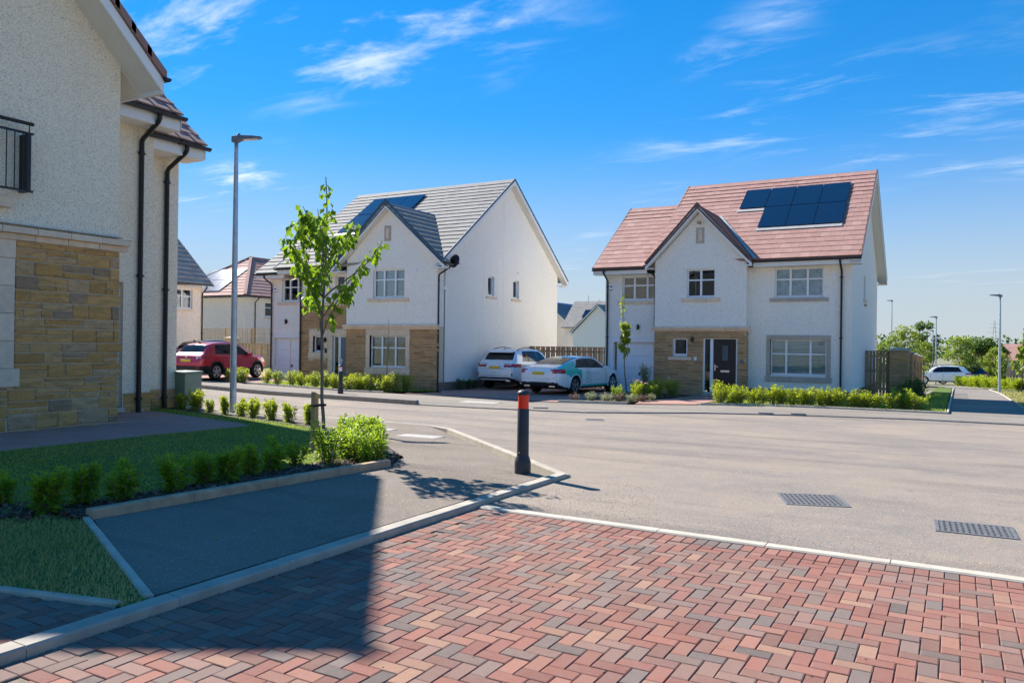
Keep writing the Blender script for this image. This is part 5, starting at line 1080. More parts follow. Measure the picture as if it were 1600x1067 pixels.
    def on_tail(yy, zz, off=.004):
        h = body_bvh.ray_cast(Vector((-2, yy, zz)), Vector((1, 0, 0))); return Vector(((h[0].x if h[0] is not None else 0)-off, yy, zz))
    # door seams, handles, mirrors, plate
    for sd in (-1, 1):
        for xx, z0, z1 in spec['seams']:
            q = MB(); pts = [on_side(xx+dx, zz, sd, .001) for zz, dx in zip(np.linspace(z0, z1, 8), np.zeros(8))]; q.tube(pts, .006, 4); q.build('door_seam', MT['trim_black'], H)
        for xx, zz in spec['handles']:
            p = on_side(xx, zz, sd, 0); q = MB(); q.box(xx-.10, xx+.10, min(p.y, p.y+sd*.035), max(p.y, p.y+sd*.035), zz-.016, zz+.016); q.build('door_handle', MT[spec['paint']], H, bevel=.012)
        mx, mz = spec['mirror']; q = MB(); b0 = sd*(Wd*.93); q.hexa([(mx-.06, b0, mz-.02), (mx+.08, b0, mz-.02), (mx+.1, b0+sd*.2, mz-.06), (mx-.05, b0+sd*.2, mz-.06), (mx-.06, b0, mz+.03), (mx+.05, b0, mz+.03), (mx+.08, b0+sd*.2, mz+.10), (mx-.05, b0+sd*.2, mz+.10)]); q.build('mirror', MT[spec.get('mirror_mat', spec['paint'])], H, bevel=.025)
    pz = spec['plate']; c = on_tail(.0, pz, .006); q = MB(); q.box(c.x-.02, c.x+.03, -.26, .26, pz-.055, pz+.055); q.build('number_plate', MT['plate_yellow'], H, bevel=.004)
    for (yy, zz, w_, h_, mt) in spec.get('tail_bits', []):
        c = on_tail(yy, zz, .0); q = MB(); q.box(c.x-.012, c.x+.05, yy-w_/2, yy+w_/2, zz-h_/2, zz+h_/2); q.build('exhaust' if mt == 'chrome' and zz < .45 else 'badge' if mt == 'chrome' else 'reflector' if mt == 'lamp_red' else 'trim', MT[mt], H, bevel=.006)
    if spec.get('rails'):
        for sd in (-1, 1):
            xs_ = np.linspace(spec['rails'][0], spec['rails'][1], 9); q = MB(); q.tube([(a, sd*interp(*zip(*spec['roofw']), a)*Wd*.93, float(interp(*zip(*spec['top']), a))+.0+.035*math.sin(math.pi*k/8)) for k, a in enumerate(xs_)], .018, 6); q.build('roof_rail', MT[spec['rails'][2]], H, smooth=True)
    ax_ = spec['fin']; zf_ = float(interp(*zip(*spec['top']), ax_)); q = MB(); q.hexa([(ax_-.07, -.025, zf_-.01), (ax_+.09, -.02, zf_-.01), (ax_+.09, .02, zf_-.01), (ax_-.07, .025, zf_-.01), (ax_-.07, -.006, zf_+.07), (ax_-.04, -.006, zf_+.07), (ax_-.04, .006, zf_+.07), (ax_-.07, .006, zf_+.07)]); q.build('antenna', MT[spec.get('fin_mat', 'trim_black')], H)
    return H, on_side, on_tail
# heading: local +x (nose) is turned to face +v
def rules_fastback(key, x, y, z, ay, w_at, tail):
    t = x < .42
    lamp = t & (z > .80) & (z < .965) & (ay > .50) & (z > .79+.10*(ay < .60)*1.0)
    acc = (key == 'body') & (((x < 1.35) & (z > .86-.35*np.clip((x-.25)/.9, -1, 1)) & (ay > .66) & (z < 1.36) & (x > .16)) | ((x > .7) & (x < 1.55) & (z < .95) & (ay > .6) & (z > .26) & (x > .95+(z-.3)*.2)) | ((z < .36) & (x > 1.2) & (x < 3.9) & (ay > .6)))
    key[acc] = 'accent'; key[lamp & ((key == 'body') | (key == 'accent'))] = 'lamp'
    key[(x < .25) & (z < .47) & (z > .36) & (ay < .8)] = 'bumper'; key[(x < .25) & (z <= .36)] = 'trim'
    key[(x > 4.35) & (z > .58) & (z < .74) & (ay > .45)] = 'head'; key[(x > 4.8) & (z > .3) & (z < .66) & (ay < .42)] = 'trim'
    return key
audi = dict(L=4.95, W=1.91, rw=.345, paint='paint_white', accent='paint_teal', wheels=(1.10, 4.02), spokes=5, double=True,
    top=[(0, .90), (.04, .99), (.16, 1.035), (.45, 1.075), (.9, 1.21), (1.4, 1.335), (2.0, 1.415), (2.5, 1.425), (2.95, 1.39), (3.3, 1.25), (3.75, 1.0), (4.2, .93), (4.7, .80), (4.9, .70), (4.95, .62)],
    belt=[(0, .80), (.1, .92), (.5, .95), (1.2, .955), (2.5, .93), (3.6, .91), (4.2, .86), (4.7, .72), (4.95, .52)],
    low=[(0, .36), (.25, .26), (.6, .20), (4.3, .20), (4.8, .22), (4.95, .30)],
    width=[(0, .78), (.05, .87), (.16, .935), (.45, .975), (1.1, 1.0), (3.9, 1.0), (4.4, .96), (4.75, .84), (4.9, .68), (4.95, .56)],
    roofw=[(0, .70), (.3, .74), (.9, .70), (1.6, .66), (2.5, .655), (3.2, .70), (3.7, .78), (4.4, .80), (4.95, .5)],
    rear_glass=(.62, 1.72), wind_glass=(2.86, 3.66), side_glass=(1.02, 3.62, .62, .85), pillars=(2.15,), seats=(1.95, 2.75), rules=rules_fastback, tail=.4,
    seams=[(1.42, .34, .88), (2.22, .30, .93), (3.42, .30, .9)], handles=[(1.62, .80), (2.62, .79)], mirror=(3.28, .96), plate=.80, fin=1.95, fin_mat='paint_white',
    tail_bits=[(-.55, .335, .26, .07, 'chrome'), (.55, .335, .26, .07, 'chrome'), (0, .955, .15, .03, 'chrome'), (-.66, .64, .12, .02, 'chrome')])
cz = lambda u, v: gz(u, v)+.062
A_, on_side, on_tail = car('car', (-13.5, 25.75, cz(-13.4, 27.0)), math.pi/2-R(6), audi, 'white fastback car with teal wrap parked in the driveway before the garage')
def decal(H, name, pts, mat, r_=.006, n=4): q = MB(); q.tube(pts, r_, n); return q.build(name, MT[mat], H)
# emblem on the right side (y negative): an upright rounded arch with two bars, then illegible lettering
cx_, c0 = 1.98, .66; arch = [(-.12, -.16), (-.12, .05), (-.10, .14), (-.05, .20), (0, .225), (.05, .20), (.10, .14), (.12, .05), (.12, -.16), (.08, -.205), (0, -.215), (-.08, -.205), (-.12, -.16)]
for lines in ([(a, b) for a, b in arch], [(a*.55, b*.6+.05) for a, b in arch], [(-.10, -.05), (.10, -.05)], [(-.10, -.12), (.10, -.12)]): decal(A_, 'emblem', [on_side(cx_+a, c0+b, -1, .001) for a, b in lines], 'paint_teal', .013 if len(lines) > 2 else .009)
for z_, x0_, x1_, w_ in ((.76, 2.20, 2.92, .020), (.66, 2.20, 2.75, .012), (.60, 2.20, 2.6, .010), (.53, 2.20, 2.5, .014), (.53, 2.56, 2.90, .014)):
    decal(A_, 'lettering', [on_side(x, z_, -1, -w_*.82) for x in np.linspace(x0_, x1_, 6)], 'wrap_text', w_, 6)
decal(A_, 'lettering', [on_tail(y, .60, -.004) for y in np.linspace(.80, .34, 6)], 'paint_teal', .009); decal(A_, 'lettering', [on_tail(y, .60, -.004) for y in np.linspace(.26, -.34, 6)], 'wrap_pink', .008); decal(A_, 'emblem', [on_tail(-.44+.028*math.sin(a), .60+.032*math.cos(a), 0) for a in np.linspace(0, 6.0, 10)], 'paint_teal', .007)
def rules_suv(key, x, y, z, ay, w_at, tail):
    t = x < .55
    key[t & (z > .92) & (z < 1.06) & (ay > .42) & ((key == 'body'))] = 'lamp'; key[t & (z > 1.0) & (z < 1.05) & (ay > .45) & (ay < .72) & (key == 'lamp')] = 'lampc'
    key[(x < .3) & (z < .52) & (z > .44) & (ay < .72)] = 'bumper'; key[(x < .2) & (z < .33)] = 'trim'
    key[(x > 3.95) & (z > .72) & (z < .88) & (ay > .5)] = 'head'; key[(x > 4.3) & (z > .35) & (z < .8) & (ay < .5)] = 'trim'
    return key
kuga = dict(L=4.6, W=1.88, rw=.355, paint='paint_pale_blue', wheels=(.98, 3.69), spokes=10, cladding=False,
    top=[(0, .92), (.04, 1.02), (.12, 1.10), (.30, 1.22), (.50, 1.46), (.66, 1.575), (1.1, 1.655), (1.8, 1.68), (2.5, 1.655), (2.95, 1.52), (3.45, 1.13), (3.9, 1.05), (4.35, .94), (4.55, .8), (4.6, .7)],
    belt=[(0, .85), (.1, 1.02), (.5, 1.10), (1.2, 1.08), (2.5, 1.03), (3.3, 1.0), (3.9, .95), (4.4, .8), (4.6, .6)],
    low=[(0, .40), (.25, .33), (.6, .26), (4.0, .26), (4.5, .3), (4.6, .36)],
    width=[(0, .82), (.05, .90), (.16, .95), (.5, .985), (1.0, 1.0), (3.6, 1.0), (4.1, .95), (4.45, .8), (4.6, .6)],
    roofw=[(0, .72), (.3, .76), (.6, .70), (1.2, .68), (2.4, .68), (3.0, .73), (3.5, .82), (4.2, .8), (4.6, .5)],
    rear_glass=(.30, .62), wind_glass=(2.55, 3.40), side_glass=(.72, 3.35, .38, .75), pillars=(1.35, 2.2), seats=(1.35, 2.3), rules=rules_suv, tail=.5,
    seams=[(1.40, .4, 1.05), (2.25, .36, 1.0), (3.2, .36, .98)], handles=[(1.55, .98), (2.45, .95)], mirror=(3.05, 1.08), plate=.90, fin=.85, rails=(.75, 2.45, 'trim_black'),
    tail_bits=[(-.58, .38, .2, .08, 'chrome'), (.58, .38, .2, .08, 'chrome'), (0, 1.03, .13, .035, 'chrome'), (-.78, .62, .05, .14, 'lamp_red'), (.78, .62, .05, .14, 'lamp_red'), (0, .72, .2, .03, 'chrome')])
K_, _, ot = car('car', (-16.35, 27.35, cz(-16.35, 28.5)), math.pi/2+R(1), kuga, 'pale blue-white crossover car parked beside the gable wall')
for (y0, y1, z_) in ((-.66, .66, .845), (-.66, .66, .58)): decal(K_, 'tailgate_seam', [ot(y, z_, 0) for y in np.linspace(y0, y1, 10)], 'trim_black', .006)
q = MB(); q.hexa([(.42, -.60, 1.50), (.70, -.60, 1.62), (.70, .60, 1.62), (.42, .60, 1.50), (.42, -.6, 1.53), (.70, -.6, 1.65), (.70, .6, 1.65), (.42, .6, 1.53)]); q.build('spoiler', MT['paint_pale_blue'], K_, bevel=.012)
def rules_red(key, x, y, z, ay, w_at, tail):
    t = x < .55
    key[t & (z > .90) & (z < 1.01) & (ay > .46) & (key == 'body')] = 'lamp'; key[t & (z > .93) & (z < .99) & (ay > .50) & (ay < .74) & (key == 'lamp')] = 'lampc'
    key[(x < .42) & (z < .60)] = 'bumper'; key[(x > 3.75) & (z > .72) & (z < .9) & (ay > .5)] = 'head'; key[(x > 4.0) & (z < .5)] = 'trim'
    return key
qash = dict(L=4.33, W=1.80, rw=.345, paint='paint_red', wheels=(.86, 3.49), spokes=5, cladding=True,
    top=[(0, .80), (.04, .98), (.12, 1.06), (.28, 1.16), (.52, 1.40), (.70, 1.51), (1.2, 1.59), (1.8, 1.61), (2.4, 1.57), (2.9, 1.38), (3.3, 1.10), (3.7, 1.03), (4.1, .92), (4.28, .8), (4.33, .7)],
    belt=[(0, .72), (.1, .98), (.5, 1.06), (1.0, 1.04), (2.3, 1.0), (3.1, .97), (3.7, .93), (4.15, .8), (4.33, .6)],
    low=[(0, .42), (.25, .36), (.6, .28), (3.8, .28), (4.2, .32), (4.33, .4)],
    width=[(0, .84), (.05, .91), (.16, .955), (.5, .985), (1.0, 1.0), (3.4, 1.0), (3.85, .95), (4.18, .8), (4.33, .6)],
    roofw=[(0, .74), (.3, .76), (.6, .71), (1.2, .68), (2.3, .68), (2.9, .74), (3.3, .82), (4.0, .8), (4.33, .5)],
    rear_glass=(.30, .66), wind_glass=(2.45, 3.22), side_glass=(.78, 3.15, .2, .70), pillars=(1.22, 2.05), seats=(1.3, 2.15), rules=rules_red, tail=.5,
    seams=[(1.22, .42, 1.02), (2.1, .4, .98), (3.0, .4, .95)], handles=[(1.42, .93), (2.3, .91)], mirror=(2.86, 1.06), plate=.82, fin=.85,
    tail_bits=[(0, .97, .1, .07, 'chrome'), (-.62, .52, .14, .06, 'lamp_red'), (.62, .52, .14, .06, 'lamp_red')])
car('car', (-28.05, 21.75, cz(-28.1, 23.5)), math.pi/2+R(9), qash, 'red compact crossover car parked on the driveway behind the lamp post')
navy = dict(qash); navy['paint'] = 'paint_navy'; car('car', (-32.6, 25.0, cz(-32.6, 27)), math.pi/2+R(5), navy, 'dark blue car mostly hidden behind the red car')
van = dict(kuga); van['paint'] = 'paint_white'
car('car', (1.0, 78.5, gz(1.0, 78.5)-.02), R(186), van, 'small white car parked far away beyond the right hand path'); nv = dict(kuga); nv['paint'] = 'paint_navy'; car('car', (2.4, 83.0, gz(2.4, 83.0)-.02), R(186), nv, 'dark blue car parked far away before the long fence')

# ------------------------------------------------------------------ foliage kit
def leaf_mesh(name, c, d, size, col, wid=.42, fold=.25, droop=None, r_=None):
    """c: leaf bases (n,3), d: directions (n,3), size (n,), col (n,) 0..1; each leaf is a folded blade of two triangles pairs"""
    n = len(c); d = d/np.linalg.norm(d, axis=1, keepdims=True); up = np.tile([0, 0, 1.], (n, 1))+rng.normal(0, .45, (n, 3)); sd = np.cross(d, up); sd /= np.linalg.norm(sd, axis=1, keepdims=True)+1e-9; nn = np.cross(sd, d)
    s = size[:, None]; mid = c+d*s*.5-nn*s*.04; tip = c+d*s-nn*s*.18; l = mid+sd*s*wid*.5+nn*s*fold*.35; r2_ = mid-sd*s*wid*.5+nn*s*fold*.35
    V = np.stack([c, l, tip, r2_, mid-nn*s*.02], 1).reshape(-1, 3); b = np.arange(n)[:, None]*5
    F = np.concatenate([b+np.array([[0, 4, 1]]), b+np.array([[1, 4, 2]]), b+np.array([[0, 3, 4]]), b+np.array([[3, 2, 4]])])
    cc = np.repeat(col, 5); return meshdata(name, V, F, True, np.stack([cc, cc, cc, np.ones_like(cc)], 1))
def shrub_mesh(name, h, rad, n, leaf, seed, top_bias=.5, stems=7, flat=.0):
    """upright stems carrying rosettes of pointed leaves"""
    r_ = np.random.default_rng(seed); C, D, S, K = [], [], [], []
    st = MB()
    for k in range(stems):
        a = r_.uniform(0, 2*math.pi); q = math.sqrt(r_.uniform(.02, 1))*rad*.75; tip = np.array([math.cos(a)*q, math.sin(a)*q, h*r_.uniform(.62, 1.0)*(1-.25*(q/rad)**2)]); base = np.array([math.cos(a)*q*.25, math.sin(a)*q*.25, -.02])
        st.tube([base, base*.5+tip*.5+np.array([0, 0, .03]), tip], [.009, .007, .004], 5, False)
        m = n//stems
        t = np.clip(r_.beta(2.2, 1.25, m), .12, 1); pos = base+(tip-base)*t[:, None]; an = r_.uniform(0, 2*math.pi, m); el = r_.normal(.35+.5*(t-.5), .38, m)
        dd = np.stack([np.cos(an)*np.cos(el), np.sin(an)*np.cos(el), np.sin(el)], 1); off = dd*np.array([1, 1, .3])*(r_.uniform(.0, .8, m)*rad*.38)[:, None]*(1-.5*t)[:, None]
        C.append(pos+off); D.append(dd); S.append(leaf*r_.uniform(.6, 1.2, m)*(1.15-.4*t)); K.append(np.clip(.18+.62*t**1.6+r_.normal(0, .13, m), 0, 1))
    me = leaf_mesh(name, np.concatenate(C), np.concatenate(D), np.concatenate(S), np.concatenate(K)); sm = meshdata(name+'_stem', st.v, st.f, True); return me, sm
SH = [shrub_mesh('shrub_foliage', .52, .27, 850, .09, 100+k, stems=9) for k in range(5)]
HG = [shrub_mesh('hedge_foliage', .62, .36, 700, .085, 200+k, stems=11) for k in range(5)]
HT = [shrub_mesh('heather_foliage', .30, .30, 600, .05, 300+k, stems=14) for k in range(3)]
ORD = 'first second third fourth fifth sixth seventh eighth ninth tenth eleventh twelfth thirteenth fourteenth fifteenth sixteenth seventeenth eighteenth nineteenth twentieth'.split()
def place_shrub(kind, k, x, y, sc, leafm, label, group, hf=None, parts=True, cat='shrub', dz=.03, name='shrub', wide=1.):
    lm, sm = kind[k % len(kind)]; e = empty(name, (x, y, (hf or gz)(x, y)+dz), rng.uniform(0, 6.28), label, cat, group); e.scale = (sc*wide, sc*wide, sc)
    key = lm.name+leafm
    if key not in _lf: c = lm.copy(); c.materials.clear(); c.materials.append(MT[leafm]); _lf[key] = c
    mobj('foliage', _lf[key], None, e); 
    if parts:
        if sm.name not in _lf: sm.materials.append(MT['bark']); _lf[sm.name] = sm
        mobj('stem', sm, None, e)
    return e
_lf = {}
# near row, in the shade behind the edging
def row(pts, kinds, leafm, fmt, group, f=1., **kw):
    pts = sorted(pts, key=lambda q: project((q[0], q[1], 0))[0])
    for k, (x, y, sc) in enumerate(pts): place_shrub(kinds, k, x, y, sc*f, leafm, fmt % ORD[k], group, **kw)
row([(-8.1, 3.35, .75), (-7.5, 3.9, .8), (-6.92, 3.98, 1.05), (-6.95, 4.3, .95), (-6.86, 4.62, 1.0), (-6.8, 5.18, 1.0), (-6.9, 5.56, .92), (-6.82, 5.86, 1.02), (-6.95, 6.25, .9), (-6.95, 6.6, 1.05), (-7.05, 7.08, .75)], SH, 'leaf_shrub', '%s shrub from the left in the shaded bed behind the brown edging', 'shrubs in the shaded planting bed', .84)
# the corner bush round the young tree
row([(-6.78, 7.35, 1.25), (-6.62, 7.75, 1.1), (-7.0, 7.95, 1.3), (-6.75, 8.2, 1.2), (-7.15, 8.5, 1.35), (-6.7, 8.0, 1.0), (-7.55, 8.95, 1.2), (-7.45, 8.6, 1.25), (-7.9, 9.25, 1.15), (-6.45, 7.85, .95), (-6.4, 7.6, .75), (-8.2, 9.45, 1.05)], HG+SH, 'leaf_shrub', '%s shrub from the left in the thick corner bush beside the young tree', 'shrubs of the corner bush', .74)
row([(-15.2, 11.72, 1.0), (-14.75, 11.7, 1.25), (-14.1, 11.55, .8), (-13.45, 11.42, 1.0), (-12.9, 11.35, 1.0), (-12.42, 11.25, 1.05), (-11.8, 11.15, 1.1), (-11.15, 11.0, 1.05), (-10.5, 10.85, 1.0)], SH, 'leaf_hedge', '%s small shrub from the left along the back edge of the left lawn', 'small shrubs along the lawn back edge', .82, wide=.85)
row([(-24.6, 22.95, .95), (-23.9, 22.90, .95), (-23.2, 22.95, 1.0), (-22.6, 22.95, 1.0), (-22.0, 23.05, .95), (-21.45, 23.05, 1.05), (-20.9, 23.00, 1.0), (-20.4, 23.05, 1.1), (-19.9, 23.15, 1.0), (-19.4, 23.15, 1.05), (-18.9, 23.25, 1.1), (-18.4, 23.35, 1.1), (-18.1, 23.85, 1.05), (-20.1, 23.50, 1.0), (-19.2, 23.60, 1.0), (-21.2, 23.45, .9)], HG, 'leaf_hedge', '%s yellow-green shrub from the left in the hedge before the grey-roofed house', 'hedge before the grey-roofed house', 1.12, dz=.05)
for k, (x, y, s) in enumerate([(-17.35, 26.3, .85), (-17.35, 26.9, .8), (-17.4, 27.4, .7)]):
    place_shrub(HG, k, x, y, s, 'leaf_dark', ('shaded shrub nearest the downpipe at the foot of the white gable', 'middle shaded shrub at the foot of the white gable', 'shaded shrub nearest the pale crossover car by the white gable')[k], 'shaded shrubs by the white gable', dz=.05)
for k, (x, y, s) in enumerate([(-26.5, 22.7, .95), (-26.15, 22.75, 1.05), (-25.7, 22.75, 1.15)]):
    place_shrub(HG, k, x, y, s, 'leaf_hedge', ('left yellow-green shrub in front of the red car', 'middle yellow-green shrub in front of the red car', 'right yellow-green shrub in front of the red car')[k], 'shrubs before the red car', dz=.05)
_rh = []
for k in range(20):
    x = -6.75+k*.29+rng.normal(0, .05); y = float(np.interp(x, [-7, -5.6, -3.6, -1.2], [25.6, 26.5, 26.85, 27.0]))+rng.normal(0, .1)
    _rh.append((x, y, rng.uniform(.9, 1.15)))
row(_rh, HG, 'leaf_hedge', '%s yellow-green shrub from the left in the hedge before the red-tiled house', 'hedge before the red-tiled house', dz=.05)
for k, (x, y, s) in enumerate([(-6.9, 26.1, 1.3), (-6.5, 26.3, 1.15), (-1.5, 27.4, 1.2), (-1.05, 27.3, 1.05)]): place_shrub(HG, k, x, y, s, 'leaf_hedge', ('tallest shrub at the left end of the right hedge, beside the door path', 'second tall shrub at the left end of the right hedge', 'tall shrub at the right end of the hedge, nearer the gate pillar', 'last shrub at the right end of the hedge before the grass wedge')[k], 'end shrubs of the right hedge', dz=.05)
for k, (x, y, s) in enumerate([(-1.5, 34.0, 1.5), (-1.35, 36.5, 1.5), (-1.7, 32.6, 1.2)]): place_shrub(HG, k, x, y, s, 'leaf_dark', ('dark green bush right below the nearest stone gate pillar', 'dark green bush behind the others beside the receding pillars', 'smallest dark bush in front of the timber gate panel')[k], 'bushes by the gate pillars', dz=.05)
_bd2 = sorted([(-9.6, 25.4, 1.25, 'leaf_hedge'), (-9.9, 26.4, 1.3, 'leaf_shrub'), (-9.4, 27.2, 1.35, 'leaf_hedge'), (-9.1, 27.9, 1.3, 'leaf_hedge'), (-9.9, 27.6, 1.3, 'leaf_hedge'), (-9.9, 24.6, 1.0, 'leaf_shrub'), (-9.35, 26.3, 1.1, 'leaf_shrub')], key=lambda q: project((q[0], q[1], 0))[0])
for k, (x, y, s, lm_) in enumerate(_bd2): place_shrub(HG, k, x, y, s*.92, lm_, '%s rounded shrub from the left in the small bed before the garage' % ORD[k], 'flowering shrubs in the bed before the garage', dz=.06)
_bd3 = sorted([(-10.9, 23.4), (-10.4, 23.6), (-9.95, 23.75), (-9.6, 24.0), (-9.3, 24.3), (-9.15, 24.9), (-9.05, 25.6), (-10.2, 24.3)], key=lambda q: project((q[0], q[1], 0))[0])
for k, (x, y) in enumerate(_bd3): place_shrub(HT, k, x, y, rng.uniform(.9, 1.25), 'leaf_heather' if k % 2 == 0 else 'leaf_variegated', ('%s low plant from the left edging the bed before the garage, ' % ORD[k])+('brownish' if k % 2 == 0 else 'pale green'), 'low plants in the bed before the garage', dz=.06, name='low_plant', cat='plant')
fl = [(-9.75, 26.2, .62), (-9.6, 25.9, .6), (-9.35, 25.75, .55), (-9.2, 27.4, .75)]
# far hedge beyond the path
for k in range(46):
    t = k/45; x = .1+t*7; y = 70-10*min(1, t*2.2)+rng.normal(0, .5)-t*2.5
    place_shrub(HG, k, x, y, rng.uniform(1.25, 1.6), 'leaf_hedge', 'sunlit shrub in the long low hedge beyond the right hand path', 'long low hedge beyond the path', parts=False, wide=1.3)

# ------------------------------------------------------------------ trees
def limb(mb, p, d, L, r0, r1, n=6, bend=.1, up=.0, seed=0):
    r_ = np.random.default_rng(seed); pts = [Vector(p)]; d = Vector(d).normalized()
    for k in range(n):
        d = (d+Vector(r_.normal(0, bend, 3))+Vector((0, 0, up))).normalized(); pts.append(pts[-1]+d*L/n)
    mb.tube(pts, [r0+(r1-r0)*k/n for k in range(n+1)], 7); return pts
def young_tree(name, base, h, seed, label, leafm='leaf_tree', nb=9, lpb=60, leaf=.13, spread=.75, clear=.5, group=None, trunk_r=.028, bare=False, wood_='bark', crown_h=1.0, cat='tree'):
    r_ = np.random.default_rng(seed); e = empty(name, base, 0, label, cat, group); t = MB(); tr = limb(t, (0, 0, 0), (0, 0, 1), h*.97, trunk_r, .006, 14, .035, .05, seed)
    limbs = [(tr[k], None) for k in range(int(14*clear), 15)]; paths = [tr[int(14*clear):]]
    for b in range(nb):
        k = int(14*(clear-.1+(.85-clear)*b/nb)); a = b*2.4+r_.uniform(-.4, .4); L = h*spread*r_.uniform(.35, .62)*(1-.35*b/nb); d = (math.cos(a)*.62, math.sin(a)*.62, r_.uniform(.8, 1.2)); pp = limb(t, tr[k], d, L, trunk_r*.45, .004, 7, .10, .10, seed*50+b); paths.append(pp)
        if r_.random() < .6: paths.append(limb(t, pp[3], (math.cos(a+.8), math.sin(a+.8), .8), L*.5, trunk_r*.25, .003, 5, .12, .08, seed*70+b))
    t.build('trunk', MT[wood_], e, smooth=True)
    if bare: return e
    C, D, S, K = [], [], [], []
    for pp in paths:
        m = int(lpb*r_.uniform(.7, 1.2)); i = r_.beta(2.4, 1.1, m)*(len(pp)-1.001); k = i.astype(int); f = (i-k)[:, None]; P = np.array([tuple(q) for q in pp]); c = P[k]*(1-f)+P[k+1]*f; an = r_.uniform(0, 6.28, m); out_ = np.stack([np.cos(an), np.sin(an), r_.normal(-.35, .45, m)], 1)
        C.append(c+out_*r_.uniform(.01, .07, m)[:, None]); D.append(out_*.8+np.array([0, 0, -.75])); S.append(leaf*r_.uniform(.55, 1.2, m)); K.append(np.clip(r_.normal(.48, .2, m), 0, 1))
    mobj('crown', leaf_mesh(name+'_crown', np.concatenate(C), np.concatenate(D), np.concatenate(S), np.concatenate(K), wid=.72, fold=.3), MT[leafm], e); return e
young_tree('young_tree', (-7.62, 8.16, gz(-7.62, 8.16)), 3.92, 3, 'young tree with broad green leaves tied to a wooden stake', nb=13, lpb=46, leaf=.112, spread=.62, clear=.56)
e = empty('tree_stake', (-7.70, 8.06, gz(-7.7, 8.06)-.05), 0, 'square pale wooden stake beside the young tree trunk', 'stake'); q = MB(); q.hexa([(-.04, -.04, 0), (.04, -.04, 0), (.04, .04, 0), (-.04, .04, 0), (-.036, -.036, .93), (.036, -.036, .93), (.036, .036, .90), (-.036, .036, .90)]); q.build('post', MT['wood_stake'], e, bevel=.004)
q = MB(); q.tube([(-.045, -.045, .74), (.05, -.05, .74), (.12, .0, .75), (.14, .06, .75), (.08, .1, .75), (-.045, .045, .74), (-.045, -.045, .74)], .017, 6); q.build('tie', MT['black_plastic'], e)
young_tree('sapling', (-10.63, 27.3, gz(-10.6, 27.3)+.05), 3.95, 8, 'slender sapling with sparse leaves before the garage of the red-tiled house', 'leaf_hedge', 9, 46, .12, .22, .5, trunk_r=.03)
young_tree('sapling', (-19.45, 24.25, gz(-19.45, 24.25)+.05), 2.9, 12, 'bare leafless sapling before the stone-framed window of the grey-roofed house', nb=5, spread=.42, clear=.55, bare=True, trunk_r=.028)
def big_tree(name, base, h, rad, seed, label, leafm, n=3000, leaf=.35, trunk=.2, clear=.3, group=None, flat=.8, clumps=26):
    r_ = np.random.default_rng(seed); e = empty(name, base, r_.uniform(0, 6), label, 'tree', group); t = MB(); tr = limb(t, (0, 0, -.3), (0, 0, 1), h*.8, trunk, trunk*.25, 8, .05, .05, seed); C, D, S, K = [], [], [], []
    for b in range(clumps):
        a = r_.uniform(0, 6.28); z = r_.uniform(clear, 1)**.8; env = math.sin(math.pi*min(1, max(.05, (z-clear)/(1.06-clear))))**.6; q = math.sqrt(r_.uniform(.05, 1))*rad*env; c = np.array([math.cos(a)*q, math.sin(a)*q, h*z]); cr = rad*r_.uniform(.2, .40)
        if b < 12: limb(t, tr[min(8, max(1, int(8*z*.7)))], c-np.array(tr[min(8, max(1, int(8*z*.7)))]), max(.3, np.linalg.norm(c-np.array(tr[min(8, max(1, int(8*z*.7)))]))), trunk*.3, trunk*.08, 5, .06, 0, seed*9+b)
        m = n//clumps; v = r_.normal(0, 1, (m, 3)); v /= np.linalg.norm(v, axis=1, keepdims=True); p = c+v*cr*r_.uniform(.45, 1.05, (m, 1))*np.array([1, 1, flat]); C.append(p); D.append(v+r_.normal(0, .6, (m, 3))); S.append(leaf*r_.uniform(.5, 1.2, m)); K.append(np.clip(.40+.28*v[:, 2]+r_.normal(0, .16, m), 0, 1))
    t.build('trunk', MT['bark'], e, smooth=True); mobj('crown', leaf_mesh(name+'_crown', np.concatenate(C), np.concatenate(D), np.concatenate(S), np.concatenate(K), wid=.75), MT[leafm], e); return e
BG = [('background_tree', -3.9, 118, 7.4, 2.6, 'tall open-crowned dark tree behind the far right lamp posts', 'leaf_dark', 2600, .30, .25), ('background_tree', 3.6, 135, 5.8, 4.4, 'broad round dark green tree behind the far fence', 'leaf_dark', 4200, .42, .1), ('background_tree', -3.4, 62, 4.5, 1.5, 'loose yellow-green tree behind the stone gate pillars', 'leaf_far', 2200, .16, .15),
      ('background_tree', .3, 82, 4.3, 1.9, 'yellow-green tree standing right of the middle lamp post', 'leaf_far', 2600, .2, .15), ('background_tree', 2.9, 84, 3.5, 1.5, 'yellow-green tree before the red-roofed bungalow', 'leaf_far', 2200, .2, .15), ('background_tree', 7.2, 88, 3.6, 2.4, 'green tree behind the fence at the right edge of the picture', 'leaf_far', 2600, .2, .1), ('background_tree', 9.5, 125, 4.6, 3.6, 'dark tree behind the bungalow at the right edge', 'leaf_dark', 3000, .4, .1),
      ('background_tree', -4.6, 58, 3.0, 1.2, 'small rounded yellow-green tree beside the white gable of the red-tiled house', 'leaf_far', 1500, .15, .1), ('background_tree', -2.4, 70, 3.6, 1.4, 'short yellow tree just left of the middle lamp post', 'leaf_far', 1500, .17, .12)]
for k, (nm, x, y, h, rd, lb, lm_, n, lf, cl_) in enumerate(BG): big_tree(nm, (x, y, gz(x, y)), h*.93, rd*.74, 500+k, lb, lm_, n, lf, .09 if h < 5 else .2, cl_)
young_tree('young_tree', (3.45, 58.5, gz(3.45, 58.5)), 4.3, 21, 'thin leaning young tree with tufted leaves at the right edge', 'leaf_far', 9, 42, .22, .5, .3, trunk_r=.05)
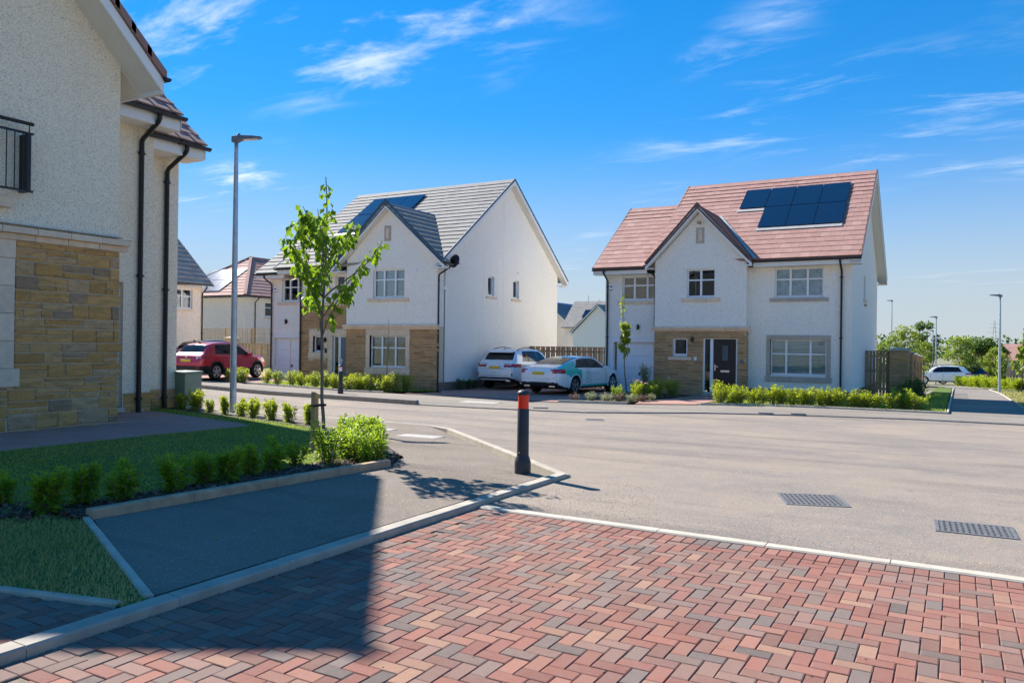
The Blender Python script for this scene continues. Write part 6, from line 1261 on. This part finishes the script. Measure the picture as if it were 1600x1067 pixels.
young_tree('young_tree', (2.45, 60.5, gz(2.4, 60.5)), 2.9, 22, 'small young tree in the hedge between lamp post and right edge', 'leaf_far', 8, 45, .2, .55, .3, trunk_r=.04)
# tree line far on the horizon
V_, F_, = [], []
CC, DD, SS_, KK = [], [], [], []
for k in range(240):
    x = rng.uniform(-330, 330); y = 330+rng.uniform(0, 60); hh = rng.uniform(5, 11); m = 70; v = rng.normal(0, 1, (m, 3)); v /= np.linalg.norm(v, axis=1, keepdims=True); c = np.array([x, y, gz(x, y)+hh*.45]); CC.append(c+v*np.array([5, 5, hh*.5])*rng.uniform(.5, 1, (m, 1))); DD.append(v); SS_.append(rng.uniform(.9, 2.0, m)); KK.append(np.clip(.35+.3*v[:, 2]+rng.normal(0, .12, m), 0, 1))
setp(mobj('far_woodland', leaf_mesh('far_woodland', np.concatenate(CC), np.concatenate(DD), np.concatenate(SS_), np.concatenate(KK), wid=.9), MT['leaf_dark']), 'dark green tree line on the far horizon', 'woodland', kind='stuff')

# ------------------------------------------------------------------ grass, mulch
def blades(name, pts, h, dry, leafm, hf=G, dz=.03, w=.006):
    n = len(pts); z = hf(pts[:, 0], pts[:, 1])+dz; b = np.stack([pts[:, 0], pts[:, 1], z], 1); a = rng.uniform(0, 6.28, n); hh = h*rng.uniform(.45, 1.25, n); ln = rng.uniform(.1, .9, n); tip = b+np.stack([np.cos(a)*hh*ln, np.sin(a)*hh*ln, hh], 1); sd = np.stack([-np.sin(a), np.cos(a), 0*a], 1)*w
    V = np.stack([b-sd, b+sd, (b+tip)/2+sd*.7+np.array([0, 0, .12])*hh[:, None], tip], 1).reshape(-1, 3); F = (np.arange(n)[:, None]*4+np.array([[0, 1, 2, 3]]))
    pn = .5+.5*np.sin(pts[:, 0]*2.1+np.cos(pts[:, 1]*1.7)*1.5)*np.cos(pts[:, 1]*2.7+pts[:, 0]); c = np.clip(rng.normal(.38+.15*(dry > .4), .2, n)+dry*(pn-.5), 0, 1); cc = np.repeat(c, 4)
    return setp(mobj(name, meshdata(name, V, F, False, np.stack([cc, cc, cc, np.ones_like(cc)], 1)), MT[leafm]), kind='stuff')
setp(blades('grass', scatter(TRI, 40000), .042, .45, 'grass_dry', G, .02, .0035), 'rough part-dry grass in the triangle beside the near footpath', 'grass')
setp(blades('grass', scatter(LAWN, 130000), .045, .3, 'grass_blade', G, .03, .006), 'short mown green grass of the left lawn', 'grass')
setp(blades('grass', np.concatenate([scatter([(-6.8, 25.5), (-3.6, 26.4), (-.3, 26.5), (-.35, 45), (-1.2, 45), (-1.2, 30), (-6.8, 29.8)], 26000), scatter([(-25.2, 23.1), (-18.4, 23.4), (-17.7, 25.2), (-25.2, 25.7)], 9000)]), .07, .3, 'grass_blade', G, .05, .012), 'bright green grass round the hedges of the two houses', 'grass')
setp(blades('grass', scatter([(2.05, 26.6), (9, 26.6), (9, 60), (2.1, 60)], 26000), .09, .3, 'grass_dry', G, -.06, .016), 'grass right of the far path', 'grass')
mp_ = np.concatenate([scatter([(-6.15, 7.75), (-6.30, 6.0), (-6.46, 4.05), (-6.95, 4.1), (-6.95, 6.0), (-7.0, 8.2), (-7.6, 8.9), (-6.5, 8.45)], 2600), scatter([(-6.46, 4.0), (-7.4, 3.0), (-9.2, 2.2), (-9.2, 3.0), (-7.4, 3.9), (-6.9, 4.3)], 1500), scatter([(-11.2, 22.8), (-9.2, 23.6), (-9.4, 26), (-11.2, 26)], 600)])
n = len(mp_); a = rng.uniform(0, 6.28, n); l = rng.uniform(.012, .045, n); w_ = l*rng.uniform(.25, .6, n); tl = rng.normal(0, .35, n); bz = G(mp_[:, 0], mp_[:, 1])+.053+rng.uniform(0, .012, n)
dx = np.stack([np.cos(a)*np.cos(tl), np.sin(a)*np.cos(tl), np.sin(tl)], 1)*l[:, None]; dy = np.stack([-np.sin(a), np.cos(a), rng.normal(0, .3, n)], 1)*w_[:, None]; b = np.stack([mp_[:, 0], mp_[:, 1], bz], 1); up_ = np.array([0, 0, .005])
V = np.stack([b-dx-dy, b+dx-dy, b+dx+dy, b-dx+dy, b-dx-dy+up_, b+dx-dy+up_, b+dx+dy+up_, b-dx+dy+up_], 1).reshape(-1, 3); F = (np.arange(n)[:, None, None]*8+np.array([(4, 5, 6, 7), (0, 1, 5, 4), (1, 2, 6, 5), (2, 3, 7, 6), (3, 0, 4, 7)])[None]).reshape(-1, 4)
cc = np.repeat(np.array([(.11, .075, .05), (.06, .042, .032), (.19, .14, .10), (.26, .21, .17)])[rng.choice(4, n, p=[.4, .35, .17, .08])], 8, 0)
setp(mobj('bark_mulch', meshdata('bark_mulch', V, F, False, np.concatenate([cc, np.ones((n*8, 1))], 1)), MT['paver_attr']), 'loose dark bark chips on the planting beds', 'mulch', kind='stuff')

# ------------------------------------------------------------------ street furniture
def bollard(x, y, label, base_dz, white=False, rz=0):
    e = empty('bollard', (x, y, float(G0(x, y))+base_dz), rz, label, 'bollard', None)
    q = MB(); q.lathe((0, 0, 0), [(.094, -.05), (.098, .0), (.098, .13), (.094, .155), (.075, .205), (.071, .22), (.071, .24), (.069, .76), (.066, .765)], 28, cap=True); q.build('post', MT['bollard_body'], e, smooth=True)
    q = MB(); q.lathe((0, 0, 0), [(.064, .76), (.0645, .762), (.0645, .935), (.064, .94)], 28); q.build('reflective_band', MT['bollard_red'], e, smooth=True)
    if white: q = MB(); q.prism([(.0655*math.cos(a), .0655*math.sin(a), .775) for a in np.linspace(-1.9, -.1, 10)]+[(.06*math.cos(a), .06*math.sin(a), .775) for a in np.linspace(-.1, -1.9, 10)], (0, 0, .15)); q.build('reflective_patch', MT['white_reflect'], e)
    q = MB(); q.lathe((0, 0, 0), [(.066, .755), (.0675, .758), (.0675, .772), (.066, .775)], 28); q.build('collar', MT['bollard_body'], e, smooth=True)
    q = MB(); q.lathe((0, 0, 0), [(.07, .935), (.076, .94), (.076, .962), (.070, .975), (.05, .99), (.02, 1.0), (.002, 1.002)], 28); q.build('cap', MT['bollard_body'], e, smooth=True)
    q = MB(); q.lathe((.068*math.cos(-1.7), .068*math.sin(-1.7), .255), [(.008, -.008), (.012, 0), (.008, .008)], 8); q.build('bolt', MT['steel'], e); return e
bollard(-4.52, 8.24, 'black bollard with a bright red band at the footpath corner', .03); bollard(-18.95, 21.1, 'distant black bollard with red and white band across the road', .05, True)
def lamp(x, y, h, ang, label, r0=.082, arm=.55):
    e = empty('street_lamp', (x, y, gz(x, y)), ang, label, 'street lamp', 'street lamps')
    q = MB(); q.lathe((0, 0, 0), [(r0, -.1), (r0, 1.15), (r0*.97, 1.2), (r0*.62, 1.27), (r0*.60, 1.3), (r0*.50, h-.35), (r0*.48, h)] if False else [(r0*.95, -.1), (r0*.9, .02), (r0*.78, h*.45), (r0*.60, h-.75), (r0*.58, h-.74), (r0*.50, h)], 18); q.build('column', MT['galv'], e, smooth=True)
    q = MB(); q.lathe((0, 0, h-.75), [(r0*.52, 0), (r0*.52, .74)], 14); q.build('spigot', MT['lamp_head'], e, smooth=True)
    q = MB(); s = [( -.10, .055, -.02, .11), (.02, .075, -.03, .12), (.12, .085, .03, .13), (.35, .10, .055, .125), (.52, .085, .075, .115), (.56, .06, .085, .105)]
    vs, fs = [], []
    for (px, hw, z0, z1) in s: vs += [(px, -hw, h+z0), (px, hw, h+z0), (px, hw*.8, h+z1), (px, -hw*.8, h+z1)]
    for k in range(len(s)-1):
        for j in range(4): fs.append((k*4+j, k*4+(j+1) % 4, k*4+4+(j+1) % 4, k*4+4+j))
    fs += [(3, 2, 1, 0), tuple(range((len(s)-1)*4, len(s)*4))]; q.add(vs, fs); q.build('lamp_head', MT['lamp_head'], e, bevel=.012)
    q = MB(); q.hexa([(.16, -.07, h+.028), (.46, -.07, h+.058), (.46, .07, h+.058), (.16, .07, h+.028), (.16, -.07, h+.04), (.46, -.07, h+.07), (.46, .07, h+.07), (.16, .07, h+.04)]); q.build('lens', MT['lamp_clear'], e); q = MB(); q.lathe((.05, 0, h+.12), [(.04, 0), (.04, .03), (.02, .06)], 12); q.build('sensor', MT['lamp_head'], e)
    q = MB(); q.box(-.02, .05, -r0*.95-.004, -r0*.8, .55, 1.05); q.build('access_door', MT['galv'], e) if h < 7 else None
    return e
lamp(-14.0, 12.1, 6.05, R(33), 'tall galvanised lamp post near the left house, its head pointing right'); lamp(2.05, 52.7, 5.5, R(190), 'nearest lamp post of the far right path, tall on the grass edge'); lamp(-1.75, 80, 5.9, R(190), 'middle lamp post of the far right, before the dark tall tree'); lamp(-2.7, 108, 5.8, R(190), 'thin farthest lamp post beside the middle one'); lamp(-6.35, 95, 8.6, R(190), 'distant lamp post rising beside the white gable above the gate pillars')
e = empty('utility_cabinet', (-15.75, 12.2, gz(-15.75, 12.2)+.02), R(-4), 'grey-green metal utility cabinet beside the left house corner', 'cabinet'); q = MB(); q.box(-.33, .33, -.22, .22, 0, .84); q.build('body', MT['cabinet'], e, bevel=.008); q = MB(); q.hexa([(-.36, -.25, .842), (.36, -.25, .842), (.36, .25, .842), (-.36, .25, .842), (-.35, -.24, .87), (.35, -.24, .87), (.35, .24, .885), (-.35, .24, .885)]); q.build('lid', MT['cabinet'], e); q = MB(); q.box(-.31, .31, -.228, -.2201, .06, .80); q.build('door', MT['cabinet'], e, bevel=.003)
# potted plant
e = empty('plant_pot', (-10.6, 29.15, FL-.10), 0, 'dark square planter with a pale variegated bush by the garage', 'plant pot'); q = MB(); q.hexa([(-.17, -.17, 0), (.17, -.17, 0), (.17, .17, 0), (-.17, .17, 0), (-.22, -.22, .5), (.22, -.22, .5), (.22, .22, .5), (-.22, .22, .5)]); q.build('pot', MT['bollard_body'], e, bevel=.01)
lm2, sm2 = shrub_mesh('potted_foliage', .85, .36, 1100, .07, 77, stems=16); mobj('foliage', lm2, MT['leaf_variegated'], e, (0, 0, .42)); mobj('stem', sm2, MT['bark'], e, (0, 0, .42))
# flowers in the bed
e = empty('flower_cluster', (-9.6, 26.1, gz(-9.6, 26.1)), 0, 'pale pink flower heads on the shrubs before the garage', 'flowers')
for k, (x, y, z) in enumerate([(-9.85, 25.95, .72), (-9.62, 25.75, .70), (-9.45, 25.6, .66), (-9.3, 25.7, .62), (-9.02, 27.3, .78), (-10.0, 25.9, .66)]):
    q = MB()
    for j in range(9): a, b_ = rng.uniform(0, 6.28), rng.uniform(0, 1); c = (x+9.6+.07*math.cos(a)*b_, y-26.1+.07*math.sin(a)*b_, z+.03*(1-b_)); q.lathe(c, [(.004, -.012), (.026, .0), (.02, .014), (.002, .018)], 6)
    q.build('flower', MT['petal'], e, smooth=True)

# ------------------------------------------------------------------ fences and pillars
def board_fence(p0, p1, h, label, mat, bw=.1, gap=.022, cap=True, hf=gz, alt=True, zbase=None, rail=True, trellis=0, tmat=None):
    L = math.hypot(p1[0]-p0[0], p1[1]-p0[1]); a = math.atan2(p1[1]-p0[1], p1[0]-p0[0]); e = empty('fence', (p0[0], p0[1], zbase if zbase is not None else hf(*p0)), a, label, 'fence'); n = int(L/(bw+gap)); m = {}
    if mat not in _bd: _bd[mat] = chamfer_box_mesh('board_'+mat, .02); _bd[mat].materials.append(MT[mat])
    dz0 = 0 if zbase is not None else None
    def zz(x): return (hf(p0[0]+math.cos(a)*x, p0[1]+math.sin(a)*x)-e.location.z) if dz0 is None else 0
    for k in range(n):
        x = (k+.5)*L/n; o = bpy.data.objects.new('board', _bd[mat]); COL.objects.link(o); o.parent = e; o.location = (x, (-.018 if alt and k % 2 else .018), zz(x)+.04); o.scale = (L/n-gap, .02, h-.06+rng.uniform(-.008, .008)); o.rotation_euler = (0, 0, rng.normal(0, .01))
    for zr in (.3, h*.55, h-.25) if rail else ():
        q = MB(); q.hexa([(0, -.01, zz(0)+zr), (L, -.01, zz(L)+zr), (L, .03, zz(L)+zr), (0, .03, zz(0)+zr), (0, -.01, zz(0)+zr+.09), (L, -.01, zz(L)+zr+.09), (L, .03, zz(L)+zr+.09), (0, .03, zz(0)+zr+.09)]); q.build('rail', MT[mat], e)
    if cap: q = MB(); q.hexa([(0, -.06, zz(0)+h-.02), (L, -.06, zz(L)+h-.02), (L, .06, zz(L)+h-.02), (0, .06, zz(0)+h-.02), (0, -.06, zz(0)+h+.015), (L, -.06, zz(L)+h+.015), (L, .06, zz(L)+h+.015), (0, .06, zz(0)+h+.015)]); q.build('capping', MT[mat], e)
    k = max(2, int(L/2.2)+1)
    for i in range(k): x = L*i/(k-1); q = MB(); q.box(x-.05, x+.05, .03, .12, zz(x)-.2, zz(x)+h+.02+trellis); q.build('post', MT[mat], e)
    if trellis:
        st = .14; tm = MT[tmat or mat]
        for i in range(int(L/st)+1): q = MB(); q.box(i*st-.014, i*st+.014, -.012, .0, h+.02, h+trellis); q.build('trellis_slat', tm, e)
        for j in range(int(trellis/st)+1): q = MB(); q.box(0, L, .0005, .012, h+.03+j*st, h+.058+j*st); q.build('trellis_slat', tm, e)
    return e
_bd = {}
board_fence((-17.65, 32.8), (-12.72, 32.8), 1.86, 'weathered board fence between the two white houses behind the parked cars', 'wood_weathered', .1, .03, zbase=-.43)
board_fence((-3.28, 34.95), (-2.42, 34.95), 1.86, 'short dark timber gate panel joining the red-tiled house to a pillar', 'wood_weathered', .095, .02, zbase=-.42)
board_fence((-41.2, 33.0), (-27.7, 33.0), 1.46, 'pale new timber fence with trellis top behind the red car', 'wood_pale', .1, .03, zbase=-.12, trellis=.9)
board_fence((-48, 31.2), (-42.6, 31.2), 1.55, 'grey timber fence with dark trellis left of the stone pillar', 'wood_weathered', .1, .03, zbase=-.1, trellis=.75, tmat='trim_black')
board_fence((-16, 97), (24, 99), 1.75, 'long weathered board fence across the far right background', 'wood_weathered', .22, .06, trellis=0)
e_ = board_fence((-50.5, 62.0), (-30.0, 62.0), 1.5, 'brown horizontal trellis fence far behind the board fence', 'wood_weathered', .12, .02, zbase=-.9, trellis=.7)
def pillar(x, y, w_, h, label, z0, sm='stone_brown', seed=1, group=None):
    e = empty('gate_pillar', (x, y, z0), 0, label, 'pillar', group); q = MB(); q.box(-w_/2+.012, w_/2-.012, -w_/2+.012, w_/2-.012, -.2, h); q.build('core', MT['mortar'], e); n = round(h/.235); hh = h/n
    for k in range(n):
        for F, at in (('v', y-w_/2), ('u', x+w_/2)):
            m = 1 if (k % 2) == 0 else 2; F_ = Fc(F, at+(.012 if F == 'v' else -.012)); c0 = x if F == 'v' else y
            for j in range(m): ms = stone_meshes(MT[sm], .28)[(k+j) % 5]; o = bpy.data.objects.new('stone', ms); COL.objects.link(o); o.parent = e; o.location = Vector(F_.p(c0-w_/2+(j+.5)*w_/m, z0+(k+.5)*hh, 0))-Vector((x, y, z0)); o.scale = (w_/m-.012, .024, hh-.012); o.rotation_euler = (0, 0, F_.rz())
    c = w_/2+.06; q = MB(); q.hexa([(-c, -c, h), (c, -c, h), (c, c, h), (-c, c, h), (-c, -c, h+.06), (c, -c, h+.06), (c, c, h+.06), (-c, c, h+.06)]); q.add([(-c, -c, h+.06), (c, -c, h+.06), (c, c, h+.06), (-c, c, h+.06), (0, 0, h+.15)], [(0, 1, 4), (1, 2, 4), (2, 3, 4), (3, 0, 4)]); q.build('cap', MT['concrete_pale'], e); return e
pillar(-2.05, 35.0, .68, 1.92, 'nearest stone pillar with a slab cap right of the red-tiled house', -.45, seed=2)
for k, y in enumerate((38.2, 41.4, 44.6, 47.8)):
    pillar(-1.98, y, .55, 1.9-.0*k, '%s stone pillar behind the nearest gate pillar in the receding row' % ORD[k], gz(-1.98, y), group='receding stone pillars'); board_fence((-1.95, y-2.9), (-1.95, y-.3), 1.6, '%s timber panel, counted from the nearest, between the receding stone pillars' % ORD[k], 'wood_weathered', .1, .02)['group'] = 'panels between the stone pillars'
pillar(-41.75, 32.3, .78, 1.85, 'broad stone pillar with a pale cap left of the pale trellis fence', .0, 'stone_ochre'); pillar(-37.85, 32.55, .55, 1.62, 'stone pillar with pale cap in front of the pale trellis fence', .0, 'stone_ochre'); pillar(-34.0, 32.55, .55, 1.62, 'stone pillar half hidden beside the grey-roofed house', .0, 'stone_ochre')

# ------------------------------------------------------------------ houses in the background
def bg_house(name, u0, u1, v0, v1, z0, eave, ridge, axis, mats, label, hip=False, wins_v=(), wins_u=(), solar_=None, tile_rows=14, over=.35, pipe=None, gutt=True):
    H = empty(name, ((u0+u1)/2, (v0+v1)/2, z0), 0, label, 'house'); hv = [(a, b, c, d) for a, b, c, d, *_ in wins_v]; hu = [(a, b, c, d) for a, b, c, d, *_ in wins_u]; w = MB(); um, vm_ = (u0+u1)/2, (v0+v1)/2
    gv = [(u0, eave), (u1, eave), (um, ridge-.2)] if axis == 'v' and not hip else None; gu = [(v0, eave), (v1, eave), (vm_, ridge-.2)] if axis == 'u' and not hip else None
    wall(w, Fc('v', v0), u0, u1, z0-.5, eave, hv, gable=gv); wall(w, Fc('u', u1), v0, v1, z0-.5, eave, hu, gable=gu); wall(w, Fc('V', v1), u0, u1, z0-.5, eave, gable=gv); wall(w, Fc('U', u0), v0, v1, z0-.5, eave, gable=gu); w.build('wall', MT[mats[0]], H, True)
    for q_ in wins_v: window(H, Fc('v', v0), *q_[:4], q_[4] if len(q_) > 4 else (1, 1), .36, 'room', sill=(.12, .12), sn=1)
    for q_ in wins_u: window(H, Fc('u', u1), *q_[:4], q_[4] if len(q_) > 4 else (1, 1), .36, 'room', sill=(.12, .12), sn=1)
    tm = MT[mats[1]]
    if axis == 'u' and not hip:
        S_ = (0, vm_-v0+over, ridge-eave); Ls = math.hypot(S_[1], S_[2])
        r_ = roof_slope(H, (0, v0-over, eave), (1, 0, 0), S_, tile_rows, Ls/tile_rows, lambda s: u0-over, lambda s: u1+over, tm); roof_slope(H, (0, v1+over, eave), (1, 0, 0), (0, -S_[1], S_[2]), tile_rows, Ls/tile_rows, lambda s: u0-over, lambda s: u1+over, tm); strip(H, 'verge_cap', (u1+over+.02, v0-over, eave-.02), (u1+over+.02, vm_, ridge), (0, 0, 1), .05, .1, MT['verge_blue'])
        if gutt: gutter(H, (u0-over, v0-over-.05, eave-.02), (u1+over, v0-over-.05, eave-.02))
        if solar_:
            for i in range(solar_[2]):
                for j in range(solar_[3]): solar(H, r_, (0, v0-over, eave), (1, 0, 0), S_, solar_[0]+i*1.03, solar_[1]+j*1.7, 1.03, 1.68)
    elif axis == 'v' and not hip:
        S_ = (um-u1-over, 0, ridge-eave); Ls = math.hypot(S_[0], S_[2]); roof_slope(H, (u1+over, 0, eave), (0, 1, 0), S_, tile_rows, Ls/tile_rows, lambda s: v0-over, lambda s: v1+over, tm); roof_slope(H, (u0-over, 0, eave), (0, 1, 0), (-S_[0], 0, S_[2]), tile_rows, Ls/tile_rows, lambda s: v0-over, lambda s: v1+over, tm)
        if gutt: gutter(H, (u1+over+.05, v0-over, eave-.02), (u1+over+.05, v1+over, eave-.02))
        q = MB(); q.box(u1+.0, u1+over, v0-over, v1+over, eave-.2, eave-.16); q.build('soffit', MT['fascia_white'], H, True)
        for sg in (1, -1): strip(H, 'bargeboard', (um+sg*(um-u0+over), v0-over, eave-.2), (um, v0-over, ridge-.2), (0, 0, 1), .04, .2, MT['fascia_white']); strip(H, 'verge_cap', (um+sg*(um-u0+over), v0-over-.01, eave-.02), (um, v0-over-.01, ridge), (0, 0, 1), .05, .12, MT['verge_blue'])
    else:                                              # hipped, ridge along v
        hw = um-u0+over; rise = ridge-eave; L1 = math.hypot(hw, rise); k_ = hw/L1
        r_ = roof_slope(H, (um, v0-over, eave), (1, 0, 0), (0, hw, rise), tile_rows, L1/tile_rows, lambda s: -hw+s*k_, lambda s: hw-s*k_, tm); roof_slope(H, (u1+over, 0, eave), (0, 1, 0), (-hw, 0, rise), tile_rows, L1/tile_rows, lambda s: v0-over+s*k_, lambda s: v1+over-s*k_, tm); roof_slope(H, (u0-over, 0, eave), (0, 1, 0), (hw, 0, rise), tile_rows, L1/tile_rows, lambda s: v0-over+s*k_, lambda s: v1+over-s*k_, tm)
        for sg in (1, -1): strip(H, 'hip_tiles', (um+sg*hw, v0-over, eave+.03), (um, v0-over+hw, ridge+.06), (0, 0, 1), .22, .09, tm)
        strip(H, 'ridge', (um, v0-over+hw, ridge+.02), (um, v1+over-hw, ridge+.02), (0, 0, 1), .22, .09, tm); gutter(H, (u0-over, v0-over-.05, eave-.02), (u1+over, v0-over-.05, eave-.02)); gutter(H, (u1+over+.05, v0-over, eave-.02), (u1+over+.05, v1+over, eave-.02))
        q = MB(); q.box(u0-over, u1+over, v0-over, v0+.02, eave-.2, eave-.16); q.build('soffit', MT['fascia_white'], H, True); q = MB(); q.box(u1-.02, u1+over, v0+.03, v1+over, eave-.2, eave-.16); q.build('soffit', MT['fascia_white'], H, True)
        if solar_:
            for i in range(solar_[2]):
                for j in range(solar_[3]): solar(H, r_, (um, v0-over, eave), (1, 0, 0), (0, hw, rise), solar_[0]+i*1.03, solar_[1]+j*1.7, 1.03, 1.68)
    if pipe: downpipe(H, pipe[0], z0-.3, pipe[1], over+.0)
    return H
bg_house('house', -45, -36, 15, 29, -.1, 4.55, 8.9, 'v', ('harl_far', 'tile_grey'), 'cream house with grey tiled roof at the far left behind the red car', wins_u=[(27.1, 28.3, 3.2, 4.25), (23.5, 25, 3.2, 4.25)], pipe=((-35.6, 28.9, 4.45), (-1, 0, 0)), tile_rows=16)
bg_house('house', -54.8, -45.9, 40.7, 53, -.25, 4.85, 8.25, 'v', ('harl_far', 'tile_red'), 'cream house with hipped pink tiled roof behind the trellis fence', hip=True, wins_u=[(42.6, 44.3, 3.35, 4.45, (1, 1))], solar_=(-2.6, .55, 4, 2), pipe=((-45.5, 41.6, 4.75), (-1, 0, 0)), tile_rows=13)
hb = bg_house('house', -48.4, -38, 100, 108, -1.2, 3.9, 7.7, 'u', ('harl_far', 'tile_grey'), 'distant grey-roofed house with blue solar panels seen between the two houses', solar_=(-46.3, 2.1, 6, 1), wins_v=[(-46.6, -46.1, 2.6, 3.4, (1,))])
alarm_box(hb, Fc('v', 100), -47.2, 3.0, .45)
bg_house('house', -45.9, -38.5, 97.5, 101, -1.2, 3.1, 6.9, 'v', ('harl_white', 'tile_grey'), 'front gable of the distant house seen beside the white house corner', wins_u=[], gutt=False, tile_rows=10)
bg_house('house', -56.5, -49.8, 104, 112, -1.2, 4.5, 7.6, 'v', ('harl_far', 'verge_blue'), 'distant pale gable house at the edge of the big white gable', gutt=False, tile_rows=10)
hd = empty('unfinished_house', (-56, 125, -1.5), 0, 'distant unfinished roof wrapped in blue sheet with scaffold poles', 'building'); q = MB(); q.hexa([(-6, -3, 5.2), (6, -3, 5.2), (6, 3, 5.2), (-6, 3, 5.2), (-6, -.2, 10.4), (6, -.2, 8.8), (6, .2, 8.8), (-6, .2, 10.4)]); plain('blue_sheet', (.03, .12, .42), .6, var=.4, scale=1.2); q.build('roof_sheet', MT['blue_sheet'], hd); q = MB(); q.box(-5.6, 5.6, -2.6, 2.6, -1, 5.15); q.build('wall', MT['harl_far'], hd)
for x in (-3, 1.5, 3.5, 5.4): q = MB(); q.tube([(x, -3.2, -.5), (x, -3.2, 11.5-abs(x-1)*.35)], .05, 6); q.build('scaffold_pole', MT['galv'], hd)
bg_house('bungalow', 2.5, 12, 140, 150, -2.2, -.1, 2.4, 'u', ('harl_white', 'tile_red'), 'far white bungalow with a red-brown roof behind the long fence', gutt=False, wins_v=[(4, 6, -1.4, -.4, (1, 1))], tile_rows=8)
pz_ = gz(13, 380); e = empty('pylon', (12.9, 380, pz_), R(10), 'faint lattice electricity pylon on the far right horizon', 'pylon'); q = MB(); hP = 15.5
for sx in (-1, 1):
    for sy in (-1, 1): q.tube([(sx*1.3, sy*1.3, -2), (sx*.35, sy*.35, hP*.75), (sx*.12, sy*.12, hP)], .05, 4)
for k in range(9):
    z = k*hP/9; w0 = 1.3-.95*min(1, z/(hP*.75)); w1 = 1.3-.95*min(1, (z+hP/9)/(hP*.75))
    for sy in (-1, 1): q.tube([(-w0, sy*w0, z), (w1, sy*w1, z+hP/9)], .025, 4); q.tube([(w0, sy*w0, z), (-w1, sy*w1, z+hP/9)], .025, 4)
q.build('tower', MT['galv'], e)
for z, w_ in ((.68, 2.6), (.80, 2.1), (.91, 1.6)): q = MB(); q.tube([(-w_, 0, hP*z), (0, 0, hP*z+.3), (w_, 0, hP*z)], .04, 4); q.build('cross_arm', MT['galv'], e)
# a gull in the gap between the houses
e = empty('bird', (-33.5, 80, 9.9), R(30), 'small dark bird flying between the two white houses', 'bird'); q = MB(); q.tube([(-.25, 0, 0), (-.1, 0, .02), (.1, 0, .02), (.28, 0, -.02)], [.02, .07, .07, .02], 6); q.add([(-.08, 0, .03), (.12, 0, .03), (.02, .35, .25), (-.06, .35, .25), (-.12, .75, .12), (.12, 0, .03), (-.08, 0, .03), (.02, -.35, .25), (-.06, -.35, .25), (-.12, -.75, .12)], [(0, 1, 2, 3), (3, 2, 4), (5, 6, 8, 7), (7, 8, 9)]); q.build('body', MT['trim_black'], e, smooth=True)
# strewn leaf on the footpath
e = empty('fallen_leaf', (-5.0, 4.15, .033), 0, 'single green fallen leaf on the shaded footpath', 'leaf'); mobj('blade', leaf_mesh('fallen_leaf_blade', np.array([[0, 0, .004], [.01, .01, .004]]), np.array([[1, .3, .1], [-.3, 1, .1]]), np.array([.05, .04]), np.array([.7, .8]), wid=.6), MT['leaf_shrub'], e)
